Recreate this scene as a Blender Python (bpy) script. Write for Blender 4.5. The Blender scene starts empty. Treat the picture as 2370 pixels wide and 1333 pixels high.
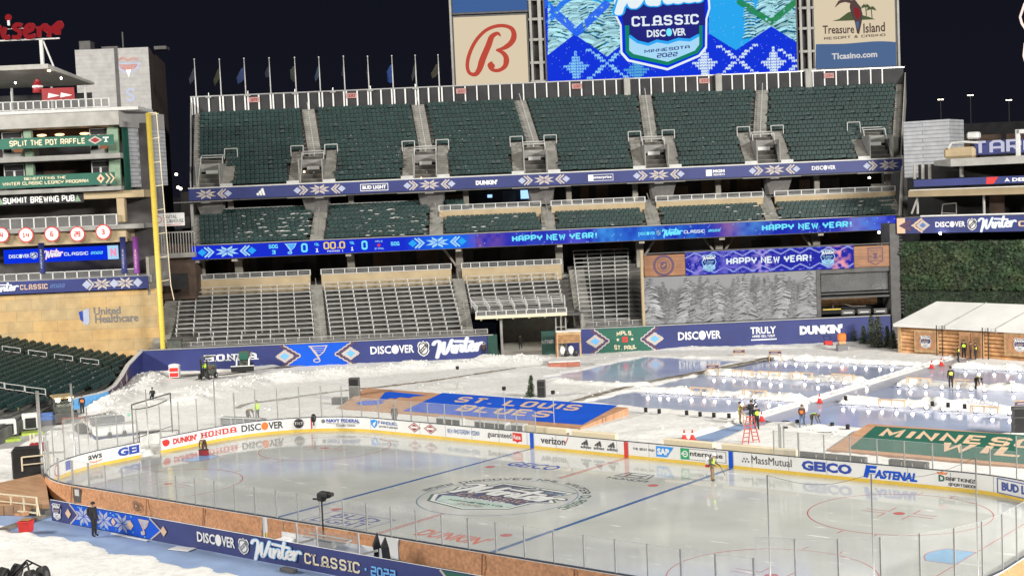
import bpy, bmesh, math, random
import numpy as np
from mathutils import Vector, Matrix
random.seed(7); RNG = np.random.default_rng(7)
C = bpy.context.scene.collection
scene = bpy.context.scene

# ---------------------------------------------------------------- camera
CAM = np.array([51.2523, -61.15, 17.1752]); YAW, PITCH, ROLL, FOC = -0.6808, 0.0672, -0.0430, 3301.8
_f = np.array([math.sin(YAW)*math.cos(PITCH), math.cos(YAW)*math.cos(PITCH), -math.sin(PITCH)])
_r = np.cross(_f, [0, 0, 1.]); _r /= np.linalg.norm(_r); _u = np.cross(_r, _f)
_r, _u = math.cos(ROLL)*_r+math.sin(ROLL)*_u, -math.sin(ROLL)*_r+math.cos(ROLL)*_u
cd = bpy.data.cameras.new('camera'); cam = bpy.data.objects.new('camera', cd); C.objects.link(cam)
cd.sensor_fit = 'HORIZONTAL'; cd.sensor_width = 36; cd.lens = FOC/2370*36; cd.clip_start = 0.5; cd.clip_end = 4000
cam.matrix_world = Matrix(((_r[0], _u[0], -_f[0], CAM[0]), (_r[1], _u[1], -_f[1], CAM[1]), (_r[2], _u[2], -_f[2], CAM[2]), (0, 0, 0, 1)))
scene.camera = cam

# ---------------------------------------------------------------- night sky, floodlights, exposure
w = bpy.data.worlds.new('World'); scene.world = w; w.use_nodes = True
wn = w.node_tree; bg = wn.nodes['Background']
tc = wn.nodes.new('ShaderNodeTexCoord'); sx = wn.nodes.new('ShaderNodeSeparateXYZ'); cr = wn.nodes.new('ShaderNodeValToRGB')
wn.links.new(tc.outputs['Generated'], sx.inputs[0]); wn.links.new(sx.outputs['Z'], cr.inputs[0]); wn.links.new(cr.outputs[0], bg.inputs[0])
cr.color_ramp.elements[0].color = (0.0085, 0.0092, 0.0155, 1); cr.color_ramp.elements[0].position = 0.0
cr.color_ramp.elements[1].color = (0.0050, 0.0058, 0.0112, 1); cr.color_ramp.elements[1].position = 0.3
bg.inputs[1].default_value = 1.0
def aim(ob, p, q):
    ob.location = p; ob.rotation_euler = (Vector(q)-Vector(p)).to_track_quat('-Z', 'Y').to_euler()
sd = bpy.data.lights.new('floodlight_glow', 'SUN'); sd.energy = 1.2; sd.angle = math.radians(9); sd.color = (1, 0.965, 0.90)
so = bpy.data.objects.new('floodlight_glow', sd); C.objects.link(so); aim(so, (78, -78, 84), (-20, 20, 4))
def bank(name, p, q, kw, sx_, sy_, col):                 # a roof-mounted bank of stadium floodlights
    d = bpy.data.lights.new(name, 'AREA'); d.shape = 'RECTANGLE'; d.size = sx_; d.size_y = sy_; d.energy = kw*1000; d.color = col
    o = bpy.data.objects.new(name, d); C.objects.link(o); aim(o, p, q)
bank('floodlight_bank', (-95, -75, 52), (-20, 25, 4), 190, 40, 5, (1, 0.96, 0.90))
bank('floodlight_bank', (110, 20, 52), (-30, 25, 4), 285, 40, 5, (1, 0.97, 0.92))
vs = scene.view_settings; vs.view_transform = 'Standard'; vs.look = 'None'; vs.gamma = 1; vs.use_curve_mapping = False; vs.exposure = -0.14
scene.display_settings.display_device = 'sRGB'
cy = scene.cycles; cy.use_denoising = True; cy.max_bounces = 7; cy.diffuse_bounces = 3; cy.glossy_bounces = 3; cy.transparent_max_bounces = 24
cy.sample_clamp_indirect = 4; cy.caustics_reflective = False; cy.caustics_refractive = False

# ---------------------------------------------------------------- pixel <-> place helpers (photo pixels, 2370 x 1333)
def ray(px, py): return _f+_r*(px-1185)/FOC-_u*(py-666.5)/FOC
def G(px, py, z=0.):
    d = ray(px, py); return Vector(CAM+d*((z-CAM[2])/d[2]))
SA = np.array([-71.5, 28.2]); SF = np.array([-12., 78.]); SL = float(np.linalg.norm(SF-SA)); eu = (SF-SA)/SL; ev = np.array([-eu[1], eu[0]])
SANG = math.atan2(eu[1], eu[0])
def S(px, py, v=0.):                                     # (along, height) on the stand's plane v metres behind the outfield wall line
    d = ray(px, py); t = (v-(CAM[:2]-SA)@ev)/(d[:2]@ev); X = CAM+d*t
    return float((X[:2]-SA)@eu), float(X[2])
def SU(px, py, v=0.): return S(px, py, v)[0]
def SZ(px, py, v=0.): return S(px, py, v)[1]
def SW(u, v, z=0.): p = SA+eu*u+ev*v; return Vector((p[0], p[1], z))
def proj(X):
    d = np.asarray(X, float)-CAM; z = d@_f; return 1185+FOC*(d@_r)/z, 666.5-FOC*(d@_u)/z

# ---------------------------------------------------------------- materials
M = {}
def mat(name, col, rough=.6, metal=0., var=.12, scale=3., bump=0., bscale=30., emit=None, es=1., spec=.5, dark=None, coat=0.):
    m = bpy.data.materials.new(name); m.use_nodes = True; n = m.node_tree; b = n.nodes['Principled BSDF']
    b.inputs['Roughness'].default_value = rough; b.inputs['Metallic'].default_value = metal; b.inputs['Specular IOR Level'].default_value = spec
    b.inputs['Coat Weight'].default_value = coat
    c = (*col, 1)
    if emit:
        b.inputs['Base Color'].default_value = (col[0]*.02, col[1]*.02, col[2]*.02, 1)
        b.inputs['Emission Color'].default_value = (*emit, 1); b.inputs['Specular IOR Level'].default_value = .0; b.inputs['Emission Strength'].default_value = es
    elif var > 0:
        t = n.nodes.new('ShaderNodeTexCoord'); k = n.nodes.new('ShaderNodeTexNoise'); k.inputs['Scale'].default_value = scale; k.inputs['Detail'].default_value = 5
        r = n.nodes.new('ShaderNodeValToRGB'); r.color_ramp.elements[0].position = .3; r.color_ramp.elements[1].position = .7
        d = dark or tuple(x*(1-2*var) for x in col)
        r.color_ramp.elements[0].color = (*d, 1); r.color_ramp.elements[1].color = (*[min(1, x*(1+var)) for x in col], 1)
        n.links.new(t.outputs['Object'], k.inputs['Vector']); n.links.new(k.outputs['Fac'], r.inputs[0]); n.links.new(r.outputs[0], b.inputs['Base Color'])
        if bump > 0:
            k2 = n.nodes.new('ShaderNodeTexNoise'); k2.inputs['Scale'].default_value = bscale; k2.inputs['Detail'].default_value = 4
            bu = n.nodes.new('ShaderNodeBump'); bu.inputs['Strength'].default_value = bump; bu.inputs['Distance'].default_value = .05
            n.links.new(t.outputs['Object'], k2.inputs['Vector']); n.links.new(k2.outputs['Fac'], bu.inputs['Height']); n.links.new(bu.outputs[0], b.inputs['Normal'])
    else: b.inputs['Base Color'].default_value = c
    M[name] = m; return m
def planks(name, cols, size, rough=.55, bump=.4, axis='XZ', mortar=(.05, .03, .02), offset=.5, msize=.012):
    m = bpy.data.materials.new(name); m.use_nodes = True; n = m.node_tree; b = n.nodes['Principled BSDF']; b.inputs['Roughness'].default_value = rough
    t = n.nodes.new('ShaderNodeTexCoord'); s = n.nodes.new('ShaderNodeSeparateXYZ'); q = n.nodes.new('ShaderNodeCombineXYZ')
    n.links.new(t.outputs['Object'], s.inputs[0]); n.links.new(s.outputs[axis[0]], q.inputs['X']); n.links.new(s.outputs[axis[1]], q.inputs['Y'])
    br = n.nodes.new('ShaderNodeTexBrick'); br.inputs['Scale'].default_value = 1; br.inputs['Brick Width'].default_value = size[0]; br.inputs['Row Height'].default_value = size[1]
    br.inputs['Mortar Size'].default_value = msize; br.inputs['Color1'].default_value = (*cols[0], 1); br.inputs['Color2'].default_value = (*cols[1], 1); br.inputs['Mortar'].default_value = (*mortar, 1); br.offset = offset
    br.inputs['Bias'].default_value = 0
    k = n.nodes.new('ShaderNodeTexNoise'); k.inputs['Scale'].default_value = 1.1; k.inputs['Detail'].default_value = 6
    mx = n.nodes.new('ShaderNodeMixRGB'); mx.blend_type = 'OVERLAY'; mx.inputs[0].default_value = .35
    n.links.new(q.outputs[0], br.inputs['Vector']); n.links.new(t.outputs['Object'], k.inputs['Vector'])
    n.links.new(br.outputs['Color'], mx.inputs[1]); n.links.new(k.outputs['Fac'], mx.inputs[2]); n.links.new(mx.outputs[0], b.inputs['Base Color'])
    M[name] = m; return m
mat('snow', (.79, .78, .735), .9, var=.07, scale=.5, bump=.9, bscale=3.2)
def snow_mat():
    m = bpy.data.materials['snow']; n = m.node_tree; b = n.nodes['Principled BSDF']; L = n.links.new; t = n.nodes.new('ShaderNodeTexCoord')
    def ns(sc, det, a, c, lo, hi):
        k = n.nodes.new('ShaderNodeTexNoise'); k.inputs['Scale'].default_value = sc; k.inputs['Detail'].default_value = det; k.inputs['Roughness'].default_value = .62; r = n.nodes.new('ShaderNodeValToRGB'); r.color_ramp.elements[0].position = a; r.color_ramp.elements[1].position = c; r.color_ramp.elements[0].color = (*lo, 1); r.color_ramp.elements[1].color = (*hi, 1); L(t.outputs['Object'], k.inputs['Vector']); L(k.outputs['Fac'], r.inputs[0]); return r
    def mul(a, c): x = n.nodes.new('ShaderNodeMixRGB'); x.blend_type = 'MULTIPLY'; x.inputs[0].default_value = 1; L(a.outputs[0], x.inputs[1]); L(c.outputs[0], x.inputs[2]); return x
    c1 = ns(.16, 6, .36, .58, (.80, .785, .745), (.86, .855, .82)); c2 = ns(2.6, 7, .34, .56, (.84, .835, .83), (1, 1, 1)); c3 = ns(11, 4, .32, .5, (.90, .90, .90), (1, 1, 1)); L(mul(mul(c1, c2), c3).outputs[0], b.inputs['Base Color'])
snow_mat()
mat('trodden', (.50, .47, .42), .9, var=.2, scale=.5, bump=.5, bscale=5)
mat('concrete', (.30, .295, .275), .85, var=.14, scale=.8, bump=.2, bscale=12)
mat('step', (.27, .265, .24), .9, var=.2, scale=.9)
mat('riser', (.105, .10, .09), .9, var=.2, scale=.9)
mat('stair', (.33, .32, .29), .9, var=.15, scale=.9); mat('stair_dk', (.25, .24, .215), .9, var=.15, scale=.9); mat('cstep', (.12, .12, .11), .8, var=.25, scale=.8); mat('parapet_dk', (.032, .032, .035), .7, var=.2, scale=.6); mat('dark_concrete', (.075, .072, .068), .8, var=.25, scale=.8)
mat('tan', (.46, .36, .22), .8, var=.08, scale=.6)
mat('darkwall', (.075, .068, .066), .7, var=.3, scale=.5)
mat('concourse_brown', (.36, .23, .16), .8, var=.3, scale=.35); mat('concourse_dark', (.19, .175, .17), .8, var=.3, scale=.4)
mat('brownwall', (.11, .07, .05), .8, var=.4, scale=.35)
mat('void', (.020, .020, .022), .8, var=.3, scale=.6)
mat('steel', (.50, .50, .49), .35, .3, var=.08, scale=2)
mat('white_metal', (.60, .60, .58), .45, 0, var=.06, scale=2)
mat('alu', (.52, .52, .50), .38, .3, var=.10, scale=1.2)
mat('grey_paint', (.38, .37, .34), .6, var=.10, scale=1)
mat('beam', (.36, .33, .28), .7, var=.1, scale=.7)
mat('dkgrey', (.095, .092, .09), .6, var=.15, scale=1.5)
mat('black', (.016, .016, .017), .5, var=.2, scale=4)
mat('rubber', (.022, .021, .02), .8, var=.2, scale=8)
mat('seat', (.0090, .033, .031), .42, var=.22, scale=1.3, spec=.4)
mat('seat_pan', (.0105, .038, .035), .5, var=.2, scale=1.3, spec=.28)
mat('navy', (.030, .042, .175), .55, var=.10, scale=.35)
mat('royal', (.008, .095, .62), .6, var=.06, scale=.5, spec=.2)
mat('green', (.018, .125, .085), .6, var=.1, scale=.5)
mat('white', (.82, .82, .80), .55, var=.02)
mat('cream', (.78, .68, .48), .6, var=.03)
mat('peach', (.72, .50, .33), .6, var=.05)
mat('tansilver', (.52, .46, .42), .6, var=.05)
mat('greyblue', (.42, .46, .60), .6, var=.05)
mat('skyblue', (.16, .46, .85), .5, var=.05)
mat('maroon', (.10, .05, .09), .6, var=.05)
mat('red', (.66, .035, .03), .5, var=.05)
mat('darkred', (.30, .02, .025), .5, var=.1)
mat('orange', (.85, .20, .03), .5, var=.05)
mat('yellow', (.80, .56, .06), .45, var=.06)
mat('pole_yellow', (.74, .56, .085), .4, var=.04)
mat('ink', (.05, .05, .055), .5, var=0)
mat('inkgrey', (.18, .18, .19), .5, var=0)
mat('logo_blue', (.02, .06, .38), .5, var=0)
mat('bud_blue', (.05, .09, .36), .5, var=0)
mat('sap_blue', (.02, .28, .80), .5, var=0)
mat('ent_green', (.01, .36, .13), .5, var=0)
mat('wm_blue', (.10, .18, .42), .5, var=0)
mat('board', (.80, .80, .79), .35, var=.03, scale=.8)
mat('kick', (.78, .54, .08), .4, var=.06, scale=.7)
mat('cap', (.05, .06, .08), .45, var=.1)
mat('orange_cloth', (.60, .29, .135), .8, var=.16, scale=6, bump=.5, bscale=1.6)
mat('seam', (.22, .08, .03), .8, var=.1)
mat('tarp', (.27, .37, .57), .55, var=.10, scale=.5, bump=.25, bscale=1.3)
mat('roof_white', (.80, .79, .75), .6, var=.05, scale=.4)
mat('olive', (.10, .085, .05), .8, var=.2, scale=5)
mat('khaki', (.24, .16, .085), .8, var=.15, scale=5)
mat('denim', (.13, .19, .30), .8, var=.15, scale=5)
mat('cloth_black', (.018, .018, .020), .8, var=.2, scale=5)
mat('cloth_brown', (.10, .055, .035), .8, var=.2, scale=5)
mat('cloth_tan', (.45, .30, .10), .8, var=.15, scale=5)
mat('hivis', (.55, .85, .05), .6, var=.05, scale=5)
mat('hivis_or', (1.0, .22, .04), .6, var=.05, scale=5)
mat('hivis_y', (.80, .78, .10), .6, var=.05)
mat('skin', (.45, .26, .18), .55, var=.05)
mat('glove', (.03, .03, .03), .7, var=.1)
mat('purple', (.28, .07, .36), .6, var=.1)
mat('bark', (.10, .07, .045), .9, var=.2, scale=6)
mat('needle', (.062, .098, .052), .8, var=.25, scale=2.5)
mat('needle_grey', (.17, .19, .14), .8, var=.25, scale=2.5)
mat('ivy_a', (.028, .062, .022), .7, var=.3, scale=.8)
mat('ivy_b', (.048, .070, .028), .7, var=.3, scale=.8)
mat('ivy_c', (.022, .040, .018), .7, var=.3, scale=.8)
mat('machine', (.10, .11, .09), .5, var=.2, scale=3)
mat('machine_tan', (.35, .27, .14), .5, var=.15, scale=3)
mat('limegreen', (.52, .70, .10), .5, var=.1)
mat('rust', (.42, .15, .10), .7, var=.2, scale=5)
mat('clouds', (.20, .19, .18), .6, var=.1)
mat('tower', (.33, .32, .31), .8, var=.05, scale=.6)
mat('tower_dk', (.075, .055, .05), .8, var=.1, scale=.6)
mat('palegreen', (.22, .32, .22), .6, var=.08)
mat('wood_lt', (.55, .36, .18), .7, var=.15, scale=3)
mat('wood_md', (.36, .20, .085), .7, var=.2, scale=3)
mat('warm_window', (.4, .25, .1), emit=(1, .55, .25), es=4)
mat('lamp_warm', (1, .8, .5), emit=(1, .62, .30), es=14)
mat('tunnel_lamp', (1, 1, 1), emit=(1, .9, .75), es=650)
mat('lamp_white', (1, 1, 1), emit=(1, .93, .85), es=38)
mat('bulb', (1, 1, 1), emit=(1, .84, .84), es=15)
mat('red_led', (1, .1, .1), emit=(1, .06, .05), es=3)
mat('tv_blue', (.3, .5, 1), emit=(.35, .6, 1), es=1.6)
mat('scr_blue', (.0, .05, .9), emit=(.004, .034, .80), es=1)
mat('scr_violet', (.05, .04, .9), emit=(.05, .045, .62), es=1)
mat('scr_cyan', (.3, .9, 1), emit=(.18, .80, 1.0), es=1.1)
mat('scr_sky', (.05, .5, 1), emit=(.03, .42, 1.0), es=1)
mat('scr_white', (1, 1, 1), emit=(.85, .95, 1), es=1)
mat('scr_pale', (.4, .7, 1), emit=(.42, .75, 1.0), es=1)
mat('scr_orange', (1, .5, .1), emit=(1, .72, .10), es=1)
mat('scr_green', (.0, .3, .15), emit=(.01, .24, .14), es=1)
mat('scr_navy', (.02, .02, .2), emit=(.020, .022, .22), es=1)
mat('scr_pink', (1, .3, .5), emit=(1, .28, .50), es=1.1)
mat('scr_red', (1, .1, .1), emit=(.8, .05, .06), es=1)
mat('sign_cream', (.9, .8, .6), emit=(.80, .67, .48), es=.95)
mat('sign_red', (.7, .1, .05), emit=(.60, .085, .055), es=.9)
mat('sign_blue', (.1, .2, .5), emit=(.085, .15, .30), es=1)
mat('sign_blue_top', (.1, .2, .5), emit=(.055, .13, .34), es=1)
mat('sign_brown', (.1, .05, .05), emit=(.10, .065, .06), es=1)
mat('sign_green', (.1, .15, .05), emit=(.085, .115, .055), es=1)
mat('sign_white', (.8, .8, .8), emit=(.72, .70, .68), es=1)
mat('sign_dkred', (.4, .02, .02), emit=(.26, .022, .03), es=1)
mat('neon_red', (.8, .05, .05), emit=(.30, .018, .024), es=1)
mat('neon_pale', (.9, .8, .75), emit=(1.0, .78, .70), es=1.3)
mat('target_white', (.8, .8, .9), emit=(.62, .62, .78), es=1)
mat('plaza_lamp', (1, .9, .7), emit=(1, .85, .6), es=8)
planks('sandstone', ((.56, .365, .155), (.46, .35, .19)), (2.6, 1.15), .85, mortar=(.34, .25, .14), offset=.37, msize=.02)
planks('wood_wall', ((.33, .155, .07), (.25, .115, .055)), (2.4, .16), .5, mortar=(.14, .06, .03), msize=.008)
planks('deck_wood', ((.50, .30, .17), (.42, .24, .13)), (3.0, .30), .6, axis='XY', mortar=(.20, .11, .06), msize=.012)
planks('roof_wood', ((.58, .33, .19), (.50, .27, .15)), (3.0, .22), .6, axis='XY', mortar=(.30, .16, .09), msize=.010)
planks('tower_block', ((.44, .43, .415), (.425, .415, .40)), (9, .5), .8, mortar=(.36, .35, .34), msize=.025)
mat('olive2', (.24, .21, .17), .9, var=.3, scale=1); mat('gate_green', (.012, .060, .045), .6); mat('seat_glint', (.12, .17, .16), .45, var=.5, scale=1.7); mat('goal_wood', (.72, .52, .33), .7, var=.1, scale=3); mat('red2', (.50, .10, .08), .5); mat('log', (.60, .32, .14), .55, var=.22, scale=1.6); mat('wood_md2', (.50, .25, .12), .6, var=.15, scale=3); mat('warm_dim', (.5, .3, .15), emit=(.34, .15, .07), es=1); mat('sec_plate', (.50, .27, .25), .6)  # corner seat tops: highlight painted in as a lighter colour
planks('siding', ((.42, .43, .45), (.40, .41, .43)), (30, .42), .6, mortar=(.22, .23, .25), msize=.05)
def ice(name, col, bumps=.05, rough=.07, streak=(.80, .80, .77)):
    m = bpy.data.materials.new(name); m.use_nodes = True; n = m.node_tree; b = n.nodes['Principled BSDF']; b.inputs['IOR'].default_value = 1.31; b.inputs['Specular IOR Level'].default_value = .46
    t = n.nodes.new('ShaderNodeTexCoord'); k = n.nodes.new('ShaderNodeTexNoise'); k.inputs['Scale'].default_value = .22; k.inputs['Detail'].default_value = 7
    r = n.nodes.new('ShaderNodeValToRGB'); r.color_ramp.elements[0].position = .3; r.color_ramp.elements[1].position = .72
    r.color_ramp.elements[0].color = (*[c*.84 for c in col], 1); r.color_ramp.elements[1].color = (*[min(1, c*1.08) for c in col], 1)
    k2 = n.nodes.new('ShaderNodeTexNoise'); k2.inputs['Scale'].default_value = 1.7; k2.inputs['Detail'].default_value = 6
    mp = n.nodes.new('ShaderNodeMapping'); mp.inputs['Scale'].default_value = (.35, 1.6, 1); mp.inputs['Rotation'].default_value = (0, 0, .25)
    v = n.nodes.new('ShaderNodeTexNoise'); v.inputs['Scale'].default_value = 1.3; v.inputs['Detail'].default_value = 3
    r2 = n.nodes.new('ShaderNodeValToRGB'); r2.color_ramp.elements[0].position = .66; r2.color_ramp.elements[0].color = (0, 0, 0, 1); r2.color_ramp.elements[1].position = .74
    mx = n.nodes.new('ShaderNodeMixRGB'); mx.inputs[2].default_value = (*streak, 1)
    ma = n.nodes.new('ShaderNodeMath'); ma.operation = 'MULTIPLY_ADD'; ma.inputs[1].default_value = .10; ma.inputs[2].default_value = rough-.03
    bu = n.nodes.new('ShaderNodeBump'); bu.inputs['Strength'].default_value = bumps; bu.inputs['Distance'].default_value = .02
    L = n.links.new
    L(t.outputs['Object'], k.inputs['Vector']); L(t.outputs['Object'], k2.inputs['Vector']); L(t.outputs['Object'], mp.inputs['Vector']); L(mp.outputs[0], v.inputs['Vector'])
    L(k.outputs['Fac'], r.inputs[0]); L(v.outputs['Fac'], r2.inputs[0]); L(r.outputs[0], mx.inputs[1]); L(r2.outputs[0], mx.inputs[0]); L(mx.outputs[0], b.inputs['Base Color'])
    L(k2.outputs['Fac'], ma.inputs[0]); L(ma.outputs[0], b.inputs['Roughness']); L(k2.outputs['Fac'], bu.inputs['Height']); L(bu.outputs[0], b.inputs['Normal'])
    M[name] = m
ice('ice', (.505, .515, .482), .025, .045)
ice('pond_ice', (.42, .48, .66), .06, .08, (.45, .50, .62))
ice('walk_ice', (.42, .44, .52), .25, .2, (.6, .6, .64))
for nm, col in dict(ice_red=(.50, .10, .085), ice_blue=(.045, .115, .29), ice_crease=(.14, .40, .68), ice_ink=(.10, .105, .11), ice_green=(.09, .17, .11), ice_white=(.78, .79, .76),
                    ice_navy=(.085, .09, .17), ice_mint=(.50, .62, .56), ice_peach=(.42, .30, .24), ice_orange=(.62, .13, .06), ice_line=(.16, .24, .34), ice_bud=(.08, .10, .30)).items():
    mat(nm, col, .14, var=.07, scale=1.5)
def glass(name, tint, a):
    m = bpy.data.materials.new(name); m.use_nodes = True; n = m.node_tree; n.nodes.remove(n.nodes['Principled BSDF']); o = n.nodes['Material Output']
    tr = n.nodes.new('ShaderNodeBsdfTransparent'); df = n.nodes.new('ShaderNodeBsdfDiffuse'); gl = n.nodes.new('ShaderNodeBsdfGlossy')
    df.inputs[0].default_value = (*tint, 1); gl.inputs['Roughness'].default_value = .08; gl.inputs[0].default_value = (.6, .6, .6, 1)
    t = n.nodes.new('ShaderNodeTexCoord'); k = n.nodes.new('ShaderNodeTexNoise'); k.inputs['Scale'].default_value = 1.2; k.inputs['Detail'].default_value = 5
    mr = n.nodes.new('ShaderNodeMapRange'); mr.inputs['To Min'].default_value = a*.4; mr.inputs['To Max'].default_value = a*1.6
    m1 = n.nodes.new('ShaderNodeMixShader'); m2 = n.nodes.new('ShaderNodeMixShader'); m2.inputs[0].default_value = .05
    L = n.links.new; L(t.outputs['Object'], k.inputs['Vector']); L(k.outputs['Fac'], mr.inputs[0]); L(mr.outputs[0], m1.inputs[0])
    L(tr.outputs[0], m1.inputs[1]); L(df.outputs[0], m1.inputs[2]); L(m1.outputs[0], m2.inputs[1]); L(gl.outputs[0], m2.inputs[2]); L(m2.outputs[0], o.inputs[0]); M[name] = m
glass('glass', (.70, .72, .70), .105)
glass('glass_edge', (.62, .66, .64), .45)
glass('railglass', (.25, .25, .25), .35)
def vcol(name, emit):
    m = bpy.data.materials.new(name); m.use_nodes = True; n = m.node_tree; b = n.nodes['Principled BSDF']; a = n.nodes.new('ShaderNodeVertexColor'); a.layer_name = 'print'
    if emit: b.inputs['Base Color'].default_value = (.004, .004, .004, 1); n.links.new(a.outputs[0], b.inputs['Emission Color']); b.inputs['Specular IOR Level'].default_value = .0; b.inputs['Emission Strength'].default_value = emit
    else: n.links.new(a.outputs[0], b.inputs['Base Color'])
    b.inputs['Roughness'].default_value = .6; M[name] = m
vcol('screen_pixels', 1.0); vcol('printed', 0)

# ---------------------------------------------------------------- mesh helpers
class MB:
    def __init__(s): s.v = []; s.f = []; s.m = []
    def add(s, vs, fs, m=0):
        b = len(s.v); s.v.extend([tuple(v) for v in vs]); s.f.extend([tuple(i+b for i in f) for f in fs]); s.m.extend([m]*len(fs)); return s
    def box(s, x0, y0, z0, x1, y1, z1, m=0):
        return s.add([(x0, y0, z0), (x1, y0, z0), (x1, y1, z0), (x0, y1, z0), (x0, y0, z1), (x1, y0, z1), (x1, y1, z1), (x0, y1, z1)],
                     [(0, 3, 2, 1), (4, 5, 6, 7), (0, 1, 5, 4), (1, 2, 6, 5), (2, 3, 7, 6), (3, 0, 4, 7)], m)
    def rbox(s, x0, y0, z0, x1, y1, z1, r=.03, m=0):      # box with chamfered edges
        r = min(r, (x1-x0)/2.1, (y1-y0)/2.1, (z1-z0)/2.1); vs = []; X = (x0, x1); Y = (y0, y1); Z = (z0, z1); sg = (1, -1); idx = {}
        for i in (0, 1):
            for j in (0, 1):
                for k in (0, 1):
                    c = (X[i], Y[j], Z[k]); d = (sg[i]*r, sg[j]*r, sg[k]*r)
                    for a in range(3):
                        idx[i, j, k, a] = len(vs); vs.append(tuple(c[q]+(0 if q == a else d[q]) for q in range(3)))
        g = lambda i, j, k, a: idx[i, j, k, a]
        fs = []
        for i in (0, 1): fs.append((g(i, 0, 0, 0), g(i, 1, 0, 0), g(i, 1, 1, 0), g(i, 0, 1, 0)))
        for j in (0, 1): fs.append((g(0, j, 0, 1), g(1, j, 0, 1), g(1, j, 1, 1), g(0, j, 1, 1)))
        for k in (0, 1): fs.append((g(0, 0, k, 2), g(1, 0, k, 2), g(1, 1, k, 2), g(0, 1, k, 2)))
        for i in (0, 1):
            for j in (0, 1): fs.append((g(i, j, 0, 0), g(i, j, 1, 0), g(i, j, 1, 1), g(i, j, 0, 1)))
            for k in (0, 1): fs.append((g(i, 0, k, 0), g(i, 1, k, 0), g(i, 1, k, 2), g(i, 0, k, 2)))
        for j in (0, 1):
            for k in (0, 1): fs.append((g(0, j, k, 1), g(1, j, k, 1), g(1, j, k, 2), g(0, j, k, 2)))
        for i in (0, 1):
            for j in (0, 1):
                for k in (0, 1): fs.append((g(i, j, k, 0), g(i, j, k, 1), g(i, j, k, 2)))
        return s.add(vs, fs, m)
    def beam(s, p, q, w, h=None, m=0):                    # rectangular bar from p to q
        p = Vector(p); q = Vector(q); d = (q-p).normalized(); h = h or w
        a = d.cross(Vector((0, 0, 1)));  a = a.normalized() if a.length > 1e-4 else Vector((1, 0, 0)); b = a.cross(d)
        vs = [o+a*(w/2)*i+b*(h/2)*j for o in (p, q) for i, j in ((-1, -1), (1, -1), (1, 1), (-1, 1))]
        return s.add(vs, [(0, 1, 2, 3), (7, 6, 5, 4), (0, 4, 5, 1), (1, 5, 6, 2), (2, 6, 7, 3), (3, 7, 4, 0)], m)
    def cyl(s, p, q, r, r2=None, n=8, m=0):
        p = Vector(p); q = Vector(q); d = (q-p).normalized(); r2 = r if r2 is None else r2
        a = d.cross(Vector((0, 0, 1))); a = a.normalized() if a.length > 1e-4 else Vector((1, 0, 0)); b = a.cross(d)
        vs = [o+(a*math.cos(t)+b*math.sin(t))*R for o, R in ((p, r), (q, r2)) for t in [2*math.pi*i/n for i in range(n)]]
        return s.add(vs, [tuple(range(n)), tuple(range(2*n-1, n-1, -1))]+[(i, (i+1) % n, n+(i+1) % n, n+i) for i in range(n)], m)
    def tube(s, pts, r, n=6, m=0):
        for a, b in zip(pts[:-1], pts[1:]): s.cyl(a, b, r, None, n, m)
        return s
    def ball(s, c, r, n=10, m=0, sq=(1, 1, 1), zmin=-1):
        vs = []; k = max(4, n//2); fs = []
        lat = [math.asin(max(-1, zmin))+(math.pi/2-math.asin(max(-1, zmin)))*i/k for i in range(k+1)]
        for t in lat:
            for j in range(n): vs.append((c[0]+sq[0]*r*math.cos(t)*math.cos(2*math.pi*j/n), c[1]+sq[1]*r*math.cos(t)*math.sin(2*math.pi*j/n), c[2]+sq[2]*r*math.sin(t)))
        for i in range(k):
            for j in range(n): fs.append((i*n+j, i*n+(j+1) % n, (i+1)*n+(j+1) % n, (i+1)*n+j))
        return s.add(vs, fs, m)
    def ext(s, pts, fn, h, m=0):                          # polygon pts (2-D), fn(a,b,o)->3-D, thickness h
        n = len(pts); vs = [fn(a, b, 0) for a, b in pts]+[fn(a, b, h) for a, b in pts]
        return s.add(vs, [tuple(range(n-1, -1, -1)), tuple(range(n, 2*n))]+[(i, (i+1) % n, n+(i+1) % n, n+i) for i in range(n)], m)
    def decal(s, shape, fn, m=0, o=.01):
        vs, fs = shape; return s.add([fn(a, b, o) for a, b in vs], fs, m)
    def build(s, name, mats, parent=None, smooth=False, loc=None, rotz=None):
        me = bpy.data.meshes.new(name); me.from_pydata(s.v, [], s.f)
        for k in (mats if isinstance(mats, (list, tuple)) else [mats]): me.materials.append(M[k])
        if any(s.m): me.polygons.foreach_set('material_index', s.m)
        if smooth: me.polygons.foreach_set('use_smooth', [True]*len(s.f))
        me.update(); o = bpy.data.objects.new(name, me); C.objects.link(o)
        if parent: o.parent = parent
        if loc is not None: o.location = loc
        if rotz is not None: o.rotation_euler = (0, 0, rotz)
        return o
def tag(o, label, cat, group=None, kind=None):
    o['label'] = label; o['category'] = cat
    if group: o['group'] = group
    if kind: o['kind'] = kind
    return o
def thing(name, label, cat, loc=(0, 0, 0), rotz=0., group=None):
    o = bpy.data.objects.new(name, None); C.objects.link(o); o.location = loc; o.rotation_euler = (0, 0, rotz); o.empty_display_size = .3
    return tag(o, label, cat, group)
def struct(name, mb, mats, **k): o = mb.build(name, mats, **k); o['kind'] = 'structure'; return o
def copy_thing(r, loc=None, rotz=None, label=None):
    c = r.copy(); C.objects.link(c)
    if loc is not None: c.location = loc
    if rotz is not None: c.rotation_euler = (0, 0, rotz)
    if label: c['label'] = label
    for ch in list(r.children):
        d = ch.copy(); C.objects.link(d); d.parent = c
        for g in ch.children:
            e = g.copy(); C.objects.link(e); e.parent = d
    return c
def plane(P, X, Y):
    P = Vector(P); X = Vector(X); Y = Vector(Y); N = X.cross(Y).normalized()
    return lambda a, b, o=0.: P+X*a+Y*b+N*o

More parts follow.
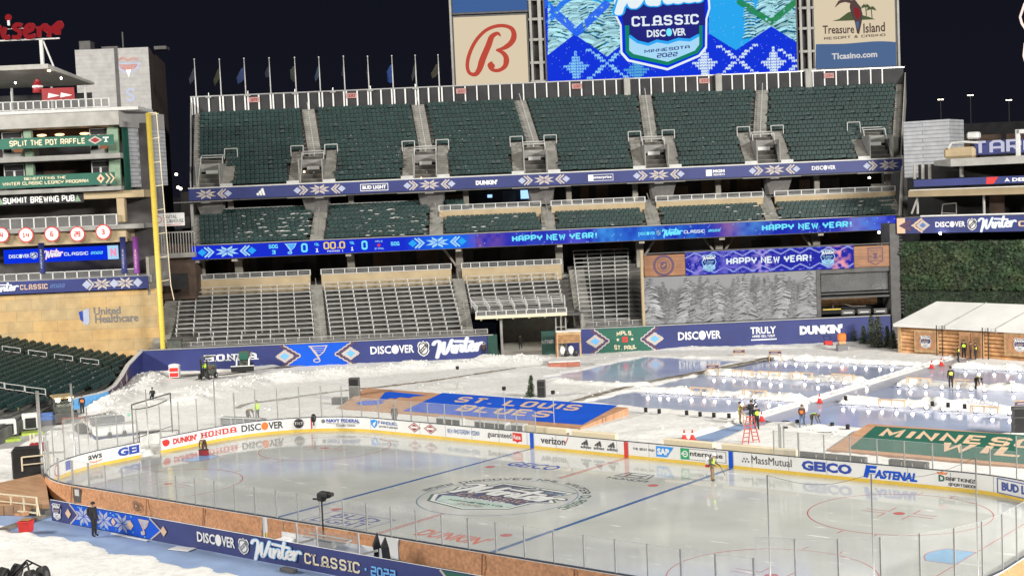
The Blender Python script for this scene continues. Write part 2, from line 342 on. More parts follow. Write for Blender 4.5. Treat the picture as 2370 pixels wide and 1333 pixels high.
# ---------------------------------------------------------------- flat shapes and lettering
def poly(pts): return [tuple(p) for p in pts], [tuple(range(len(pts)))]
def rect(x0, y0, x1, y1): return poly([(x0, y0), (x1, y0), (x1, y1), (x0, y1)])
def disc(cx, cy_, rx, ry=None, n=28):
    ry = ry or rx; return poly([(cx+rx*math.cos(2*math.pi*i/n), cy_+ry*math.sin(2*math.pi*i/n)) for i in range(n)])
def ribbon(pts, wd, closed=False):
    p = [np.array(q, float) for q in pts]; n = len(p); vs = []; fs = []
    wds = wd if isinstance(wd, (list, tuple)) else [wd]*n
    for i in range(n):
        a = p[i-1] if (i > 0 or closed) else None; b = p[(i+1) % n] if (i < n-1 or closed) else None
        d1 = (p[i]-a) if a is not None else (b-p[i]); d2 = (b-p[i]) if b is not None else d1
        d1 = d1/(np.linalg.norm(d1)+1e-9); d2 = d2/(np.linalg.norm(d2)+1e-9)
        n1 = np.array([-d1[1], d1[0]]); n2 = np.array([-d2[1], d2[0]]); mm = n1+n2; L = np.linalg.norm(mm); mm = mm/L if L > 1e-6 else n1
        k = wds[i]/2/max(.5, float(mm@n1)); vs += [tuple(p[i]+mm*k), tuple(p[i]-mm*k)]
    for i in range(n if closed else n-1):
        j = (i+1) % n; fs.append((2*i+1, 2*j+1, 2*j, 2*i))
    return vs, fs
def ring(cx, cy_, r, wd, n=48, ry=None, a0=0, a1=2*math.pi):
    ry = ry or r; full = abs(a1-a0-2*math.pi) < 1e-6; k = n if full else n+1
    return ribbon([(cx+r*math.cos(a0+(a1-a0)*i/n), cy_+ry*math.sin(a0+(a1-a0)*i/n)) for i in range(k)], wd, full)
def join(*sh):
    V = []; F = []
    for vs, fs in sh: b = len(V); V += list(vs); F += [tuple(i+b for i in f) for f in fs]
    return V, F
def fit(sh, x0, y0, wd, ht, shear=0.):
    vs, fs = sh; xs = [v[0] for v in vs]; ys = [v[1] for v in vs]; ax, bx, ay, by = min(xs), max(xs), min(ys), max(ys)
    return [(x0+(x-ax)/(bx-ax+1e-9)*wd+shear*(y-ay)/(by-ay+1e-9)*ht, y0+(y-ay)/(by-ay+1e-9)*ht) for x, y in vs], fs
_tc = {}
def sans(s, bold=.018):
    if (s, bold) in _tc: return _tc[s, bold]
    cu = bpy.data.curves.new('t', 'FONT'); cu.body = s; cu.offset = bold; cu.resolution_u = 2; ob = bpy.data.objects.new('t', cu)
    me = ob.to_mesh(); r = ([(v.co.x, v.co.y) for v in me.vertices], [tuple(p.vertices) for p in me.polygons])
    ob.to_mesh_clear(); bpy.data.objects.remove(ob); bpy.data.curves.remove(cu); _tc[s, bold] = r; return r
STROKES = {'A': [[(0, 0), (0, 5), (1, 6), (3, 6), (4, 5), (4, 0)], [(0, 2.6), (4, 2.6)]], 'B': [[(0, 0), (0, 6), (3.2, 6), (4, 5.2), (4, 3.8), (3.2, 3), (4, 2.2), (4, .8), (3.2, 0), (0, 0)], [(0, 3), (3.2, 3)]],
 'C': [[(4, 4.4), (4, 5.2), (3.2, 6), (.8, 6), (0, 5.2), (0, .8), (.8, 0), (3.2, 0), (4, .8), (4, 1.6)]], 'D': [[(0, 0), (0, 6), (3, 6), (4, 5), (4, 1), (3, 0), (0, 0)]], 'E': [[(4, 6), (0, 6), (0, 0), (4, 0)], [(0, 3), (3.2, 3)]],
 'F': [[(4, 6), (0, 6), (0, 0)], [(0, 3), (3.2, 3)]], 'G': [[(4, 4.8), (3.2, 6), (.8, 6), (0, 5.2), (0, .8), (.8, 0), (4, 0), (4, 2.8), (2.2, 2.8)]], 'H': [[(0, 0), (0, 6)], [(4, 0), (4, 6)], [(0, 3), (4, 3)]], 'I': [[(.4, 0), (.4, 6)]],
 'J': [[(4, 6), (4, .8), (3.2, 0), (.8, 0), (0, .8), (0, 1.6)]], 'K': [[(0, 0), (0, 6)], [(4, 6), (.3, 2.8)], [(1.5, 3.6), (4, 0)]], 'L': [[(0, 6), (0, 0), (4, 0)]], 'M': [[(0, 0), (0, 6), (2.4, 2), (4.8, 6), (4.8, 0)]],
 'N': [[(0, 0), (0, 6), (4, 0), (4, 6)]], 'O': [[(.8, 0), (0, .8), (0, 5.2), (.8, 6), (3.2, 6), (4, 5.2), (4, .8), (3.2, 0), (.8, 0)]], 'P': [[(0, 0), (0, 6), (3.2, 6), (4, 5.2), (4, 3.4), (3.2, 2.6), (0, 2.6)]],
 'Q': [[(.8, 0), (0, .8), (0, 5.2), (.8, 6), (3.2, 6), (4, 5.2), (4, .8), (3.2, 0), (.8, 0)], [(2.4, 1.6), (4.2, -.4)]], 'R': [[(0, 0), (0, 6), (3.2, 6), (4, 5.2), (4, 3.6), (3.2, 2.8), (0, 2.8)], [(2, 2.8), (4, 0)]],
 'S': [[(4, 4.6), (4, 5.2), (3.2, 6), (.8, 6), (0, 5.2), (0, 3.8), (.8, 3.1), (3.2, 2.9), (4, 2.2), (4, .8), (3.2, 0), (.8, 0), (0, .8), (0, 1.4)]], 'T': [[(0, 6), (4, 6)], [(2, 6), (2, 0)]], 'U': [[(0, 6), (0, .8), (.8, 0), (3.2, 0), (4, .8), (4, 6)]],
 'V': [[(0, 6), (2, 0), (4, 6)]], 'W': [[(0, 6), (1.2, 0), (2.6, 4.6), (4, 0), (5.2, 6)]], 'X': [[(0, 0), (4, 6)], [(0, 6), (4, 0)]], 'Y': [[(0, 6), (0, 3.8), (.8, 3), (3.2, 3), (4, 3.8), (4, 6)], [(2, 3), (2, 0)]], 'Z': [[(0, 6), (4, 6), (0, 0), (4, 0)]],
 '0': [[(.8, 0), (0, .8), (0, 5.2), (.8, 6), (3.2, 6), (4, 5.2), (4, .8), (3.2, 0), (.8, 0)]], '1': [[(1, 5), (2, 6), (2, 0)], [(.6, 0), (3.4, 0)]], '2': [[(0, 6), (4, 6), (4, 3), (0, 3), (0, 0), (4, 0)]], '3': [[(0, 6), (4, 6), (4, 0), (0, 0)], [(.8, 3), (4, 3)]],
 '4': [[(0, 6), (0, 2.4), (4, 2.4)], [(3.2, 6), (3.2, 0)]], '6': [[(4, 6), (0, 6), (0, 0), (4, 0), (4, 3), (0, 3)]], '9': [[(4, 3), (0, 3), (0, 6), (4, 6), (4, 0), (0, 0)]], '5': [[(4, 6), (0, 6), (0, 3.2), (4, 3.2), (4, 0), (0, 0)]],
 '!': [[(1, 6), (1, 2)], [(1, .8), (1, -.1)]], '.': [[(.6, .7), (.6, -.1)]], "'": [[(.6, 6.2), (.6, 4.6)]], ':': [[(.6, 4.6), (.6, 3.6)], [(.6, 1.8), (.6, .8)]], '-': [[(.4, 3), (2.6, 3)]], '&': [[(4, 0), (.8, 4.6), (1.2, 6), (2.4, 6), (2.6, 4.8), (0, 2), (.6, 0), (2.4, 0), (4, 2.4)]]}
def block(s, wd=1.15, slab=False, gap=1.6):
    x = 0.; sh = []
    for ch in s:
        if ch == ' ': x += 3.4; continue
        st = STROKES.get(ch)
        if not st: continue
        mx = max(p[0] for q in st for p in q)
        if slab and ch == 'T': st = [[(-.1, 4.6), (-.1, 6), (4.1, 6), (4.1, 4.6)], [(2, 6), (2, 0)]]
        for q in st:
            cl = q[0] == q[-1]; sh.append(ribbon([(x+a, b) for a, b in (q[:-1] if cl else q)], wd, cl))
            if slab and not cl:
                for e, f in ((q[0], q[1]), (q[-1], q[-2])):
                    if abs(e[0]-f[0]) < abs(e[1]-f[1]) and (e[1] < .1 or e[1] > 5.9) and ch not in 'SCGJ':
                        sh.append(rect(x+e[0]-1.25*wd, e[1]-.5 if e[1] < 1 else e[1]-.45, x+e[0]+1.25*wd, e[1]+.45 if e[1] < 1 else e[1]+.5))
            if slab and ch in 'BDEFLPR' and q is st[0]: sh += [rect(x-1.0, -.5, x, .5), rect(x-1.0, 5.5, x, 6.5)]
        x += mx+gap+(wd-1)+(.9 if slab else 0)
    return join(*sh)
def smooth_pts(pts, k=5):
    p = [np.array(q, float) for q in pts]; out = []
    for i in range(len(p)-1):
        a, b, c, d = p[max(0, i-1)], p[i], p[i+1], p[min(len(p)-1, i+2)]
        for j in range(k):
            t = j/k; out.append(.5*((2*b)+(c-a)*t+(2*a-5*b+4*c-d)*t*t+(3*b-a-3*c+d)*t**3))
    out.append(p[-1]); return [tuple(q) for q in out]
WINTER = [[(-.6, 4.3), (-.2, 5.2), (.7, 5.4), (1.1, 4.6), (.9, 2.6), (.5, .4), (.2, -1.2)], [(.5, .3), (1.5, 2.6), (2.2, 4.6)], [(2.2, 4.6), (2.0, 2.4), (2.0, .5), (2.4, .1), (3.2, 1.8), (4.0, 4.4), (4.3, 5.3)],
          [(4.5, 3.0), (4.3, 1.4), (4.4, .4), (4.9, .3), (5.4, 1.2)], [(5.4, 2.9), (5.3, 1.4), (5.2, .1)], [(5.3, .9), (5.9, 2.4), (6.6, 2.9), (6.8, 2.2), (6.6, .9), (6.8, .3), (7.3, .6)],
          [(8.3, 5.6), (7.9, 3.6), (7.6, 1.6), (7.7, .5), (8.2, .2), (8.8, .9)], [(5.2, 4.7), (7.0, 4.4), (8.6, 4.1), (9.6, 3.9)], [(9.0, 1.4), (10.0, 1.8), (10.2, 2.6), (9.6, 2.9), (9.0, 2.2), (8.9, 1.0), (9.4, .2), (10.2, .4), (10.7, 1.2)],
          [(10.9, 2.9), (10.9, 1.4), (10.7, .1)], [(10.8, 1.2), (11.4, 2.6), (12.1, 3.0), (12.5, 2.6)]]
def winter(x0, y0, wd, ht, th=.95, slope=.09):
    sh = [ribbon([(x, y+slope*x) for x, y in smooth_pts(q)], th) for q in WINTER]
    for q in WINTER:
        for e in (q[0], q[-1]): sh.append(disc(e[0], e[1]+slope*e[0], th/2, n=10))
    V = sum([s[0] for s in sh], []); ax, bx, ay, by = -.9, 12.9, -1.4, 6.6
    f = lambda p: (x0+(p[0]-ax)/(bx-ax)*wd, y0+(p[1]-ay)/(by-ay)*ht)
    return [([f(p) for p in s[0]], s[1]) for s in sh]
def put_winter(mb, fn, x0, y0, wd, ht, m_under, m_top, o=.012, th=.82):
    for i, s in enumerate(winter(x0, y0, wd, ht, th*1.5)): mb.decal(s, fn, m_under, o+i*.0006)
    for i, s in enumerate(winter(x0, y0, wd, ht, th)): mb.decal(s, fn, m_top, o+.018+i*.0006)
def put_block(mb, fn, s, x0, y0, wd, ht, m, o=.012, wdt=1.15, slab=False, shear=0., gap=1.6): mb.decal(fit(block(s, wdt, slab, gap), x0, y0, wd, ht, shear), fn, m, o)
def put_sans(mb, fn, s, x0, y0, wd, ht, m, o=.012, bold=.018, shear=0.): mb.decal(fit(sans(s, bold), x0, y0, wd, ht, shear), fn, m, o)
def star8(cx, cy_, r, ry=None):                            # knitted eight-petal snowflake
    ry = ry or r; sh = []
    for sx_ in (1, -1):
        for sy in (1, -1):
            for q in ([(.07, .03), (.52, .03), (.98, .47), (.52, .44)], [(.03, .07), (.44, .52), (.47, .98), (.03, .52)]): q = [(cx+sx_*x*r, cy_+sy*y*ry) for x, y in q]; sh.append(poly(q))
    return join(*sh)
def diamond(cx, cy_, a, b=None): b = b or a; return poly([(cx-a, cy_), (cx, cy_-b), (cx+a, cy_), (cx, cy_+b)])
def chevron(cx, cy_, a, b, wd, sg=1): return ribbon([(cx-sg*a, cy_-b), (cx, cy_), (cx-sg*a, cy_+b)], wd)
def motif(mb, fn, cx, cy_, h, m_star, m_dia, m_chev, left=True, right=True, o=.012):
    mb.decal(star8(cx, cy_, h*1.05, h*.5), fn, m_star, o)
    for sg, on in ((-1, left), (1, right)):
        if on:
            mb.decal(chevron(cx+sg*h*1.22, cy_, -h*.5, h*.44, h*.14, sg), fn, m_chev, o); mb.decal(chevron(cx+sg*h*1.52, cy_, -h*.5, h*.44, h*.14, sg), fn, m_chev, o+.002)
            mb.decal(diamond(cx+sg*h*2.22, cy_, h*.40, h*.33), fn, m_dia, o+.004)
def put_discover(mb, fn, x0, y0, wd, ht, m, m_o, o=.012, bold=.025):
    a = sans('DISC', bold); b = sans('VER', bold)
    mb.decal(fit(a, x0, y0, wd*.475, ht), fn, m, o); mb.decal(fit(b, x0+wd*.655, y0, wd*.345, ht), fn, m, o); mb.decal(disc(x0+wd*.567, y0+ht*.5, wd*.082, ht*.56), fn, m_o, o)
def put_adidas(mb, fn, x0, y0, wd, ht, m, o=.012):
    for k in range(3):
        b = x0+wd*(.02+.27*k); h = ht*(.42+.29*k); sl = wd*.30
        mb.decal(poly([(b, y0), (b+wd*.2, y0), (b+wd*.2+sl*(1-h/ht)*0+sl*.0, y0+0*h), (b+wd*.2-h*.35+wd*.06, y0+h), (b-h*.35+wd*.06-wd*.02, y0+h-wd*.10)]), fn, m, o)
def put_note(mb, fn, cx, cy_, h, m_fill, m_line, o=.012):  # winged note emblem
    P = lambda *q: [(cx+a*h, cy_+b*h) for a, b in q]
    mb.decal(poly(P((-.55, .5), (.62, .5), (.40, .1), (.12, -.12), (-.02, -.10), (-.16, .15))), fn, m_line, o)
    mb.decal(poly(P((-.44, .44), (.50, .44), (.34, .13), (.12, -.05), (.02, -.03), (-.10, .17))), fn, m_fill, o+.006)
    for k in range(3): mb.decal(ribbon(P((-.32+.06*k, .36-.1*k), (.42-.06*k, .33-.11*k)), h*.022), fn, m_line, o+.012)
    mb.decal(ribbon(P((-.40, .44), (.10, -.30)), h*.10), fn, m_line, o+.018); mb.decal(disc(cx-.06*h, cy_-.38*h, .22*h, .13*h), fn, m_line, o+.020); mb.decal(disc(cx-.06*h, cy_-.38*h, .15*h, .075*h), fn, m_fill, o+.026)
def shield_pts(cx, cy_, wd, ht):
    return [(cx+a*wd/2, cy_+b*ht/2) for a, b in ((-.85, .72), (-.55, .88), (-.28, .74), (0, 1), (.28, .74), (.55, .88), (.85, .72), (1, .35), (.86, .1), (.95, -.35), (.62, -.74), (0, -1), (-.62, -.74), (-.95, -.35), (-.86, .1), (-1, .35))]
def put_league(mb, fn, cx, cy_, wd, ht, m_white, m_black, o=.012):    # league shield
    mb.decal(poly(shield_pts(cx, cy_, wd, ht)), fn, m_white, o); mb.decal(poly(shield_pts(cx, cy_, wd*.86, ht*.87)), fn, m_black, o+.006); mb.decal(poly(shield_pts(cx, cy_, wd*.66, ht*.68)), fn, m_white, o+.012)
    mb.decal(ribbon([(cx-wd*.28, cy_-ht*.22), (cx+wd*.28, cy_+ht*.22)], ht*.22), fn, m_black, o+.018)
    vs, fs = fit(block('NHL', 1.3), -.5, -.5, 1, 1); mb.decal(([(cx+a*wd*.46-b*ht*.03, cy_+b*ht*.13+a*ht*.34) for a, b in vs], fs), fn, m_white, o+.024)
def badge_pts(cx, cy_, wd, ht): return [(cx+a*wd/2, cy_+b*ht/2) for a, b in ((-.86, .82), (.86, .82), (.80, .45), (1, .05), (.80, -.3), (.84, -.62), (.72, -.74), (0, -1), (-.72, -.74), (-.84, -.62), (-.80, -.3), (-1, .05), (-.80, .45))]
def put_badge(mb, fn, cx, cy_, wd, ht, mw, mn, mp, o=.012, mwin=None, mgr=None):      # event badge: navy shield with script, block word and snow base
    mb.decal(poly(badge_pts(cx, cy_, wd, ht)), fn, mw, o); mb.decal(poly(badge_pts(cx, cy_, wd*.90, ht*.91)), fn, mn, o+.006)
    mb.decal(poly([(cx+a*wd, cy_+b*ht) for a, b in ((-.37, -.16), (-.22, -.10), (-.1, -.15), (.05, -.09), (.2, -.14), (.37, -.11), (.36, -.30), (0, -.42), (-.36, -.30))]), fn, mw, o+.012)
    put_winter(mb, fn, cx-wd*.47, cy_+ht*.10, wd*.94, ht*.30, mn, mwin if mwin is not None else mw, o+.018)
    put_block(mb, fn, 'CLASSIC', cx-wd*.33, cy_-ht*.0, wd*.66, ht*.09, mp, o+.05, 1.3, True); put_sans(mb, fn, 'DISCOVER', cx-wd*.24, cy_-ht*.09, wd*.48, ht*.06, mw, o+.05)
    put_block(mb, fn, 'MINNESOTA', cx-wd*.24, cy_-ht*.24, wd*.48, ht*.055, mn, o+.05, 1.3); put_block(mb, fn, '2022', cx-wd*.13, cy_-ht*.33, wd*.26, ht*.055, mn, o+.05, 1.3)
# ================================================================ GROUND, PONDS, RINK
HL, HW, RR = 30.48, 12.954, 8.534
SEG = [4.42, RR*math.pi/2, 43.9, RR*math.pi/2, 8.84, RR*math.pi/2, 43.9, RR*math.pi/2, 4.42]; PER = sum(SEG)
def bp(s):
    """inside line of the boards, clockwise from the middle of the left end -> x, y, tangent x, tangent y"""
    s %= PER
    a = [(-HL, 0, 90), None, (-HL+RR, HW, 0), None, (HL, HW-RR, -90), None, (HL-RR, -HW, 180), None, (-HL, -HW+RR, 90)]
    cen = {1: (-HL+RR, HW-RR, 180), 3: (HL-RR, HW-RR, 90), 5: (HL-RR, -HW+RR, 0), 7: (-HL+RR, -HW+RR, -90)}
    for i, L in enumerate(SEG):
        if s <= L or i == 8:
            if i in cen:
                x, y, a0 = cen[i]; t = math.radians(a0)-s/RR; return x+RR*math.cos(t), y+RR*math.sin(t), math.sin(t), -math.cos(t)
            x, y, d = a[i]; t = math.radians(d); return x+s*math.cos(t), y+s*math.sin(t), math.cos(t), math.sin(t)
        s -= L
def bfn(a, b, o=0.):                                      # board surface: a along, b height, o towards the ice
    x, y, tx, ty = bp(a); return (x+ty*o, y-tx*o, b)
_bs = [(s, *proj((*bp(s)[:2], .6))) for s in np.arange(-24, 78, .05)]
def bs(px, lo=-2, hi=70):                                 # board position seen at photo column px (far side)
    return min((abs(q[1]-px), q[0]) for q in _bs if lo <= q[0] <= hi)[1]

def rr_dist(x, y, hl, hw, r):
    qx = np.abs(x)-hl+r; qy = np.abs(y)-hw+r
    return np.hypot(np.maximum(qx, 0), np.maximum(qy, 0))+np.minimum(np.maximum(qx, qy), 0)-r
def box_dist(x, y, x0, y0, x1, y1):
    qx = np.abs(x-(x0+x1)/2)-(x1-x0)/2; qy = np.abs(y-(y0+y1)/2)-(y1-y0)/2
    return np.hypot(np.maximum(qx, 0), np.maximum(qy, 0))+np.minimum(np.maximum(qx, qy), 0)
PONDS = [(-16.2, 30.3, -.8, 37.9), (-16.2, 39.3, -.8, 48.9), (-16.2, 50.4, -.8, 60.5), (2.1, 28.6, 17.5, 38.6), (2.1, 40.1, 17.5, 49.2), (2.1, 50.8, 17.5, 60.7), (-28.6, 41.5, -17.9, 58.6)]
def vnoise(x, y, sc, seed):
    r = np.random.default_rng(seed).random((256, 256)); X = x/sc; Y = y/sc; xi = np.floor(X).astype(int); yi = np.floor(Y).astype(int); fx = X-xi; fy = Y-yi
    fx = fx*fx*(3-2*fx); fy = fy*fy*(3-2*fy); g = lambda a, b: r[a % 256, b % 256]
    return (g(xi, yi)*(1-fx)+g(xi+1, yi)*fx)*(1-fy)+(g(xi, yi+1)*(1-fx)+g(xi+1, yi+1)*fx)*fy
def seg_dist(x, y, a, b):
    a = np.array(a[:2]); b = np.array(b[:2]); d = b-a; t = np.clip(((x-a[0])*d[0]+(y-a[1])*d[1])/(d@d), 0, 1); return np.hypot(x-a[0]-d[0]*t, y-a[1]-d[1]*t)
def snow_height(x, y):
    n = vnoise(x, y, 3.1, 1)*.5+vnoise(x, y, 1.2, 2)*.3+vnoise(x, y, .55, 3)*.2; fine = vnoise(x, y, .8, 5)*.5+vnoise(x, y, .38, 6)*.5
    h = .03+.14*n+.13*np.abs(fine-.5)*(.2+1.5*vnoise(x, y, 6., 21))+.025*vnoise(x, y, .3, 31)
    def bank(p, wd, ht, ps=.6):
        nonlocal h
        for a, b in zip(p[:-1], p[1:]):
            d = seg_dist(x, y, a, b); h = np.maximum(h, ht*np.exp(-(d/wd)**2)*(.35+ps*(.55*vnoise(x, y, 1.9, 11)+.45*fine)*1.5))
    W = lambda px, py: G(px, py, 0.3)
    bank([W(350, 865), W(560, 855), W(700, 836), W(900, 822), W(1110, 818)], 1.0, .55)             # drift along the left wall foot
    bank([W(330, 885), W(270, 920), W(235, 940)], 1.6, .8); bank([W(345, 868), W(330, 900)], 1.6, .9)
    bank([W(440, 925), W(600, 880), W(760, 868), W(960, 850), W(1160, 835), W(1260, 838)], 2.0, 1.0)   # long ploughed ridge
    bank([W(250, 960), W(420, 905), W(560, 880)], 2.6, .55); bank([W(1120, 826), W(1210, 834)], 1.0, .75)
    bank([W(1370, 806), W(1600, 803), W(1950, 800)], 1.2, .45)
    bank([W(860, 920), W(1140, 868), W(1260, 845)], 2.4, .35)
    bank([W(1290, 880), W(1440, 888), W(1545, 884), W(1640, 866), W(1790, 838)], .8, .55); bank([W(1290, 872), W(1440, 838), W(1500, 822), W(1780, 822)], 1.0, .38)
    for (x0, y0, x1, y1) in PONDS[:6]:
        bank([(x0+.4, y1+.7), (x1-.3, y1+.7)], .5, .50, .75)
    bank([(-16.2, 29.3), (-1.6, 29.3)], .8, .40); bank([(2.6, 27.4), (13, 27.4)], .8, .40); bank([(2, 61), (17, 61)], 1.2, .6); bank([(9.0, 39.3), (12.5, 39.4)], .8, 1.05); bank([(13, 49.2), (17, 49.2)], 1.0, .9)
    bank([(-30, -20.5), (-14, -21.3), (-6, -22.8), (4, -25)], 1.5, .32)
    bank([W(1480, 1000), W(1640, 985), W(1780, 1000), W(1900, 1010)], 2.0, .32)
    # hollows for the rink, the ponds and the lanes
    d = rr_dist(x, y, HL, HW, RR); h = np.where(d < 1.0, -.25, h)
    for q in PONDS:
        d = box_dist(x, y, *q)+(vnoise(x, y, .9, 9)-.5)*.7; h = np.where(d < 0, -.12, np.where(d < .5, np.minimum(h, -.12+(h+.12)*d/.5), h))
    d = box_dist(x, y, .35, 27.5, 2.0, 67.0); h = np.where(d < .15, -.12, h)
    d = box_dist(x, y, .0, 14.2, 1.9, 27.5); h = np.where(d < .1, -.05, h)
    d = box_dist(x, y, -24, -19.2, 30, -13)+(vnoise(x, y, 1.1, 13)-.5)*1.2+np.maximum(0, (x+12)*.13)*0; h = np.where(d < 0, -.12, h)
    return h
def ground():
    n = 200; mb = MB()
    xs = np.arange(-82, 34, .27); ys = np.arange(-27, 84, .27); X, Y = np.meshgrid(xs, ys); Z = snow_height(X, Y)
    edge = np.minimum.reduce([X-xs[0], xs[-1]-X, Y-ys[0], ys[-1]-Y]); Z = np.where(edge < 1, -.06, Z)
    V = np.stack([X.ravel(), Y.ravel(), Z.ravel()], 1); nx = len(xs); ny = len(ys); i = np.arange(nx*(ny-1)).reshape(ny-1, nx)[:, :-1].ravel(); F = np.stack([i, i+1, i+nx+1, i+nx], 1)
    me = bpy.data.meshes.new('snow_ground'); me.from_pydata(V.tolist(), [], F.tolist()); me.materials.append(M['snow']); me.polygons.foreach_set('use_smooth', [True]*len(F)); me.update()
    o = bpy.data.objects.new('snow_ground', me); C.objects.link(o); o['kind'] = 'structure'
    mb.add([(-2000, -2000, -.3), (2000, -2000, -.3), (2000, 2000, -.3), (-2000, 2000, -.3)], [(0, 1, 2, 3)]); struct('ground', mb, 'void')
ground()
def chunks():
    r = np.random.default_rng(17); V = []; F = []; cube = np.array([(-1, -.8, -.7), (1, -1, -.6), (.9, 1, -.8), (-.8, .9, -.7), (-.7, -.6, .6), (.6, -.8, .8), (.7, .6, .6), (-.9, .7, .8)]); fc = [(0, 3, 2, 1), (4, 5, 6, 7), (0, 1, 5, 4), (1, 2, 6, 5), (2, 3, 7, 6), (3, 0, 4, 7)]
    X = r.uniform(-75, 20, 60000); Y = r.uniform(-26, 66, 60000); Hh = snow_height(X, Y); keep = ((Hh > .34+.3*r.random(60000)) & (r.random(60000) < .55)) | ((Hh > .14) & (r.random(60000) < .018)); X, Y, Hh = X[keep], Y[keep], Hh[keep]
    for x, y, h in zip(X, Y, Hh):
        s = r.uniform(.03, .085)*(1.6 if r.random() < .1 else 1); a = r.uniform(0, 6.28); c, q = math.cos(a), math.sin(a); P = cube*s*r.uniform(.7, 1.2, 3)*r.uniform(.85, 1.15, (8, 3)); b = len(V); V += [(x+p[0]*c-p[1]*q, y+p[0]*q+p[1]*c, h+p[2]+s*.25) for p in P]; F += [tuple(b+i for i in f) for f in fc]
    me = bpy.data.meshes.new('snow_chunks'); me.from_pydata(V, [], F); me.materials.append(M['snow']); o = bpy.data.objects.new('snow_chunks', me); C.objects.link(o); tag(o, 'loose lumps of broken snow scattered over the field and its ridges', 'snow', None, 'stuff')
chunks()
def flat(name, pts, z, m): mb = MB(); mb.add([(p[0], p[1], z) for p in pts], [tuple(range(len(pts)))]); return struct(name, mb, m)
for q in PONDS: flat('pond_ice', [(q[0]-.9, q[1]-.9), (q[2]+.9, q[1]-.9), (q[2]+.9, q[3]+.9), (q[0]-.9, q[3]+.9)] if q[0] > -20 else [(q[0]-1, q[1]-1), (q[2]+1, q[1]-1), (q[2]+1, q[3]+1), (q[0]-1, q[3]+1)], -.03+.002*PONDS.index(q), 'pond_ice')
flat('ice_lane', [(.1, 27.2), (2.05, 27.2), (2.05, 67.2), (.1, 67.2)], -.012, 'walk_ice'); flat('ice_lane', [(-.1, 14.1), (2.0, 14.1), (2.0, 27.7), (-.1, 27.7)], -.016, 'tarp')
flat('blue_floor', [(-32, -19.2-3.5), (34, -22.7), (34, -13), (-32, -13)], -.02, 'tarp')
q = [G(395, 893, .02), G(420, 858, .02), G(640, 842, .02), G(860, 824, .02), G(1130, 818, .02), G(1130, 828, .02), G(860, 836, .02), G(640, 856, .02), G(560, 868, .02)]
# the trodden track along the wall foot and in front of the tunnel
mb = MB(); ln = [(335, 880), (420, 868), (520, 866), (620, 852), (760, 840), (900, 828), (1010, 822), (1110, 824), (1180, 820), (1280, 815)]
vs = []
for px, py in ln:
    p = G(px, py, .1); vs += [(p.x-ev[0]*1.2, p.y-ev[1]*1.2, .22), (p.x+ev[0]*1.2, p.y+ev[1]*1.2, .24)]
mb.add(vs, [(2*i, 2*i+2, 2*i+3, 2*i+1) for i in range(len(ln)-1)]); struct('path', mb, 'trodden')

# ---- main ice with painted lines, circles and emblems (all painted into the sheet, one layer above it)
mb = MB(); mb.add([(*bp(s)[:2], 0.) for s in np.linspace(0, PER, 160, endpoint=False)][::-1], [tuple(range(160))]); ICE = struct('rink_ice', mb, 'ice')
ln = MB(); LM = ['ice_red', 'ice_blue', 'ice_crease', 'ice_ink', 'ice_green', 'ice_white', 'ice_navy', 'ice_mint', 'ice_peach', 'ice_orange', 'ice_line', 'ice_bud', 'logo_blue']
gf = lambda a, b, o=0.: (a, b, .004+o)
ln.decal(rect(-.15, 4.62+1.2, -.05, HW-.03), gf, 0, 0); ln.decal(rect(.05, 4.62+1.2, .15, HW-.03), gf, 0, 0)
ln.decal(rect(-.15, -HW+.03, -.05, -4.62), gf, 0, 0); ln.decal(rect(.05, -HW+.03, .15, -4.62), gf, 0, 0)
for sx_ in (-1, 1):
    x = 7.62*sx_; ln.decal(rect(x-.15, -HW+.03, x+.15, HW-.03), gf, 1, 0)
    gx = 27.13*sx_; gy = HW-RR+math.sqrt(RR**2-(RR-3.35)**2)-.05; ln.decal(rect(gx-.03, -gy, gx+.03, gy), gf, 0, .002)
    P = [(gx, -1.22)]+[(gx-sx_*(1.37+.46*math.sin(math.pi*t)), -1.22+2.44*t) for t in [i/10 for i in range(11)]]+[(gx, 1.22)]
    ln.decal(poly(P if sx_ < 0 else P[::-1]), gf, 2, 0); ln.decal(ribbon(P, .05), gf, 0, .004)
    for sy in (-1, 1):
        cx, cy_ = 21.03*sx_, 6.706*sy; ln.decal(ring(cx, cy_, 4.572, .06, 72), gf, 0, .001); ln.decal(disc(cx, cy_, .30), gf, 0, 0); ln.decal(disc(6.096*sx_, cy_, .32), gf, 0, 0)
        for ax in (-1, 1):
            for by in (-1, 1): ln.decal(ribbon([(cx+ax*1.9, cy_+by*.24), (cx+ax*.65, cy_+by*.24), (cx+ax*.65, cy_+by*1.15)], .06), gf, 0, 0)
            for ox in (-.88, .88): ln.decal(rect(cx+ox-.03, cy_+ax*4.59 if ax > 0 else cy_-5.2, cx+ox+.03, cy_+5.2 if ax > 0 else cy_-4.59), gf, 0, 0)
ln.decal(ring(0, 0, 4.57, .07, 96, a0=math.radians(-215), a1=math.radians(30)), gf, 10, 0); ln.decal(ring(0, 0, 4.57, .05, 96), gf, 10, .0005)
def arc_text(mb, s, R, ht, a0, a1, m):                     # lettering bent round a circle, read clockwise over the top
    vs, fs = fit(block(s, 1.35, False), 0, 0, 1, 1); o = []
    for x, y in vs: t = math.radians(a0+(a1-a0)*x); r = R+ht*y; o.append((r*math.cos(t), r*math.sin(t)))
    mb.decal((o, fs), gf, m, .001)
arc_text(ln, '2022 DISCOVER NHL WINTER', 4.72, .62, 188, 38, 3); arc_text(ln, 'CLASSIC', 4.72, .62, 33, -8, 4)
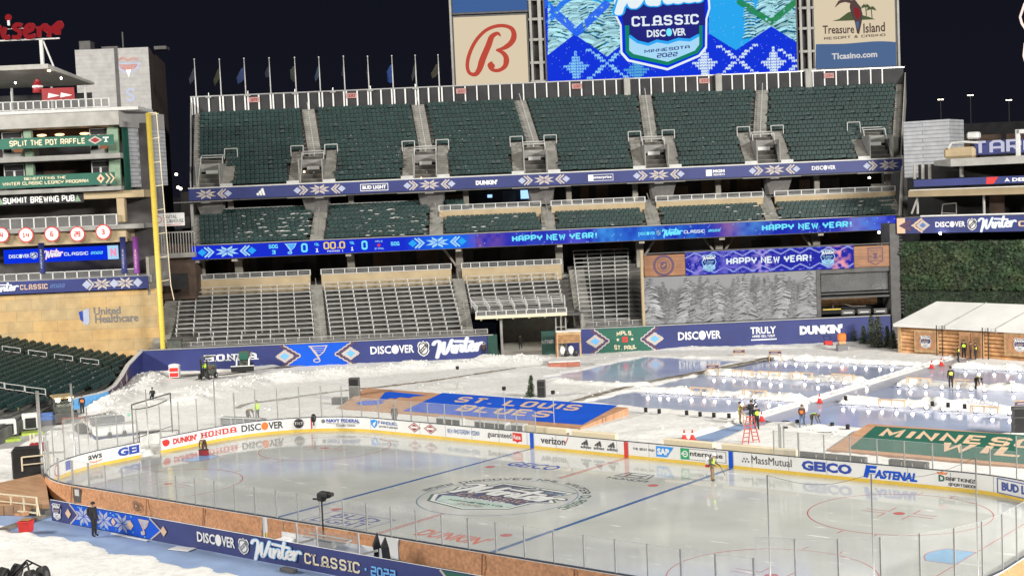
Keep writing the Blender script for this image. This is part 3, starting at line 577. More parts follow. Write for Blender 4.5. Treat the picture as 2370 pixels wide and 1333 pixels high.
def ice_badge(mb):
    f = lambda q, s=1.: [(a*3.55*s, b*3.35*s) for a, b in q]
    out = [(-.62, 1), (.98, .88), (.80, .42), (1.10, .12), (.78, -.12), (.72, -.62), (.05, -1.0), (-.85, -.78), (-1.12, -.35), (-.98, -.02), (-1.12, .35), (-.72, .52)]
    mb.decal(poly(f(out)[::-1]), gf, 4, 0); mb.decal(poly(f(out, .955)[::-1]), gf, 5, .001); mb.decal(poly(f(out, .89)[::-1]), gf, 6, .002)
    mb.decal(poly(f([(-.5, .84), (.82, .76), (.70, .56), (-.5, .62)])[::-1]), gf, 3, .003)
    for k in range(6): mb.decal(poly(f([(-.45+.22*k, .62), (-.32+.22*k, .80), (-.22+.22*k, .62)])[::-1]), gf, 10, .0035)
    mb.decal(poly(f(shield_pts(.12, .72, .42, .34))[::-1]), gf, 3, .004); mb.decal(ribbon(f([(-.02, .66), (.26, .80)]), .16), gf, 5, .005)
    mb.decal(poly(f([(-.90, -.32), (-.62, -.26), (-.35, -.36), (-.1, -.26), (.2, -.34), (.45, -.28), (.66, -.36), (.62, -.55), (.05, -.88), (-.74, -.68)])[::-1]), gf, 7, .003)
    for i, s in enumerate(winter(-3.9, -.25, 7.8, 2.9, 1.35, .0)): mb.decal(s, gf, 3, .006+i*.0001)
    for i, s in enumerate(winter(-3.9, -.25, 7.8, 2.9, .85, .0)): mb.decal(s, gf, 5, .009+i*.0001)
    put_block(mb, gf, 'CLASSIC', -2.55, -.72, 4.9, .72, 8, .013, 1.3, True); put_sans(mb, gf, 'DISCOVER', -1.75, -1.28, 3.2, .42, 5, .013, .03)
    put_block(mb, gf, 'MINNESOTA', -2.1, -1.95, 3.9, .36, 4, .013, 1.4); put_block(mb, gf, '2022', -.95, -2.5, 1.7, .36, 8, .013, 1.4)
ice_badge(ln)
def ice_text(kind, s, p0, p1, ht, m, **k):
    a = G(*p0); b = G(*p1); fn = lambda x, y, o=0.: (a.x+x, (a.y+b.y)/2+y, .004+o)
    (put_block if kind == 'b' else put_sans)(ln, fn, s, 0, -ht/2, b.x-a.x, ht, m, .0, **k)
ice_text('s', 'GEICO', (1172, 1074), (1300, 1081), 1.35, 12, bold=.012); ice_text('b', 'HONDA', (1400, 1106), (1505, 1112), .6, 3, wdt=1.3)
a = G(1470, 1101); ln.decal(ribbon([(a.x-1.15, a.y-.45), (a.x-.9, a.y+.65), (a.x+.9, a.y+.65), (a.x+1.15, a.y-.45)], .16, True), gf, 3, 0); ln.decal(join(ribbon([(a.x-.62, a.y+.55), (a.x-.5, a.y-.3)], .2), ribbon([(a.x+.62, a.y+.55), (a.x+.5, a.y-.3)], .2), rect(a.x-.5, a.y, a.x+.5, a.y+.2)), gf, 3, .001)
ice_text('s', "DUNKIN'", (972, 1231), (1128, 1253), 1.35, 9, bold=.025)
a = G(806, 1203); ln.decal(ribbon([(a.x-2.3, a.y-1.25), (a.x+2.3, a.y-1.25), (a.x+2.3, a.y+1.25), (a.x-2.3, a.y+1.25)], .07, True), gf, 11, 0)
put_sans(ln, gf, 'BUD', a.x-1.55, a.y+.05, 3.3, .95, 11, .0, .02); put_sans(ln, gf, 'LIGHT', a.x-2.0, a.y-1.05, 3.9, .95, 11, .0, .02)
o = ln.build('painted_lines', LM, ICE); o['kind'] = 'structure'

# ---- boards, glass, stanchions
RB = thing('rink_boards', 'white advertising boards with yellow kick strip and clear glass around the main rink', 'rink boards')
G0, G1 = -1.73, .02                                        # open gate at the left end
def band(mb, s0, s1, z0, z1, o0, o1, m=0, step=.6):
    n = max(1, int((s1-s0)/step)); ss = [s0+(s1-s0)*i/n for i in range(n+1)]
    vs = []
    for s in ss: vs += [bfn(s, z0, o0), bfn(s, z1, o0), bfn(s, z1, o1), bfn(s, z0, o1)]
    fs = [(0, 1, 2, 3), (4*n+3, 4*n+2, 4*n+1, 4*n)]
    for i in range(n):
        for k in range(4): fs.append((4*i+k, 4*i+4+k, 4*i+4+(k+1) % 4, 4*i+(k+1) % 4))
    mb.add(vs, fs, m)
mb = MB(); band(mb, G1, G0+PER, .20, 1.05, 0, -.06, 0, .2); mb.build('board', 'board', RB)
mb = MB(); band(mb, G1, G0+PER, -.05, .196, .015, -.06); mb.build('kick_plate', 'kick', RB)
mb = MB(); band(mb, G1, G0+PER, 1.053, 1.09, .02, -.10); mb.build('cap_rail', 'cap', RB)
mb = MB()
for s in np.arange(G1, PER+G0, 2.44): band(mb, s-.012, s+.012, .21, 1.04, .003, 0)
mb.build('panel_joint', 'inkgrey', RB)
S_NEAR0 = sum(SEG[:6]); S_NEAR1 = S_NEAR0+43.9; S_FAR0 = SEG[0]+SEG[1]; S_FAR1 = S_FAR0+43.9
sb0 = S_FAR0+(21.95-7.4); sb1 = S_FAR0+(21.95+10.2)        # players' benches: no glass
def gh(s):
    s %= PER; e = (s < S_FAR0-3) or (S_FAR1+3 < s < S_NEAR0-3) or s > S_NEAR1+3; return 3.35 if e else 2.5
posts = []; s = G1+.05; mat('stanchion_grey', (.34, .34, .33), .45, var=.08)
while s < PER+G0:
    if not (sb0+.3 < s < sb1-.3): posts.append(s)
    s += 1.62
for i, s in enumerate(posts):
    x, y, _, _ = bp(s)
    if x > 27.5 and y > 1.0: continue                       # outside the picture
    mb = MB(); h = max(gh(s), gh(s+1.3)); q = bfn(s, 0, -.05); thick = .085 if (abs(s-S_NEAR0) < 3 or abs(s-S_NEAR1) < 2 or i % 9 == 4) else .058
    mb.box(q[0]-thick/2, q[1]-thick/2, 1.09, q[0]+thick/2, q[1]+thick/2, h+.02); mb.build('stanchion', 'stanchion_grey', RB)
    if i+1 < len(posts) and posts[i+1]-s < 2:
        mb = MB(); band(mb, s+.04, posts[i+1]-.04, 1.10, gh(s), -.045, -.057, 0, .8); band(mb, s+.04, posts[i+1]-.04, gh(s)+.002, gh(s)+.022, -.043, -.059, 1, .8); mb.build('glass_pane', ['glass', 'glass_edge'], RB)
# lettering on the boards
BM = ['ink', 'red', 'logo_blue', 'orange', 'inkgrey', 'wm_blue', 'darkred', 'sap_blue', 'ent_green', 'white', 'royal', 'bud_blue', 'maroon', 'green']
lt = MB(); _b0 = bfn
def bfn(a, b, o=0.): return _b0(a, b, o+.014 if 0 < o < .02 else o)
def bt(kind, s, p0, p1, z, ht, m, o=.004, **k):
    a, b = bs(p0), bs(p1); (put_block if kind == 'b' else put_sans)(lt, bfn, s, a, z, b-a, ht, m, o, **k)
lt.decal(disc(bs(384), .66, .30, .24), bfn, 1, .004); lt.decal(disc(bs(379), .76, .14, .12), bfn, 1, .006)
bt('s', "DUNKIN'", 400, 455, .44, .44, 1, bold=.05); bt('b', 'HONDA', 463, 550, .42, .50, 1, wdt=1.5, slab=True)
a, b = bs(559), bs(656); put_discover(lt, bfn, a, .40, b-a, .52, 0, 3, .004)
a = bs(691); lt.decal(disc(a, .66, .36, .36), bfn, 0, .004); put_block(lt, bfn, 'TNT', a-.3, .53, .6, .26, 9, .007, 1.5)
for px in (721,): lt.decal(rect(bs(px)-.045, .2, bs(px)+.045, 1.04), bfn, 1, .004)
lt.decal(disc(bs(749), .76, .15), bfn, 4, .004); bt('s', 'NAVY FEDERAL', 756, 832, .66, .26, 2, bold=.03); bt('s', 'Credit Union', 778, 822, .34, .22, 4, bold=.01); lt.decal(rect(bs(756), .60, bs(832), .625), bfn, 4, .004)
a = bs(866); lt.decal(poly([(a-.33, .9), (a, .98), (a+.33, .9), (a+.28, .55), (a, .34), (a-.28, .55)][::-1]), bfn, 7, .004); lt.decal(poly([(a-.12, .86), (a+.22, .86), (a+.02, .45), (a-.12, .6)][::-1]), bfn, 9, .007)
bt('b', 'FANDUEL', 876, 921, .64, .28, 5, wdt=1.4); bt('b', 'SPORTSBOOK', 877, 922, .42, .14, 4, wdt=1.3)
for px in (959, 996):
    a = bs(px); lt.decal(diamond(a, .66, .62, .36), bfn, 6, .004); lt.decal(diamond(a, .66, .52, .29), bfn, 9, .006); lt.decal(diamond(a, .66, .45, .25), bfn, 6, .008); lt.decal(rect(a-.33, .60, a+.33, .74), bfn, 9, .010); pass
bt('b', 'NEW AMSTERDAM VODKA', 1035, 1110, .48, .36, 5, wdt=1.0)
bt('s', 'guaranteed', 1129, 1184, .42, .48, 0, bold=.01); a, b = bs(1186), bs(1208); lt.decal(poly([(a, .38), (a+(b-a)*.3, .38), (a+(b-a)*.5, .26), (a+(b-a)*.7, .38), (b, .38), (b, .95), (a, .95)]), bfn, 1, .004); put_sans(lt, bfn, 'Rate', a+.1, .52, b-a-.2, .3, 9, .007)
for sx_ in (-1, 1): lt.decal(rect(S_FAR0+21.95+7.62*sx_-.15, .02, S_FAR0+21.95+7.62*sx_+.15, 1.04), bfn, 10, .018)
lt.decal(rect(S_FAR0+21.95-.15, .02, S_FAR0+21.95+.15, 1.04), bfn, 1, .018); lt.decal(poly([(S_FAR0+21.85, .78), (S_FAR0+22.05, .78), (S_FAR0+21.98, .95)]), bfn, 9, .022)
bt('s', 'verizon', 1251, 1308, .42, .44, 0, bold=.02); a = bs(1312); lt.decal(ribbon([(a-.18, .70), (a-.05, .6), (a+.14, .98)], .05), bfn, 1, .004)
for px in (1356, 1386, 1417):
    a = bs(px); put_adidas(lt, bfn, a-.34, .58, .72, .36, 0, .004); put_sans(lt, bfn, 'adidas', a-.42, .36, .84, .20, 0, .004)
bt('b', 'THE BEST RUN', 1465, 1514, .57, .17, 0, wdt=1.2); a, b = bs(1519), bs(1559); lt.decal(poly([(a, .30), (a+(b-a)*.6, .30), (b, .96), (a, .96)]), bfn, 7, .004); put_sans(lt, bfn, 'SAP', a+.08, .42, (b-a)*.68, .42, 9, .007, .05)
a, b = bs(1576), bs(1680); lt.decal(ribbon([(a, .30), (b, .30), (b, .96), (a, .96)], .03, True), bfn, 4, .004); lt.decal(rect(a, .3, a+(b-a)*.19, .96), bfn, 8, .006); lt.decal(ring(a+(b-a)*.10, .63, .17, .07), bfn, 9, .009); lt.decal(rect(a+.02, .60, a+(b-a)*.13, .66), bfn, 9, .011); put_sans(lt, bfn, 'nterprise', a+(b-a)*.21, .44, (b-a)*.72, .40, 0, .007)
a = bs(1726)
for k, (u_, v_) in enumerate(((-.2, .0), (0, .0), (.2, .0), (-.1, .16), (.1, .16))): lt.decal(disc(a+u_, .52+v_, .055, n=10), bfn, 0, .004)
bt('s', 'MassMutual', 1739, 1832, .44, .46, 0, bold=0); bt('s', 'GEICO', 1855, 1972, .34, .58, 2, bold=.05); bt('s', 'F', 1999, 2024, .28, .70, 10, bold=.05, shear=.25); bt('s', 'ASTENAL', 2024, 2121, .28, .50, 10, bold=.05, shear=.2)
bt('s', 'D', 2173, 2186, .46, .36, 13, bold=.04); bt('b', 'RAFTKINGS', 2188, 2262, .50, .26, 0, wdt=1.3); bt('b', 'SPORTSBOOK', 2196, 2262, .26, .17, 0, wdt=1.2); a = bs(2180); lt.decal(poly([(a-.24, .86), (a+.24, .86), (a+.30, 1.0), (a+.1, .93), (a, 1.03), (a-.1, .93), (a-.30, 1.0)]), bfn, 3, .004)
a = bs(2308); lt.decal(ribbon([(a, .22), (a+3.3, .22), (a+3.3, .98), (a, .98)], .05, True), bfn, 11, .004); put_sans(lt, bfn, 'BUD LIGHT', a+.25, .36, 2.8, .46, 11, .004, .05)
_lb = [(s, *proj((*bp(s)[:2], .6))) for s in np.arange(-14, G0, .02)]
ls = lambda px: min((abs(q[1]-px), q[0]) for q in _lb)[1]
a, b = ls(204), ls(236); put_sans(lt, bfn, 'aws', a, .56, b-a, .30, 0, .004); lt.decal(ribbon([(a+.1, .46), ((a+b)/2, .34), (b, .44)], .06), bfn, 3, .004)
a = ls(272); put_sans(lt, bfn, 'GEI', a, .36, G0-a-.1, .58, 2, .004, .05); lt.decal(ring(ls(131), .62, .34, .09), bfn, 1, .004); a = ls(157); lt.decal(rect(a-.3, .35, a+.3, .95), bfn, 2, .004)
lt.build('lettering', BM, RB)
# orange cloth hung over the outside of the near boards
OC = thing('cloth_cover', 'orange wood-print cloth hung over the back of the near rink boards', 'cloth cover')
mb = MB(); sm = MB()
def cloth(mb, s0, s1, top=1.02):
    n = int((s1-s0)/.25); vs = []; fs = []
    for i in range(n+1):
        s = s0+(s1-s0)*i/n
        for j in range(6):
            z = top*(1-j/5)*.98+.01; o = -.13-.05*math.sin(s*1.7+j*.8)*j/5-.04*math.sin(s*.6)*(j/5)-.01*j; vs.append(bfn(s, z, o))
    for i in range(n):
        for j in range(5): fs.append((i*6+j, i*6+6+j, i*6+7+j, i*6+1+j))
    mb.add(vs, fs)
_nb = [(s, *proj((*bp(s)[:2], 1.0))) for s in np.arange(S_NEAR0-10, PER-3, .05)]
ns = lambda px: min((abs(q[1]-px), q[0]) for q in _nb)[1]
for p0, p1 in ((121, 610), (622, 660), (662, 874), (928, 1440)): cloth(mb, ns(p1), ns(p0))
cloth(mb, S_NEAR0-17, ns(1440)-.02)
mb.build('cloth', 'orange_cloth', OC, True)
for px in (172, 205, 345, 478, 1122, 1335):
    s = ns(px); sm.add([bfn(s-.04, .05, -.30), bfn(s+.04, .05, -.30), bfn(s+.04, 1.0, -.20), bfn(s-.04, 1.0, -.20)], [(0, 1, 2, 3)])
sm.build('seam', 'seam', OC)
mb = MB()
a = ns(322); fo = lambda x, y, o=0.: bfn(a-x, y, -.27-o)
mb.decal(ring(0, .52, .26, .05), fo, 0, .01); mb.decal(ring(0, .52, .14, .07), fo, 0, .01)
a2 = ns(236); fo2 = lambda x, y, o=0.: bfn(a2-x, y, -.25-o); put_block(mb, fo2, 'BENCH 1', -.45, .62, .9, .16, 0, .02)
mb.build('lettering', 'ink', OC)
mb = MB(); a = ns(185); fo = lambda x, y, o=0.: bfn(a-x, y, -.20-o); mb.decal(rect(-.36, .12, .36, .98), fo, 0, .02); mb.decal(rect(-.22, .5, .22, .88), fo, 1, .03); mb.build('window', ['dkgrey', 'white_metal'], OC)
NC = MB(); n0 = ns(118); n1 = n0+2.4
band(NC, n0, n1, .02, 1.0, -.12, -.16); o = NC.build('banner', 'navy'); tag(o, 'short navy banner wrapped round the rounded near corner of the rink boards', 'banner')
# pale equipment panels where the cloth is missing
mb = MB(); band(mb, ns(926), ns(877), .05, 1.05, -.12, -.2); o = mb.build('timer_cabinet', 'board'); tag(o, 'white cabinet bare of cloth between orange covers behind the near boards', 'cabinet')

# ---- near wrap banner
BY = -16.55; BN = thing('wrap_banner', 'long navy banner with a blue snowflake end and big script lettering below the near boards', 'banner', (0, BY, 0))
fb = lambda a, b, o=0.: (a, -(o-.06), b)
mb = MB(); xs = np.linspace(-18.62, 16, 140); vs = []
for x in xs: vs += [(x, .015*math.sin(x*.9)+.008*math.sin(x*2.3), .01), (x, .010*math.sin(x*1.9), .6), (x, 0, 1.19)]
mb.add(vs, [(3*i+j, 3*i+3+j, 3*i+4+j, 3*i+1+j) for i in range(len(xs)-1) for j in (0, 1)]); mb.build('cloth', 'navy', BN, True)
def bx(px): d = ray(px, 1200+max(0, (px-120))*.10); return CAM[0]+d[0]*((BY-CAM[1])/d[1])
lt = MB(); LMb = ['white', 'royal', 'greyblue', 'peach', 'tansilver', 'navy', 'wm_blue', 'cream', 'skyblue', 'green', 'inkgrey', 'red']
x0, x1 = bx(166), bx(372); lt.decal(poly([(x0, .06), (x1-.9, .06), (x1, .6), (x1-.9, 1.14), (x0, 1.14), (x0+.7, .6)]), fb, 1, .09)
lt.decal(ribbon([(x0-.1, .04), (x0+.65, .6), (x0-.1, 1.16)], .09), fb, 4, .095); lt.decal(ribbon([(x1-.85, .04), (x1+.05, .6), (x1-.85, 1.16)], .09), fb, 4, .095)
for px in (196, 242, 285): lt.decal(star8(bx(px), .6, .78, .52), fb, 2, .10)
for px in (218, 264): lt.decal(diamond(bx(px), .6, .2, .22), fb, 3, .105)
for px in (160, 303, 374): lt.decal(diamond(bx(px)+(.2 if px == 374 else 0), .6, .28, .28), fb, 3, .105)
for k in range(26): lt.decal(rect(x0+.5+random.random()*(x1-x0-1.4), random.choice([.1, .2, .98, 1.06]), 0, 0) if False else diamond(x0+.5+random.random()*(x1-x0-1.5), random.choice([.12, .24, .96, 1.06]), .07, .06), fb, 8, .098)
put_note(lt, fb, bx(334), .62, .8, 2, 3, .11); put_badge(lt, fb, bx(134), .62, .85, 1.02, 0, 5, 3, .10, 0)
put_discover(lt, fb, bx(457), .40, bx(544)-bx(457), .52, 0, 0, .10); put_league(lt, fb, bx(564), .60, .78, .84, 0, 10, .10)
put_winter(lt, fb, bx(582), .05, bx(700)-bx(582), 1.12, 8, 0, .10); put_block(lt, fb, 'CLASSIC', bx(704), .32, bx(832)-bx(704), .52, 7, .10, 1.35, True); put_block(lt, fb, '2022', bx(857), .34, bx(914)-bx(857), .44, 8, .10, 1.3); lt.decal(rect(bx(845)-.05, .52, bx(845)+.07, .64), fb, 8, .10)
g0 = bx(1030); lt.decal(poly([(g0-.2, 1.15), (g0+.9, .2), (16, .2), (16, 1.15)]), fb, 9, .09); lt.decal(ribbon([(g0-.3, 1.17), (g0+.9, .1)], .12), fb, 4, .095); put_block(lt, fb, 'MPLS.', g0+.9, .62, 1.7, .4, 7, .10, 1.3); put_block(lt, fb, 'ST. PAUL', g0+.9, .1, 2.6, .4, 7, .10, 1.3)
lt.build('lettering', LMb, BN)
mb = MB(); mb.cyl((-18.62, .02, 1.19), (16, .02, 1.19), .02, n=6); mb.build('top_rope', 'white_metal', BN)
# ================================================================ OUTFIELD WALL AND GRANDSTAND
O3 = SW(0, 0, 0)
def st_thing(name, label, cat, group=None): return thing(name, label, cat, O3, SANG, group)
def front(v): return lambda a, b, o=0.: (a, v-o, b)       # decal frame on a plane facing the field
WL = st_thing('padded_wall', 'navy padded outfield wall left of the tunnel with carmaker and winter lettering', 'outfield wall')
uE = SU(1142, 790, 0)
mb = MB(); mb.rbox(.2, 0, -.3, SU(1128, 790, 0), .5, 2.42, .05); mb.build('padding', 'navy', WL); mb = MB(); mb.box(SU(1128, 790)+.02, -.01, -.3, uE+.4, .5, 2.5); mb.build('end_panel', 'gate_green', WL)
mb = MB(); mb.rbox(.2, -.04, 2.43, uE, .55, 2.52, .02); mb.build('cap', 'steel', WL)
lt = MB(); f = front(0); LW = ['white', 'royal', 'greyblue', 'tansilver', 'maroon', 'wm_blue', 'peach', 'skyblue', 'green', 'cream', 'red', 'ink']
def wz(px, py, v=0): return S(px, py, v)
def wtext(mb, f, kind, s, p0, p1, z0, ht, m, v=0, **k): a = SU(p0, 800, v); b = SU(p1, 800, v); (put_block if kind == 'b' else put_sans)(mb, f, s, a, z0, b-a, ht, m, .012, **k)
wtext(lt, f, 'b', 'HONDA', 470, 597, .95, .85, 0, wdt=1.6, slab=True)
def team_panel(lt, f, uc, half, mfill, mdia, z0=.06, z1=2.40, zig=.22):
    zc = (z0+z1)/2; lt.decal(poly([(uc-half, z0), (uc+half, z0), (uc+half*.48, zc), (uc+half, z1), (uc-half, z1), (uc-half*.48, zc)]), f, mfill, .012)
    for sg in (-1, 1):
        P = []; nz = 9
        for i in range(2*nz+1):
            t = i/nz-1; P.append((uc+sg*(half*(.50+.54*abs(t))+(.13 if i % 2 else 0)), zc+t*(z1-z0)/2))
        lt.decal(ribbon(P, .12), f, 3, .02); cx = uc+sg*half*1.02
        lt.decal(ribbon([(a+sg*.34, b) for a, b in P], .20), f, 4, .018)
        lt.decal(diamond(cx+sg*.0, zc, .98, .68), f, 3, .03)
        for k in range(4):
            for q in (-1, 1): lt.decal(rect(cx-.8+.25*k+(.06 if q > 0 else 0), zc+q*(.14+.14*k)-.09, cx-.6+.25*k+(.06 if q > 0 else 0), zc+q*(.14+.14*k)+.09), f, 3, .031+.001*k); lt.decal(rect(cx+.6-.25*k, zc+q*(.14+.14*k)-.09, cx+.8-.25*k, zc+q*(.14+.14*k)+.09), f, 3, .036+.001*k)
        lt.decal(diamond(cx, zc, .50, .36), f, mdia, .04)
team_panel(lt, f, SU(735, 815), (SU(822, 815)-SU(648, 815))/2*.86, 1, 7)
put_note(lt, f, SU(735, 815), 1.32, 1.75, 1, 3, .05)
a, b = SU(857, 805), SU(958, 805); put_discover(lt, f, a, 1.02, b-a, .82, 0, 0, .012); put_league(lt, f, SU(980, 803), 1.38, 1.25, 1.65, 0, 11, .012)
put_winter(lt, f, SU(1001, 800), .35, SU(1122, 800)-SU(1001, 800), 2.0, 2, 0, .012); lt.build('lettering', LW, WL)
# right part
WR = st_thing('padded_wall', 'navy padded outfield wall right of the tunnel under the snowy forest mural', 'outfield wall')
uR0, uR1 = SU(1312, 780), SU(2062, 760)
mb = MB(); mb.rbox(uR0, 0, -.3, uR1, .5, 2.62, .05); mb.build('padding', 'navy', WR); mb = MB(); mb.rbox(uR0, -.04, 2.63, uR1, .6, 2.72, .02); mb.build('cap', 'steel', WR)
lt = MB(); team_panel(lt, f, SU(1446, 775), (SU(1525, 775)-SU(1368, 775))/2*.86, 8, 7, .06, 2.6)
uc = SU(1446, 775)
for s, z, w_, bend in (('MPLS.', 1.75, 1.7, -.10), ('ST. PAUL', .42, 2.3, .12)):
    vs, fs = fit(block(s, 1.45), -1, 0, 2, 1); lt.decal(([(uc+x*w_/2, z+y*.48+bend*(1-x*x)*(-1 if bend < 0 else -1)*1.2) for x, y in vs], fs), f, 9, .05)
lt.decal(rect(uc-.28, 1.12, uc+.28, 1.68), f, 10, .05); lt.decal(rect(uc-.14, 1.28, uc+.14, 1.36), f, 8, .056); lt.decal(rect(uc-.14, 1.45, uc+.14, 1.53), f, 8, .056)
for sg in (-1, 1):
    P = []
    for i in range(10): t = math.pi/2+i*math.pi/5; r = .2 if i % 2 == 0 else .08; P.append((uc+sg*.75+r*math.cos(t), 1.4+r*math.sin(t)))
    lt.decal(poly(P), f, 9, .05)
a, b = SU(1569, 770), SU(1668, 770); put_discover(lt, f, a, 1.05, b-a, .85, 0, 0, .012)
wtext(lt, f, 's', 'TRULY', 1738, 1797, 1.35, .72, 0, bold=.03); wtext(lt, f, 'b', 'HARD SELTZER', 1742, 1794, .98, .24, 0, wdt=1.3); lt.decal(rect(SU(1738, 770), .68, SU(1797, 770), .80), f, 0, .012)
wtext(lt, f, 's', "DUNKIN'", 1852, 1951, 1.05, .95, 0, bold=.07); lt.build('lettering', LW, WR)
# wall that turns the corner along the foul line
WC = thing('corner_wall', 'low white-capped curved wall beside the corner seats, navy then light blue', 'field wall')
P3 = [(G(335, 864), 2.4), (G(322, 872), 2.15), (G(300, 884), 1.65), (G(285, 901), 1.25), (G(268, 917), .95), (G(252, 926), .88), (G(232, 933), .85), (G(205, 941), .95), (G(180, 948), 1.0), (G(120, 965), 1.0), (G(0, 1012), 1.0)]
for nm, a, b, m in (('padding', 0, 3, 'navy'), ('patterned_panel', 2, 6, 'maroon'), ('panel', 5, 11, 'skyblue')):
    mb = MB(); vs = []
    q = P3[a:b] if nm != 'padding' else P3[0:3]
    for p, z in q: n = Vector((-.8, .6, 0)); vs += [(p.x, p.y, -.2), (p.x, p.y, z), (p.x-.35, p.y+.12, z), (p.x-.35, p.y+.12, -.2)]
    mb.add(vs, [(4*i+k, 4*i+4+k, 4*i+4+(k+1) % 4, 4*i+(k+1) % 4) for i in range(len(q)-1) for k in range(4)]); mb.build(nm, m, WC)
mb = MB()
for (p, z), (q, z2) in zip(P3[:-1], P3[1:]): mb.beam((p.x-.2, p.y+.05, z+.05), (q.x-.2, q.y+.05, z2+.05), .42, .10)
mb.build('cap', 'white_metal', WC)
mb = MB()
for (p, z), (q, z2), k in ((P3[2], P3[3], .5), (P3[3], P3[4], .3), (P3[4], P3[5], .5)):
    c = Vector(p[:2]+(0,)).lerp(Vector(q[:2]+(0,)), k) if False else p.lerp(q, k); d = (q-p).normalized(); n = Vector((d.y, -d.x, 0)); n = n if n.dot(Vector((1, -.5, 0))) > 0 else -n; zz = (z+z2)/2
    fn = lambda x, y, o=0., c=c, d=d, n=n: c+d*x+n*(.05+o)+Vector((0, 0, y)); mb.decal(diamond(0, zz*.5, .9, zz*.46), fn, 0, .01); mb.decal(diamond(0, zz*.5, .55, zz*.28), fn, 1, .02)
mb.build('motif', ['tansilver', 'greyblue'], WC)

# ---- structure of the stand
GS = st_thing('grandstand', 'three-deck concrete outfield grandstand with dark concourses under the scoreboard', 'grandstand')
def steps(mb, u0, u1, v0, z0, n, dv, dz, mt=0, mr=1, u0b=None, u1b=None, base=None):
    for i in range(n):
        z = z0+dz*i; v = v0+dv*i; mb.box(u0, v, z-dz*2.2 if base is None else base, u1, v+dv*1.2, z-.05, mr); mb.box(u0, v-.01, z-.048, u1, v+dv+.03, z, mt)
# lower deck
LV0, LZ0, LDV, LDZ, LN = 1.5, 2.55, .84, .425, 12
mb = MB(); steps(mb, 2.0, 34.6, LV0, LZ0, LN, LDV, LDZ); mb.box(2.6, .5, -.2, 35.6, 1.5, 2.5, 0); mb.box(1.0, .6, -.2, 2.6, 12, 2.5, 0)
tz0 = 5.2
steps(mb, 34.6, 45.75, LV0+LDV*5, LZ0+LDZ*5, 7, LDV, LDZ, base=4.3); steps(mb, 35.6, 45.6, LV0+.2, 4.55, 5, .8, .12, base=4.1)
steps(mb, 47.6, 55.6, LV0, LZ0, 18, LDV, LDZ); mb.box(45.75, .5, -.2, 55.6, 1.5, 2.5, 0); steps(mb, 45.75, 47.6, LV0, LZ0, 15, LDV, LDZ)
pass
mb.build('lower_deck', ['dark_concrete', 'riser'], GS)  # treads in a darker grey than those of the other decks
# aisles with finer steps in the lower deck
def stairs(mb, u0, u1, v0, z0, v1, z1, n, m=0, mr=1):
    for i in range(n):
        t = i/n; z = z0+(z1-z0)*(i+1)/n; v = v0+(v1-v0)*t; mb.box(u0, v, z-(z1-z0)/n*1.6-.05, u1, v+(v1-v0)/n*1.1, z-.02, mr); mb.box(u0, v, z-.018, u1, v+(v1-v0)/n, z, m)
vT, zT = LV0+LDV*LN, LZ0+LDZ*LN
mb = MB()
for pb_, pt_ in ((744, 732), (1084, 1060)):
    mb = MB()
    for i in range(24): t = i/24; u = SU(pb_+(pt_-pb_)*t, 780-115*t, LV0+LDV*12*t); z = LZ0-.3+(zT+.42-LZ0)*(i+1)/24; v = LV0-.1+LDV*12*t; mb.box(u-.62, v, z-.4, u+.62, v+.5, z-.02, 1); mb.box(u-.62, v, z-.018, u+.62, v+.42, z+.03, 0)
    mb.build('aisle_stairs', ['stair', 'stair_dk'], GS)
mb = MB(); stairs(mb, 1.2, 2.95, LV0-.1, 2.3, vT, zT+.12, 24); mb.build('aisle_stairs', ['stair', 'stair_dk'], GS); mb = MB(); stairs(mb, 45.8, 47.5, LV0+.5, LZ0+.1, vT+1, zT+.5, 24); mb.build('aisle_stairs', ['stair', 'stair_dk'], GS); mb = MB(); stairs(mb, 54.2, 55.5, LV0-.1, LZ0-.1, vT+1, zT+.5, 24)
mb.build('aisle_stairs', ['stair', 'stair_dk'], GS)
mb = MB()
for pb_, pt_ in ((744, 732), (1084, 1060)): u = SU(pb_, 780, LV0); u2 = SU(pt_, 665, vT); mb.tube([(u, LV0+.3, LZ0+.9), (u2, vT-.4, zT+.9)], .03); [mb.cyl((u+(u2-u)*i/12, LV0+LDV*i, LZ0+LDZ*i-.2), (u+(u2-u)*i/12, LV0+LDV*i, LZ0+LDZ*i+.8), .025) for i in range(1, 12, 2)]
mb.build('handrail', 'grey_paint', GS)
# tan walls above the benches, their guard rails
def guard(name, u0, u1, v, z0, z1, n, m='white_metal', g=True, dark='railglass', parent=GS):
    mb = MB(); w_ = .075
    mb.box(u0, v-w_/2, z1-w_, u1, v+w_/2, z1); mb.box(u0, v-w_/2, z0, u1, v+w_/2, z0+w_)
    for i in range(n+1): u = u0+(u1-u0)*i/n; mb.box(u-.06, v-w_/2-.003, z0+.003, u+.06, v+w_/2+.003, z1-.003)
    if g:
        for i in range(n): a = u0+(u1-u0)*i/n; b = u0+(u1-u0)*(i+1)/n; mb.box(a+.12, v-.012, z0+.13, b-.12, v+.012, z1-.13, 1)
    return mb.build(name, [m, dark], parent)
TW = 11.9
for p0, p1 in ((411, 718), (744, 1045), (1070, 1300)):
    u0, u1 = SU(p0, 650, TW), SU(p1, 640, TW); mb = MB(); mb.rbox(u0, TW, 7.0, u1, TW+.3, 8.85, .02); mb.build('tan_wall', 'tan', GS); guard('railing', u0, u1, TW+.1, 8.87, 9.5, 11)
mb = MB(); u0, u1 = SU(1335, 590, 16.6), SU(1470, 590, 16.6); mb.box(u0, 16.5, 9.6, u1, 16.6, 9.68); mb.build('top_rail', 'alu', GS)
guard('railing', 4.3, 36.4, 1.1, 2.56, 3.05, 26, 'grey_paint'); guard('railing', 46.6, 55.4, 1.1, 2.76, 3.3, 7, 'grey_paint')
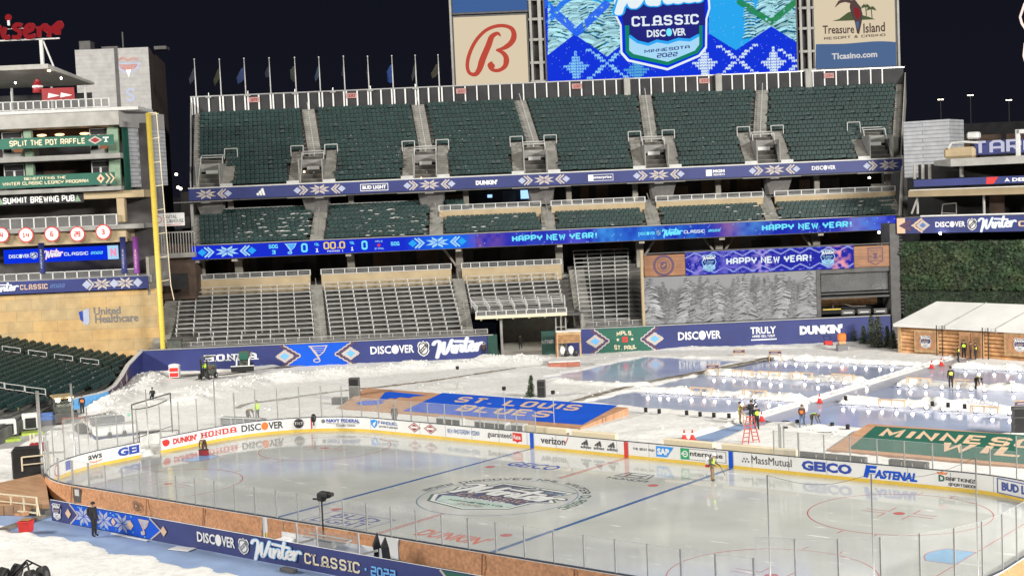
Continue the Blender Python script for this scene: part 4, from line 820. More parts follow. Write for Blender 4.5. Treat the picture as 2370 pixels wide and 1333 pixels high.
# tunnel under the third bleacher section
TN = st_thing('tunnel_entrance', 'dark vehicle tunnel with canopy between the two outfield walls', 'tunnel')
mb = MB(); mb.box(37.4, 14, -.2, 47, 14.3, 4.2, 0); mb.box(37.75, .8, -.2, 38.0, 14, 4.05, 1); mb.box(46.2, .8, -.2, 46.5, 14, 4.2, 1); mb.box(37.5, .9, 4.05, 46.2, 14, 4.3, 0); mb.box(37.5, 1, -.05, 46.2, 14, .06, 2); mb.build('passage', ['dkgrey', 'concrete', 'trodden'], TN)
ua, ub = SU(1100, 735, .3), SU(1312, 722, .3)
mb = MB(); mb.rbox(ua, .0, 4.15, ub, 2.2, 4.42, .03)
for i in range(6): u = ua+.6+(ub-ua-1.2)*i/5; mb.beam((u, .3, 4.1), (u, 4, 4.1), .18, .22)
mb.build('canopy', 'cream', TN); guard('railing', ua+.1, ub-.05, .15, 4.43, 5.0, 9, 'white_metal', parent=TN)
GT = st_thing('tunnel_gate', 'dark green open gate with pale lettering at the right side of the tunnel', 'gate')
mb = MB(); u = SU(1253, 790, .5); mb.rbox(u, .35, .0, SU(1285, 790, .5), .5, 2.6, .03); mb.build('panel', 'gate_green', GT); mb = MB(); put_block(mb, front(.35), 'NTAIR', u+.05, 1.2, 1.2, .5, 0, .012, 1.3); mb.build('lettering', ['steel'], GT)
mb = MB(); [mb.beam((SU(x, 790, .6), .55, 0), (SU(x, 790, .6), .55, 3.9), .12) for x in (1288, 1300, 1311)]; mb.box(SU(1286, 790, .6), .5, 2.9, SU(1312, 790, .6), .6, 3.0); mb.build('frame', 'grey_paint', GT)
# lower concourse: floor, back wall, columns
mb = MB(); mb.box(2, 12.2, 7.3, 84, 24, 7.7); mb.build('concourse_floor', 'concrete', GS)
mb = MB(); mb.box(2, 21, 7.7, 84, 21.4, 12.4, 0)
rr = random.Random(3)
u = 3.
while u < 80:
    wd = rr.uniform(1.2, 3.5); z1 = rr.uniform(9.6, 11.6); mb.box(u, 20.9-.03*rr.random(), 7.8, u+wd, 21, z1, rr.choice([0, 1, 1, 1, 2, 3])); u += wd+rr.uniform(.4, 2.5)
mb.build('concourse_wall', ['concourse_dark', 'concourse_brown', 'darkwall', 'concourse_dark'], GS)
for px in (465, 552, 812, 1063, 1294, 1481, 1664, 1889, 2060):
    u = SU(px, 600, 13.4); mb = MB(); mb.rbox(u-.42, 13.0, 7.7 if px < 1450 else 2.0, u+.42, 13.7, 11.6, .05); mb.build('column', 'beam', GS)
mb = MB()
for px, sg in ((1664, 1), (1664, -1), (1481, 1), (1889, -1), (1063, -1)):
    u = SU(px, 600, 13.4); mb.beam((u+sg*.3, 13.2, 9.0), (u+sg*2.0, 12.6, 11.6), .22)
mb.build('brace', 'beam', GS)
# soffit of the middle deck
mb = MB(); mb.box(4.3, 9.2, 11.28, 82, 24, 11.45, 0)
for px in (465, 552, 812, 1063, 1294, 1481, 1664, 1889): u = SU(px, 600, 12); mb.box(u-.3, 9.4, 10.9, u+.3, 20, 11.27, 1)
mb.build('soffit', ['dkgrey', 'beam'], GS)
# middle deck
MV0, MZ0, MDV, MDZ = 9.9, 12.62, .84, .45
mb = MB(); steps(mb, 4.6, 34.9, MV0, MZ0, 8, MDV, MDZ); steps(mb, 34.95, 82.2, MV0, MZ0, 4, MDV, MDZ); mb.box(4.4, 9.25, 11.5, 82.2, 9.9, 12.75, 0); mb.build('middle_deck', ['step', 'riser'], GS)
mid_aisles = [SU(x, 535, 11) for x in (734, 1010, 1270, 1512, 1785)]
mb = MB()
for u in mid_aisles: mb = MB(); stairs(mb, u-.75, u+.75, MV0-.05, MZ0+.02, MV0+MDV*(8 if u < 34.8 else 6), MZ0+MDZ*(8 if u < 34.8 else 6)+.06, 14); mb.build('aisle_stairs', ['stair', 'stair_dk'], GS)
mb = MB(); [mb.box(SU(447, 540, MV0+MDV*i/2), MV0+MDV*i/2, MZ0+MDZ*i/2-.3, SU(465, 540, MV0+MDV*i/2), MV0+MDV*(i+1.1)/2, MZ0+MDZ*(i+1)/2, i % 2) for i in range(16)]; mb.build('aisle_stairs', ['stair', 'stair_dk'], GS); mb = MB(); stairs(mb, 81.0, 82.9, MV0-.05, MZ0+.02, MV0+MDV*7, MZ0+MDZ*8+.06, 16)
mb.build('aisle_stairs', ['stair', 'stair_dk'], GS)
mb = MB()
for u in mid_aisles: mb = MB(); mb.tube([(u+.1, MV0+.3, MZ0+1.0), (u-.1, MV0+MDV*6, MZ0+MDZ*6+1.0)], .045); mb.box(u-.9, MV0-.35, MZ0+.1, u+.9, MV0-.3, MZ0+.16); mb.build('handrail', 'steel', GS)
mb = MB(); mb.box(4.4, 9.2, 12.78, 82.2, 9.32, 12.86); mb.box(4.4, 9.24, 12.75, 82.2, 9.3, 12.79); mb.build('ledge', 'steel', GS)
for p0, p1 in ((1016, 1251), (1276, 1493), (1519, 1767), (1794, 2073)):
    V = 13.35; u0, u1 = SU(p0, 480, V), SU(p1, 465, V); mb = MB(); mb.rbox(u0, V, 13.6, u1, V+.3, 15.35, .02); mb.build('tan_wall', 'tan', GS); guard('railing', u0, u1, V+.1, 15.37, 16.0, 9)
mb = MB()
for p0, p1 in ((472, 722), (750, 980)): u0, u1 = SU(p0, 480, 16.8), SU(p1, 480, 16.8); mb.box(u0, 16.7, 16.55, u1, 16.8, 16.68)
mb.build('top_rail', 'white_metal', GS)
# upper concourse behind the middle deck
mb = MB(); mb.box(4, 16.6, 15.3, 84, 24, 15.6, 0); mb.box(4, 22, 15.6, 84, 22.3, 18.2, 1)
u = 4.
while u < 83:
    wd = rr.uniform(1, 3.2); mb.box(u, 21.9, 15.7, u+wd, 22, rr.uniform(16.8, 17.9), rr.choice([1, 2, 2, 3, 4])); u += wd+rr.uniform(.3, 2)
mb.build('concourse_wall', ['concrete', 'darkwall', 'concourse_brown', 'concourse_dark', 'concourse_dark'], GS)
for px in (492, 533, 735, 812, 1000, 1078, 1252, 1316, 1470, 1530, 1662, 1795, 1890, 2055):
    u = SU(px, 450, 17.2); wide = px in (492, 735, 1000, 1252, 1530, 1795); mb = MB()
    if wide: mb.add([(u-1.0, 15.6, 15.6), (u+1.0, 15.6, 15.6), (u+1.3, 16.6, 15.6), (u-1.3, 16.6, 15.6), (u-1.6, 14.8, 17.75), (u+1.6, 14.8, 17.75), (u+1.6, 16.6, 17.75), (u-1.6, 16.6, 17.75)], [(0, 3, 2, 1), (4, 5, 6, 7), (0, 1, 5, 4), (1, 2, 6, 5), (2, 3, 7, 6), (3, 0, 4, 7)])
    else: mb.rbox(u-.32, 16.9, 15.6, u+.32, 17.5, 17.75, .05)
    mb.build('column', 'clouds' if wide else 'beam', GS)
for px, m, z0, z1 in ((1205, 'tv_blue', 16.3, 17.3), (1128, 'tv_blue', 16.6, 16.95)):
    o = MB().box(0, 0, 0, .55 if px == 1128 else 1.3, .08, z1-z0).build('concourse_screen', m, loc=SW(SU(px, 450, 20), 20, z0), rotz=SANG); tag(o, 'small bright screen deep in the upper concourse' if px == 1128 else 'tall bluish lit screen deep in the upper concourse', 'screen')
# upper deck
UV0, UZ0, UDV, UDZ, UN = 14.9, 19.05, .76, .535, 17
mb = MB(); EPX = lambda t: (443, 464, 2058+16*t, 2086+9*t)    # stand edge, first seat, last seat, stand edge in photo columns
def uend(i):
    t = i/(UN-1); y = 415-190*t; v = UV0+UDV*i; return [SU(p, y-(p-445)*.03, v) for p in EPX(t)]
for i in range(UN): e = uend(i); v = UV0+UDV*i; z = UZ0+UDZ*i; mb.box(e[0]+.1, v, z-UDZ*2.2, e[3], v+UDV*1.2, z-.05, 1); mb.box(e[0]+.1, v-.01, z-.048, e[3], v+UDV+.03, z, 0)
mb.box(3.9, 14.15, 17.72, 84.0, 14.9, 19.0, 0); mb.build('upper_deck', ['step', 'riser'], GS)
uVT, uZT = UV0+UDV*UN, UZ0+UDZ*UN
mb = MB(); mb.box(3.5, 14.2, 17.55, 84.4, 24, 17.7); mb.build('soffit', 'dkgrey', GS)
for px0, px1 in ((443, 442), (2085, 2094)):
    mb = MB(); p0, p1 = SU(px0, 440 if px0 < 1000 else 380, 14.2), SU(px1, 225 if px0 < 1000 else 170, uVT); sg = -1 if px0 < 1000 else 1
    mb.add([(p0, 14.2, 17.6), (p0+.12*sg, 14.2, 17.6), (p0+.12*sg, 14.2, 19.9), (p0, 14.2, 19.9), (p1, uVT, uZT-2), (p1+.12*sg, uVT, uZT-2), (p1+.12*sg, uVT, uZT+1.5), (p1, uVT, uZT+1.5)], [(0, 1, 2, 3), (7, 6, 5, 4), (0, 4, 5, 1), (1, 5, 6, 2), (2, 6, 7, 3), (3, 7, 4, 0)]); mb.build('end_wall', 'steel' if sg < 0 else 'grey_paint', GS)
# parapet with white posts
PV = uVT+.25; pz0, pz1 = uZT-.1, 30.25
mb = MB(); mb.box(1.6, PV, pz0-1.5, 88.7, PV+.2, pz1, 0); mb.build('parapet', 'parapet_dk', GS)
mb = MB(); mb.box(1.5, PV-.12, pz1, 88.8, PV+.25, pz1+.14); mb.build('parapet_cap', 'steel', GS)
mb = MB(); ulist = [SU(x, 240, PV) for x in (444, 451, 458, 484, 510, 517, 542, 568, 575, 600, 627, 633, 658, 684, 690, 715, 740, 747, 772, 797, 803, 828, 853, 859, 883, 908, 914, 939, 963, 969, 993, 1017, 1024)]
for u in ulist: MB().box(u-.09, PV-.16, pz0+.05, u+.09, PV-.02, pz1-.02).build('parapet_post', 'white', GS)
for i in range(38):
    u = ulist[-1]+1.42*(i+1)
    if u < 88.6: MB().box(u-.075, PV-.16, pz0+.05, u+.075, PV-.02, pz1-.02).build('parapet_post', 'white', GS)
mb = MB()
for i, u in enumerate(ulist[3::5]): mb.rbox(u-.35, PV-.35, pz1-.15, u+.35, PV-.13, pz1+.02, .03); mb.cyl((u, PV, pz1), (u, PV, pz1+.5), .06)
mb.build('floodlight_bracket', 'steel', GS)
for px in (1452, 1664, 1872):
    mb = MB(); u = SU(px, 220, PV-.5); mb.rbox(u-.38, PV-.75, pz0-.6, u+.38, PV-.2, 30.4, .03); mb.build('scoreboard_leg', 'grey_paint', GS)
# section number plates on the parapet
SP = None
for px, n in ((588, '329'), (814, '330'), (1068, '331'), (1336, '332'), (1631, '333'), (1919, '334')):
    u = SU(px, 230, PV); t = thing('section_sign', 'pale red section sign numbered %s on the top parapet' % n, 'section sign', SW(u, PV-.2, 29.35), SANG, 'section signs on the parapet')
    MB().box(-.62, -.04, 0, .62, .02, .62).build('plate', 'sec_plate', t); mb = MB(); put_block(mb, lambda a, b, o=0.: (a, -.05-o, b), n, -.42, .14, .84, .34, 0, .01, 1.2); mb.build('number', 'darkred', t)
# vomitories of the upper deck
def vomitory(px, pt, left=True, right=True, up=True):
    """opening with white rails at column px; flank stairs; aisle to the top (pt = top column)"""
    v1 = UV0+UDV*4.2; u = SU(px, 405, UV0+1); hw = 1.25; z0 = UZ0-.1; mb = MB()
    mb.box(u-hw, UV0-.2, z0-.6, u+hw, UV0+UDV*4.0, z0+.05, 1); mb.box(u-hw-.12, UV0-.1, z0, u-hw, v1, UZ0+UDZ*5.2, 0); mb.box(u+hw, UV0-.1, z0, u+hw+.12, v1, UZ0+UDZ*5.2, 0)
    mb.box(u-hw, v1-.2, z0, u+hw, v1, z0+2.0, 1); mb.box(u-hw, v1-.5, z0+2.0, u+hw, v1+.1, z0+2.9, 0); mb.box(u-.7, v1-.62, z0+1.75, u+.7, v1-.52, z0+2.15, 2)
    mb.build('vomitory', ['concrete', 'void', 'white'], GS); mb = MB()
    for sg, on in ((-1, left), (1, right)):
        if on: a = u+sg*(hw+.75); stairs(mb, a-.62, a+.62, UV0-.1, UZ0-.05, UV0+UDV*7, UZ0+UDZ*7+.06, 14)
    if up:
        ut = SU(pt, 270, uVT-1); v0 = UV0+UDV*6.4; n = 22
        for i in range(n):
            t = i/n; uu = u+(ut-u)*t; z = UZ0+UDZ*6.4+(uZT-UZ0-UDZ*6.4)*(i+1)/n; v = v0+(uVT-v0)*t; mb.box(uu-.75, v, z-.7, uu+.75, v+(uVT-v0)/n*1.1, z-.02, 1); mb.box(uu-.75, v, z-.018, uu+.75, v+(uVT-v0)/n, z+.05, 0)
    mb.build('aisle_stairs', ['stair', 'stair_dk'], GS); mb = MB(); r = .05
    zr = z0+3.0; zb = UZ0+UDZ*3.4
    mb.tube([(u-hw, UV0, UZ0+.2), (u-hw, v1, zr+.8), (u-hw, v1+.9, zr+.9), (u+hw, v1+.9, zr+.9), (u+hw, v1, zr+.8), (u+hw, UV0, UZ0+.2)], r); mb.tube([(u-hw, v1-.5, z0+2.9), (u-hw, v1-.5, zr+.6), (u+hw, v1-.5, zr+.6), (u+hw, v1-.5, z0+2.9)], r)
    for sg, on in ((-1, left), (1, right)):
        if on: a = u+sg*hw; b = u+sg*(hw+1.45); mb.tube([(a, v1+.8, zr+.4), (a, v1+1.2, zr+1.6), (b, v1+1.2, zr+1.6), (b, v1+1.2, zr+.4)], r); mb.box(min(u+sg*(hw+.1), u+sg*(hw+1.5)), UV0-.3, UZ0+.05, max(u+sg*(hw+.1), u+sg*(hw+1.5)), UV0-.24, UZ0+.42)
    if up: mb.tube([(u, v1+1.2, zr+.3), (u, v1+1.2, zr+1.1), (SU(pt, 270, uVT-1), uVT-.3, uZT+.9)], r)
    mb.build('vomitory_rail', 'white_metal', GS); return u
VOM = [vomitory(722, 711), vomitory(985, 967), vomitory(1240, 1204), vomitory(1519, 1496), vomitory(1776, 1770)]
VOM += [vomitory(485, 0, False, True, False), vomitory(2036, 0, True, False, False)]
mb = MB(); n = 34
for i in range(n):
    t = i/n; k = t*(UN-1); e = uend(k); z = UZ0+(uZT-UZ0)*(i+1)/n; v = UV0+(uVT-UV0)*t
    for u0, u1 in ((e[0]+.15, e[1]-.2), (e[2]+.25, e[3]-.1)): mb.box(u0, v, z-.6, u1, v+.42, z-.02, 1); mb.box(u0, v, z-.018, u1, v+.38, z+.05, 0)
mb.build('aisle_stairs', ['stair', 'stair_dk'], GS)
mb = MB(); mb.tube([(82.4, 9.4, 12.2), (84.3, 14.2, 18.2)], .22, 8); mb.beam((84.4, 14.2, 11.5), (84.4, 14.2, 19.4), .5, .4); mb.box(3.6, 14.1, 8, 3.9, 14.4, 17.6); mb.build('end_post', 'grey_paint', GS)
# fascia between the decks
FA = st_thing('fascia_banner', 'navy upper-deck fascia strip with snowflake motifs and small sponsor names', 'fascia banner')
mb = MB(); mb.box(3.55, 14.02, 17.72, 84.3, 14.14, 19.02); mb.build('strip', 'navy', FA); mb = MB(); mb.box(3.5, 13.96, 19.03, 84.35, 14.2, 19.16); mb.build('top_rail', 'white_metal', FA)
lt = MB(); ff = front(14.02)
for px, l, r in ((474, False, True), (738, True, True), (993, True, True), (1259, True, True), (1525, True, True), (1793, True, True), (2058, True, False)): motif(lt, ff, SU(px, 410, 14), 18.36, 1.12, 1, 3, 1, l, r)
put_adidas(lt, ff, SU(594, 443, 14), 17.98, 1.25, .82, 0); 
def ftext(s, p0, p1, z, h, k='s', box=False, **kw):
    a, b = SU(p0, 420, 14), SU(p1, 420, 14); (put_sans if k == 's' else put_block)(lt, ff, s, a, z, b-a, h, 0, .012, **kw)
    if box: lt.decal(ribbon([(a-.2, z-.16), (b+.2, z-.16), (b+.2, z+h+.16), (a-.2, z+h+.16)], .07, True), ff, 0, .012)
ftext('BUD LIGHT', 838, 893, 18.14, .42, bold=.05, box=True); ftext("DUNKIN'", 1101, 1151, 18.08, .52, bold=.07); ftext('enterprise', 1372, 1416, 18.14, .40, bold=.03); a = SU(1362, 415, 14); lt.decal(rect(a, 18.0, a+.55, 18.68), ff, 0, .012); lt.decal(ribbon([(a, 18.0), (SU(1419, 415, 14), 18.0), (SU(1419, 415, 14), 18.68), (a, 18.68)], .05, True), ff, 0, .014)
ftext('MGM', 1651, 1678, 18.32, .36, bold=.05); ftext('RESORTS', 1652, 1678, 18.0, .22, bold=.03); lt.decal(rect(SU(1634, 402, 14), 17.98, SU(1648, 402, 14), 18.7), ff, 0, .012); a, b = SU(1879, 390, 14), SU(1934, 390, 14); put_discover(lt, ff, a, 18.14, b-a, .46, 0, 0)
lt.build('lettering', ['white', 'tansilver', 'maroon', 'greyblue'], FA)
# seven roofs of light brackets under the fascia
mb = MB()
for px in (474, 738, 993, 1259, 1525, 1793, 2058): u = SU(px, 430, 13.6); mb.box(u-3.6, 13.5, 17.50, u+3.0, 13.95, 17.62); mb.rbox(u-.5, 13.3, 17.35, u+.5, 13.9, 17.52, .03)
mb.build('light_bracket', 'clouds', FA)
# LED ribbon of the middle deck
LB = st_thing('led_ribbon', 'long glowing blue message ribbon along the middle deck wishing a happy new year', 'led ribbon')
lz0, lz1, lv = 11.27, 12.74, 9.15; u0, u1 = SU(444, 588, lv), SU(2074, 520, lv)
N1, N2 = 900, 18
us = np.linspace(u0, u1, N1); zs = np.linspace(lz0, lz1, N2); UU, ZZ = np.meshgrid(us, zs)
colr = np.zeros((N2, N1, 3)); colr[:] = (.006, .026, .68)
def blend(mask, c, k): colr[:] = colr*(1-k*mask[..., None])+np.array(c)*(k*mask[..., None])
uc0 = SU(1060, 560, lv)
blend(np.clip(1-np.abs(UU-SU(1040, 560, lv))/5, 0, 1), (.004, .20, 1.0), .9)
nz = vnoise(UU, ZZ, 1.6, 41)*.6+vnoise(UU, ZZ, .5, 42)*.4; rt = (UU > SU(1100, 555, lv)).astype(float)
blend(rt, (.012, .020, .42), .75)
for px, c, wd in ((1130, (.30, .12, .35), 1.6), (1400, (.05, .35, .9), 1.8), (1330, (.10, .09, .7), 2), (1500, (.03, .20, .8), 3), (1690, (.30, .12, .35), 1.5), (1740, (.10, .35, .85), 1.6), (1990, (.40, .16, .38), 1.6), (2010, (.06, .3, .9), 2), (2060, (.10, .10, .75), 2), (1560, (.03, .25, .8), 3), (1240, (.03, .06, .55), 3), (1850, (.03, .06, .5), 4)):
    blend(np.exp(-((UU-SU(px, 550, lv))/wd)**2)*np.clip(nz*1.9-.3, 0, 1), c, .95)
sp = (np.random.default_rng(5).random(UU.shape) > .992)*rt; blend(sp, (.5, .7, 1), .9)
def color_grid(name, P, col, parent, m):
    """a flat printed or lit sheet whose picture is held in a colour attribute; P[row, column] points"""
    ny, nx = P.shape[:2]; me = bpy.data.meshes.new(name); i = np.arange(nx*(ny-1)).reshape(ny-1, nx)[:, :-1].ravel(); me.from_pydata(P.reshape(-1, 3).tolist(), [], np.stack([i, i+1, i+nx+1, i+nx], 1).tolist())
    at = me.color_attributes.new('print', 'FLOAT_COLOR', 'POINT'); at.data.foreach_set('color', np.concatenate([col.reshape(-1, 3), np.ones((nx*ny, 1))], 1).ravel().astype(np.float32)); me.materials.append(M[m]); me.update()
    o = bpy.data.objects.new(name, me); C.objects.link(o); o.parent = parent; return o
color_grid('screen', np.stack([UU, np.full_like(UU, lv), ZZ], -1), colr, LB, 'screen_pixels')
mb = MB(); mb.box(u0-.1, lv+.02, lz0-.06, u1+.1, lv+.2, lz1+.06); mb.build('housing', 'dkgrey', LB)
lt = MB(); fl = front(lv); LS = ['scr_white', 'scr_cyan', 'scr_sky', 'scr_orange', 'scr_blue', 'scr_pale', 'scr_red', 'scr_navy']
LU = lambda px: SU(px, 555, lv)
zc = (lz0+lz1)/2
for px in (524, 1012): motif(lt, fl, LU(px), zc, 1.22, 5, 2, 5)
def ltx(s, p0, p1, z, h, m, **k): put_block(lt, fl, s, LU(p0), z, LU(p1)-LU(p0), h, m, .012, **{**dict(wdt=1.5), **k})
ltx('SOG', 621, 642, zc+.12, .42, 1); ltx('3', 628, 636, zc-.5, .42, 1); put_note(lt, fl, LU(671), zc, 1.15, 2, 5, .012); ltx('0', 696, 711, zc-.45, .98, 1); ltx('TOL', 727, 738, zc+.2, .3, 1); ltx('1', 729, 736, zc-.5, .45, 0)
ltx('00.0', 748, 798, zc-.22, .78, 3, wdt=1.3); ltx('PERIOD 1', 756, 793, zc-.55, .2, 0, wdt=1.2); ltx('TOL', 809, 820, zc+.2, .3, 1); ltx('1', 811, 817, zc-.5, .45, 0); ltx('0', 836, 850, zc-.45, .98, 1); ltx('MPLS', 868, 885, zc+.3, .2, 5, wdt=1.3); ltx('ST.PAUL', 866, 888, zc-.5, .2, 5, wdt=1.2); lt.decal(diamond(LU(876), zc-.03, .22, .2), fl, 6, .012); ltx('SOG', 904, 924, zc-.15, .42, 1)
ltx('HAPPY NEW YEAR!', 1185, 1382, zc-.40, .84, 1, wdt=1.75); ltx('HAPPY NEW YEAR!', 1764, 1972, zc-.40, .84, 1, wdt=1.75)
put_discover(lt, fl, LU(1478), zc-.2, LU(1517)-LU(1478), .34, 1, 1); put_league(lt, fl, LU(1525), zc, .5, .62, 5, 7, .012); put_winter(lt, fl, LU(1533), zc-.55, LU(1581)-LU(1533), .98, 4, 1, .012, 1.05); ltx('CLASSIC', 1583, 1632, zc-.22, .36, 0, wdt=1.3); ltx('2022', 1640, 1668, zc-.15, .26, 1)
lt.build('lettering', LS, LB)

# ---- bench rows and seats
def bench(u0, u1, v, z, n, label, gap=None):
    t = thing('bleacher_bench', label, 'bench', SW((u0+u1)/2, v+.25, z), SANG, 'aluminium bleacher benches in the lower deck'); h = (u1-u0)/2
    mb = MB(); mb.rbox(-h, -.02, .40, h, .24, .445, .012); mb.build('seat', 'alu', t); mb = MB(); mb.box(-h, .34, .76, h, .375, .83); mb.build('backrest', 'alu', t); mb = MB()
    for i in range(n+1):
        x = -h+.12+(2*h-.24)*i/n; mb.box(x-.045, .24, .56, x+.045, .33, .84); mb.box(x-.025, .26, .002, x+.025, .31, .56); mb.box(x-.045, -.0, .30, x+.045, .24, .395)
    mb.build('post', 'white_metal', t)
rows = ['bottom', 'second', 'third', 'fourth', 'fifth', 'sixth', 'seventh', 'eighth', 'ninth', 'tenth', 'eleventh', 'twelfth', 'thirteenth', 'fourteenth', 'fifteenth', 'sixteenth', 'seventeenth', 'eighteenth']
def brow(n, i, L0, L1, R0, R1, y0, y1):
    t = i/(n-1); y = y0+(y1-y0)*t; v = LV0+LDV*i; return SU(L0+(L1-L0)*t, y, v), SU(R0+(R1-R0)*t, y-14, v)
for name, L0, L1, R0, R1, npst in (('bleacher block beside the yellow foul pole', 400, 413, 727, 717, 8), ('bleacher block left of the tunnel', 762, 747, 1071, 1043, 9)):
    for i in range(12):
        u0, u1 = brow(12, i, L0, L1, R0, R1, 775, 672)
        if npst == 8 and i < 2: u0 = SU(452, 780, LV0)
        bench(u0, u1, LV0+LDV*i, LZ0+LDZ*i, npst, '%s bench row from the bottom in the %s' % (rows[i].capitalize(), name) if i else 'Lowest bench row in the %s' % name)
for i in range(5, 12): u0, u1 = brow(7, i-5, 1087, 1075, 1309, 1297, 705, 648); bench(u0, u1, LV0+LDV*i, LZ0+LDZ*i, 7, '%s silver bench row from the top in the block above the tunnel' % ['Seventh', 'Sixth', 'Fifth', 'Fourth', 'Third', 'Second', 'First'][i-5])
for i in range(5): u0, u1 = brow(5, i, 1102, 1089, 1311, 1309, 722, 700); bench(u0, u1, LV0+.2+.8*i, 4.56+.12*i, 7, '%s of the low flat bench rows right above the tunnel canopy' % ['Front row', 'Second row', 'Middle row', 'Fourth row', 'Rear row'][i])
for i in range(17): u0, u1 = brow(17, i, 1343, 1326, 1459, 1457, 740, 600); bench(u0, u1, LV0+LDV*i, LZ0+LDZ*i, 4, '%s bench row from the bottom in the tall narrow block right of the tunnel' % rows[i].capitalize())
# one seat: curved back and folded pan (local: faces -y)
def seat_geo():
    v = []; f = []; m = []
    bk = [(-.255, .40), (-.258, .72), (-.19, .83), (.19, .83), (.258, .72), (.255, .40)]
    y0 = lambda z: .16+.10*(z-.4)/.42
    v += [(x, y0(z)+(-.035 if abs(x) > .24 else 0), z) for x, z in bk]+[(x, y0(z)+.05, z) for x, z in bk]
    f += [(0, 1, 2, 3, 4, 5), (11, 10, 9, 8, 7, 6)]+[(i, 6+i, 6+(i+1) % 6, (i+1) % 6) for i in range(6)]; m += [0]*8
    b = len(v); pn = [(-.235, .0, .34), (.235, .0, .34), (.235, .08, .70), (-.235, .08, .70), (-.235, .11, .33), (.235, .11, .33), (.235, .15, .69), (-.235, .15, .69)]
    v += pn; f += [tuple(b+i for i in q) for q in ((0, 1, 2, 3), (4, 7, 6, 5), (0, 4, 5, 1), (1, 5, 6, 2), (2, 6, 7, 3), (3, 7, 4, 0))]; m += [1]*6
    b = len(v); v += [(-.24, .10, .02), (-.21, .10, .02), (-.21, .16, .60), (-.24, .16, .60)]; f += [(b, b+1, b+2, b+3)]; m += [1]
    return np.array(v), f, m
SVT, SFC, SMT = seat_geo(); SV0 = SVT
def seat_mesh(name, places, down=0., edge=0):
    """places: (x, y, z, rot)"""
    A = np.array(places); n = len(SVT); F = []; r_ = np.random.default_rng(len(A)); T = np.repeat(SVT[None], len(A), 0); dn = r_.random(len(A)) < down; P = np.array([(-.235, -.34, .40), (.235, -.34, .40), (.235, .10, .44), (-.235, .10, .44), (-.235, -.33, .36), (.235, -.33, .36), (.235, .11, .40), (-.235, .11, .40)]); T[dn, 12:20] = P; T[:, :, 1] += r_.uniform(-.03, .03, (len(A), 1)); T[:, :12, 1] += r_.uniform(-.04, .04, (len(A), 1))*(T[:, :12, 2]-.4)
    c, s = np.cos(A[:, 3]), np.sin(A[:, 3]); X = A[:, 0, None]+c[:, None]*T[..., 0]-s[:, None]*T[..., 1]; Y = A[:, 1, None]+s[:, None]*T[..., 0]+c[:, None]*T[..., 1]; Z = A[:, 2, None]+T[..., 2]
    V = np.stack([X, Y, Z], -1).reshape(-1, 3).tolist()
    for i in range(len(A)): F += [tuple(q+i*n for q in f) for f in SFC]
    me = bpy.data.meshes.new(name); me.from_pydata(V, [], F); me.materials.append(M['seat']); me.materials.append(M['seat_pan']); me.materials.append(M['seat_glint']); me.polygons.foreach_set('material_index', (SMT[:4]+[2 if edge else 0]+SMT[5:])*len(A)); me.update(); return me  # edge: top face of each back carries the painted glint
places = []
def w_seat(u, v, z, r=0.): p = SW(u, v+.15, z); places.append((p.x, p.y, z, SANG+r+random.uniform(-.03, .03)))
top_u = lambda px: SU(px, 260, uVT-1)
AIS = [(VOM[k], SU(pt, 270, uVT-1)) for k, pt in enumerate((711, 967, 1204, 1496, 1770))]
for i in range(UN):
    v = UV0+UDV*i; z = UZ0+UDZ*i; t = max(0, (i-6.4)/(UN-6.4)); e = uend(i); uu = e[1]
    while uu < e[2]:
        ok = True
        for a, b in AIS:
            c = a+(b-a)*t; hw = 2.75 if i < 7 else 1.0
            if abs(uu-c) < hw: ok = False
        if i < 6 and (abs(uu-VOM[5]) < 1.45 or (i < 4 and -1.5 < uu-VOM[5] < 2.8) or abs(uu-VOM[6]) < 1.45 or (i < 4 and -2.8 < uu-VOM[6] < 1.5)): ok = False
        if ok: w_seat(uu, v, z)
        uu += .53
for i in range(8):
    v = MV0+MDV*i; z = MZ0+MDZ*i; uu = SU(467, 540, v)
    while uu < SU(2070, 500, v):
        if (uu < 34.6 or i < 4) and all(abs(uu-a) > 1.0 for a in mid_aisles): w_seat(uu, v, z)
        uu += .53
N_UP = len(places)
# corner stand: rows step up to the left, rows run along v
CS = st_thing('corner_stand', 'low concrete stand in the field corner filled with dark green seats', 'stand')
CT = .84; cz = lambda k: 1.15+.168*k; CN = 25; mb = MB()
def cu0(v):                                               # front line of the corner seats follows the wall
    return .1 if v > -4 else (.1+1.75*min(1, (-4-v)/11) if v > -18 else max(.85, 1.85-.2*(-18-v))-.165*max(0, -23-v))
for k in range(-2, CN): mb.box(-CT*k-1.2, -44 if k >= 0 else (-19, -22)[k+2], -.3, -CT*k+(.5 if k > 0 else .1), 1.8 if k >= 0 else (-13, -8.5)[k+2], cz(k))
mb.build('steps', 'cstep', CS)
corner = []
for k in range(-2, CN):
    v = 1.4
    while v > -43:
        if not (-7.8 < v < -6.5) and not (-27.6 < v < -26.3) and -CT*k-.35 < cu0(v)-.05: p = SW(-CT*k-.5, v, cz(k)); corner.append((p.x, p.y, cz(k), SANG+math.pi/2+random.uniform(-.09, .09)))
        v -= .545
vis = []
for q in corner:
    x, y = proj(q[:3]); 
    if -10 < x < 330 and y < 1040: vis.append((math.dist(q[:3], CAM), q))
vis.sort(key=lambda a: a[0]); near = [q for _, q in vis[:300]]; rest = [q for _, q in vis[300:]]
SVT = SV0*np.array([.84, 1, .96]); sms = [seat_mesh('stadium_seat', [(0, 0, 0, 0)], 0., 1), seat_mesh('stadium_seat', [(0, 0, 0, 0)], 1., 1)]
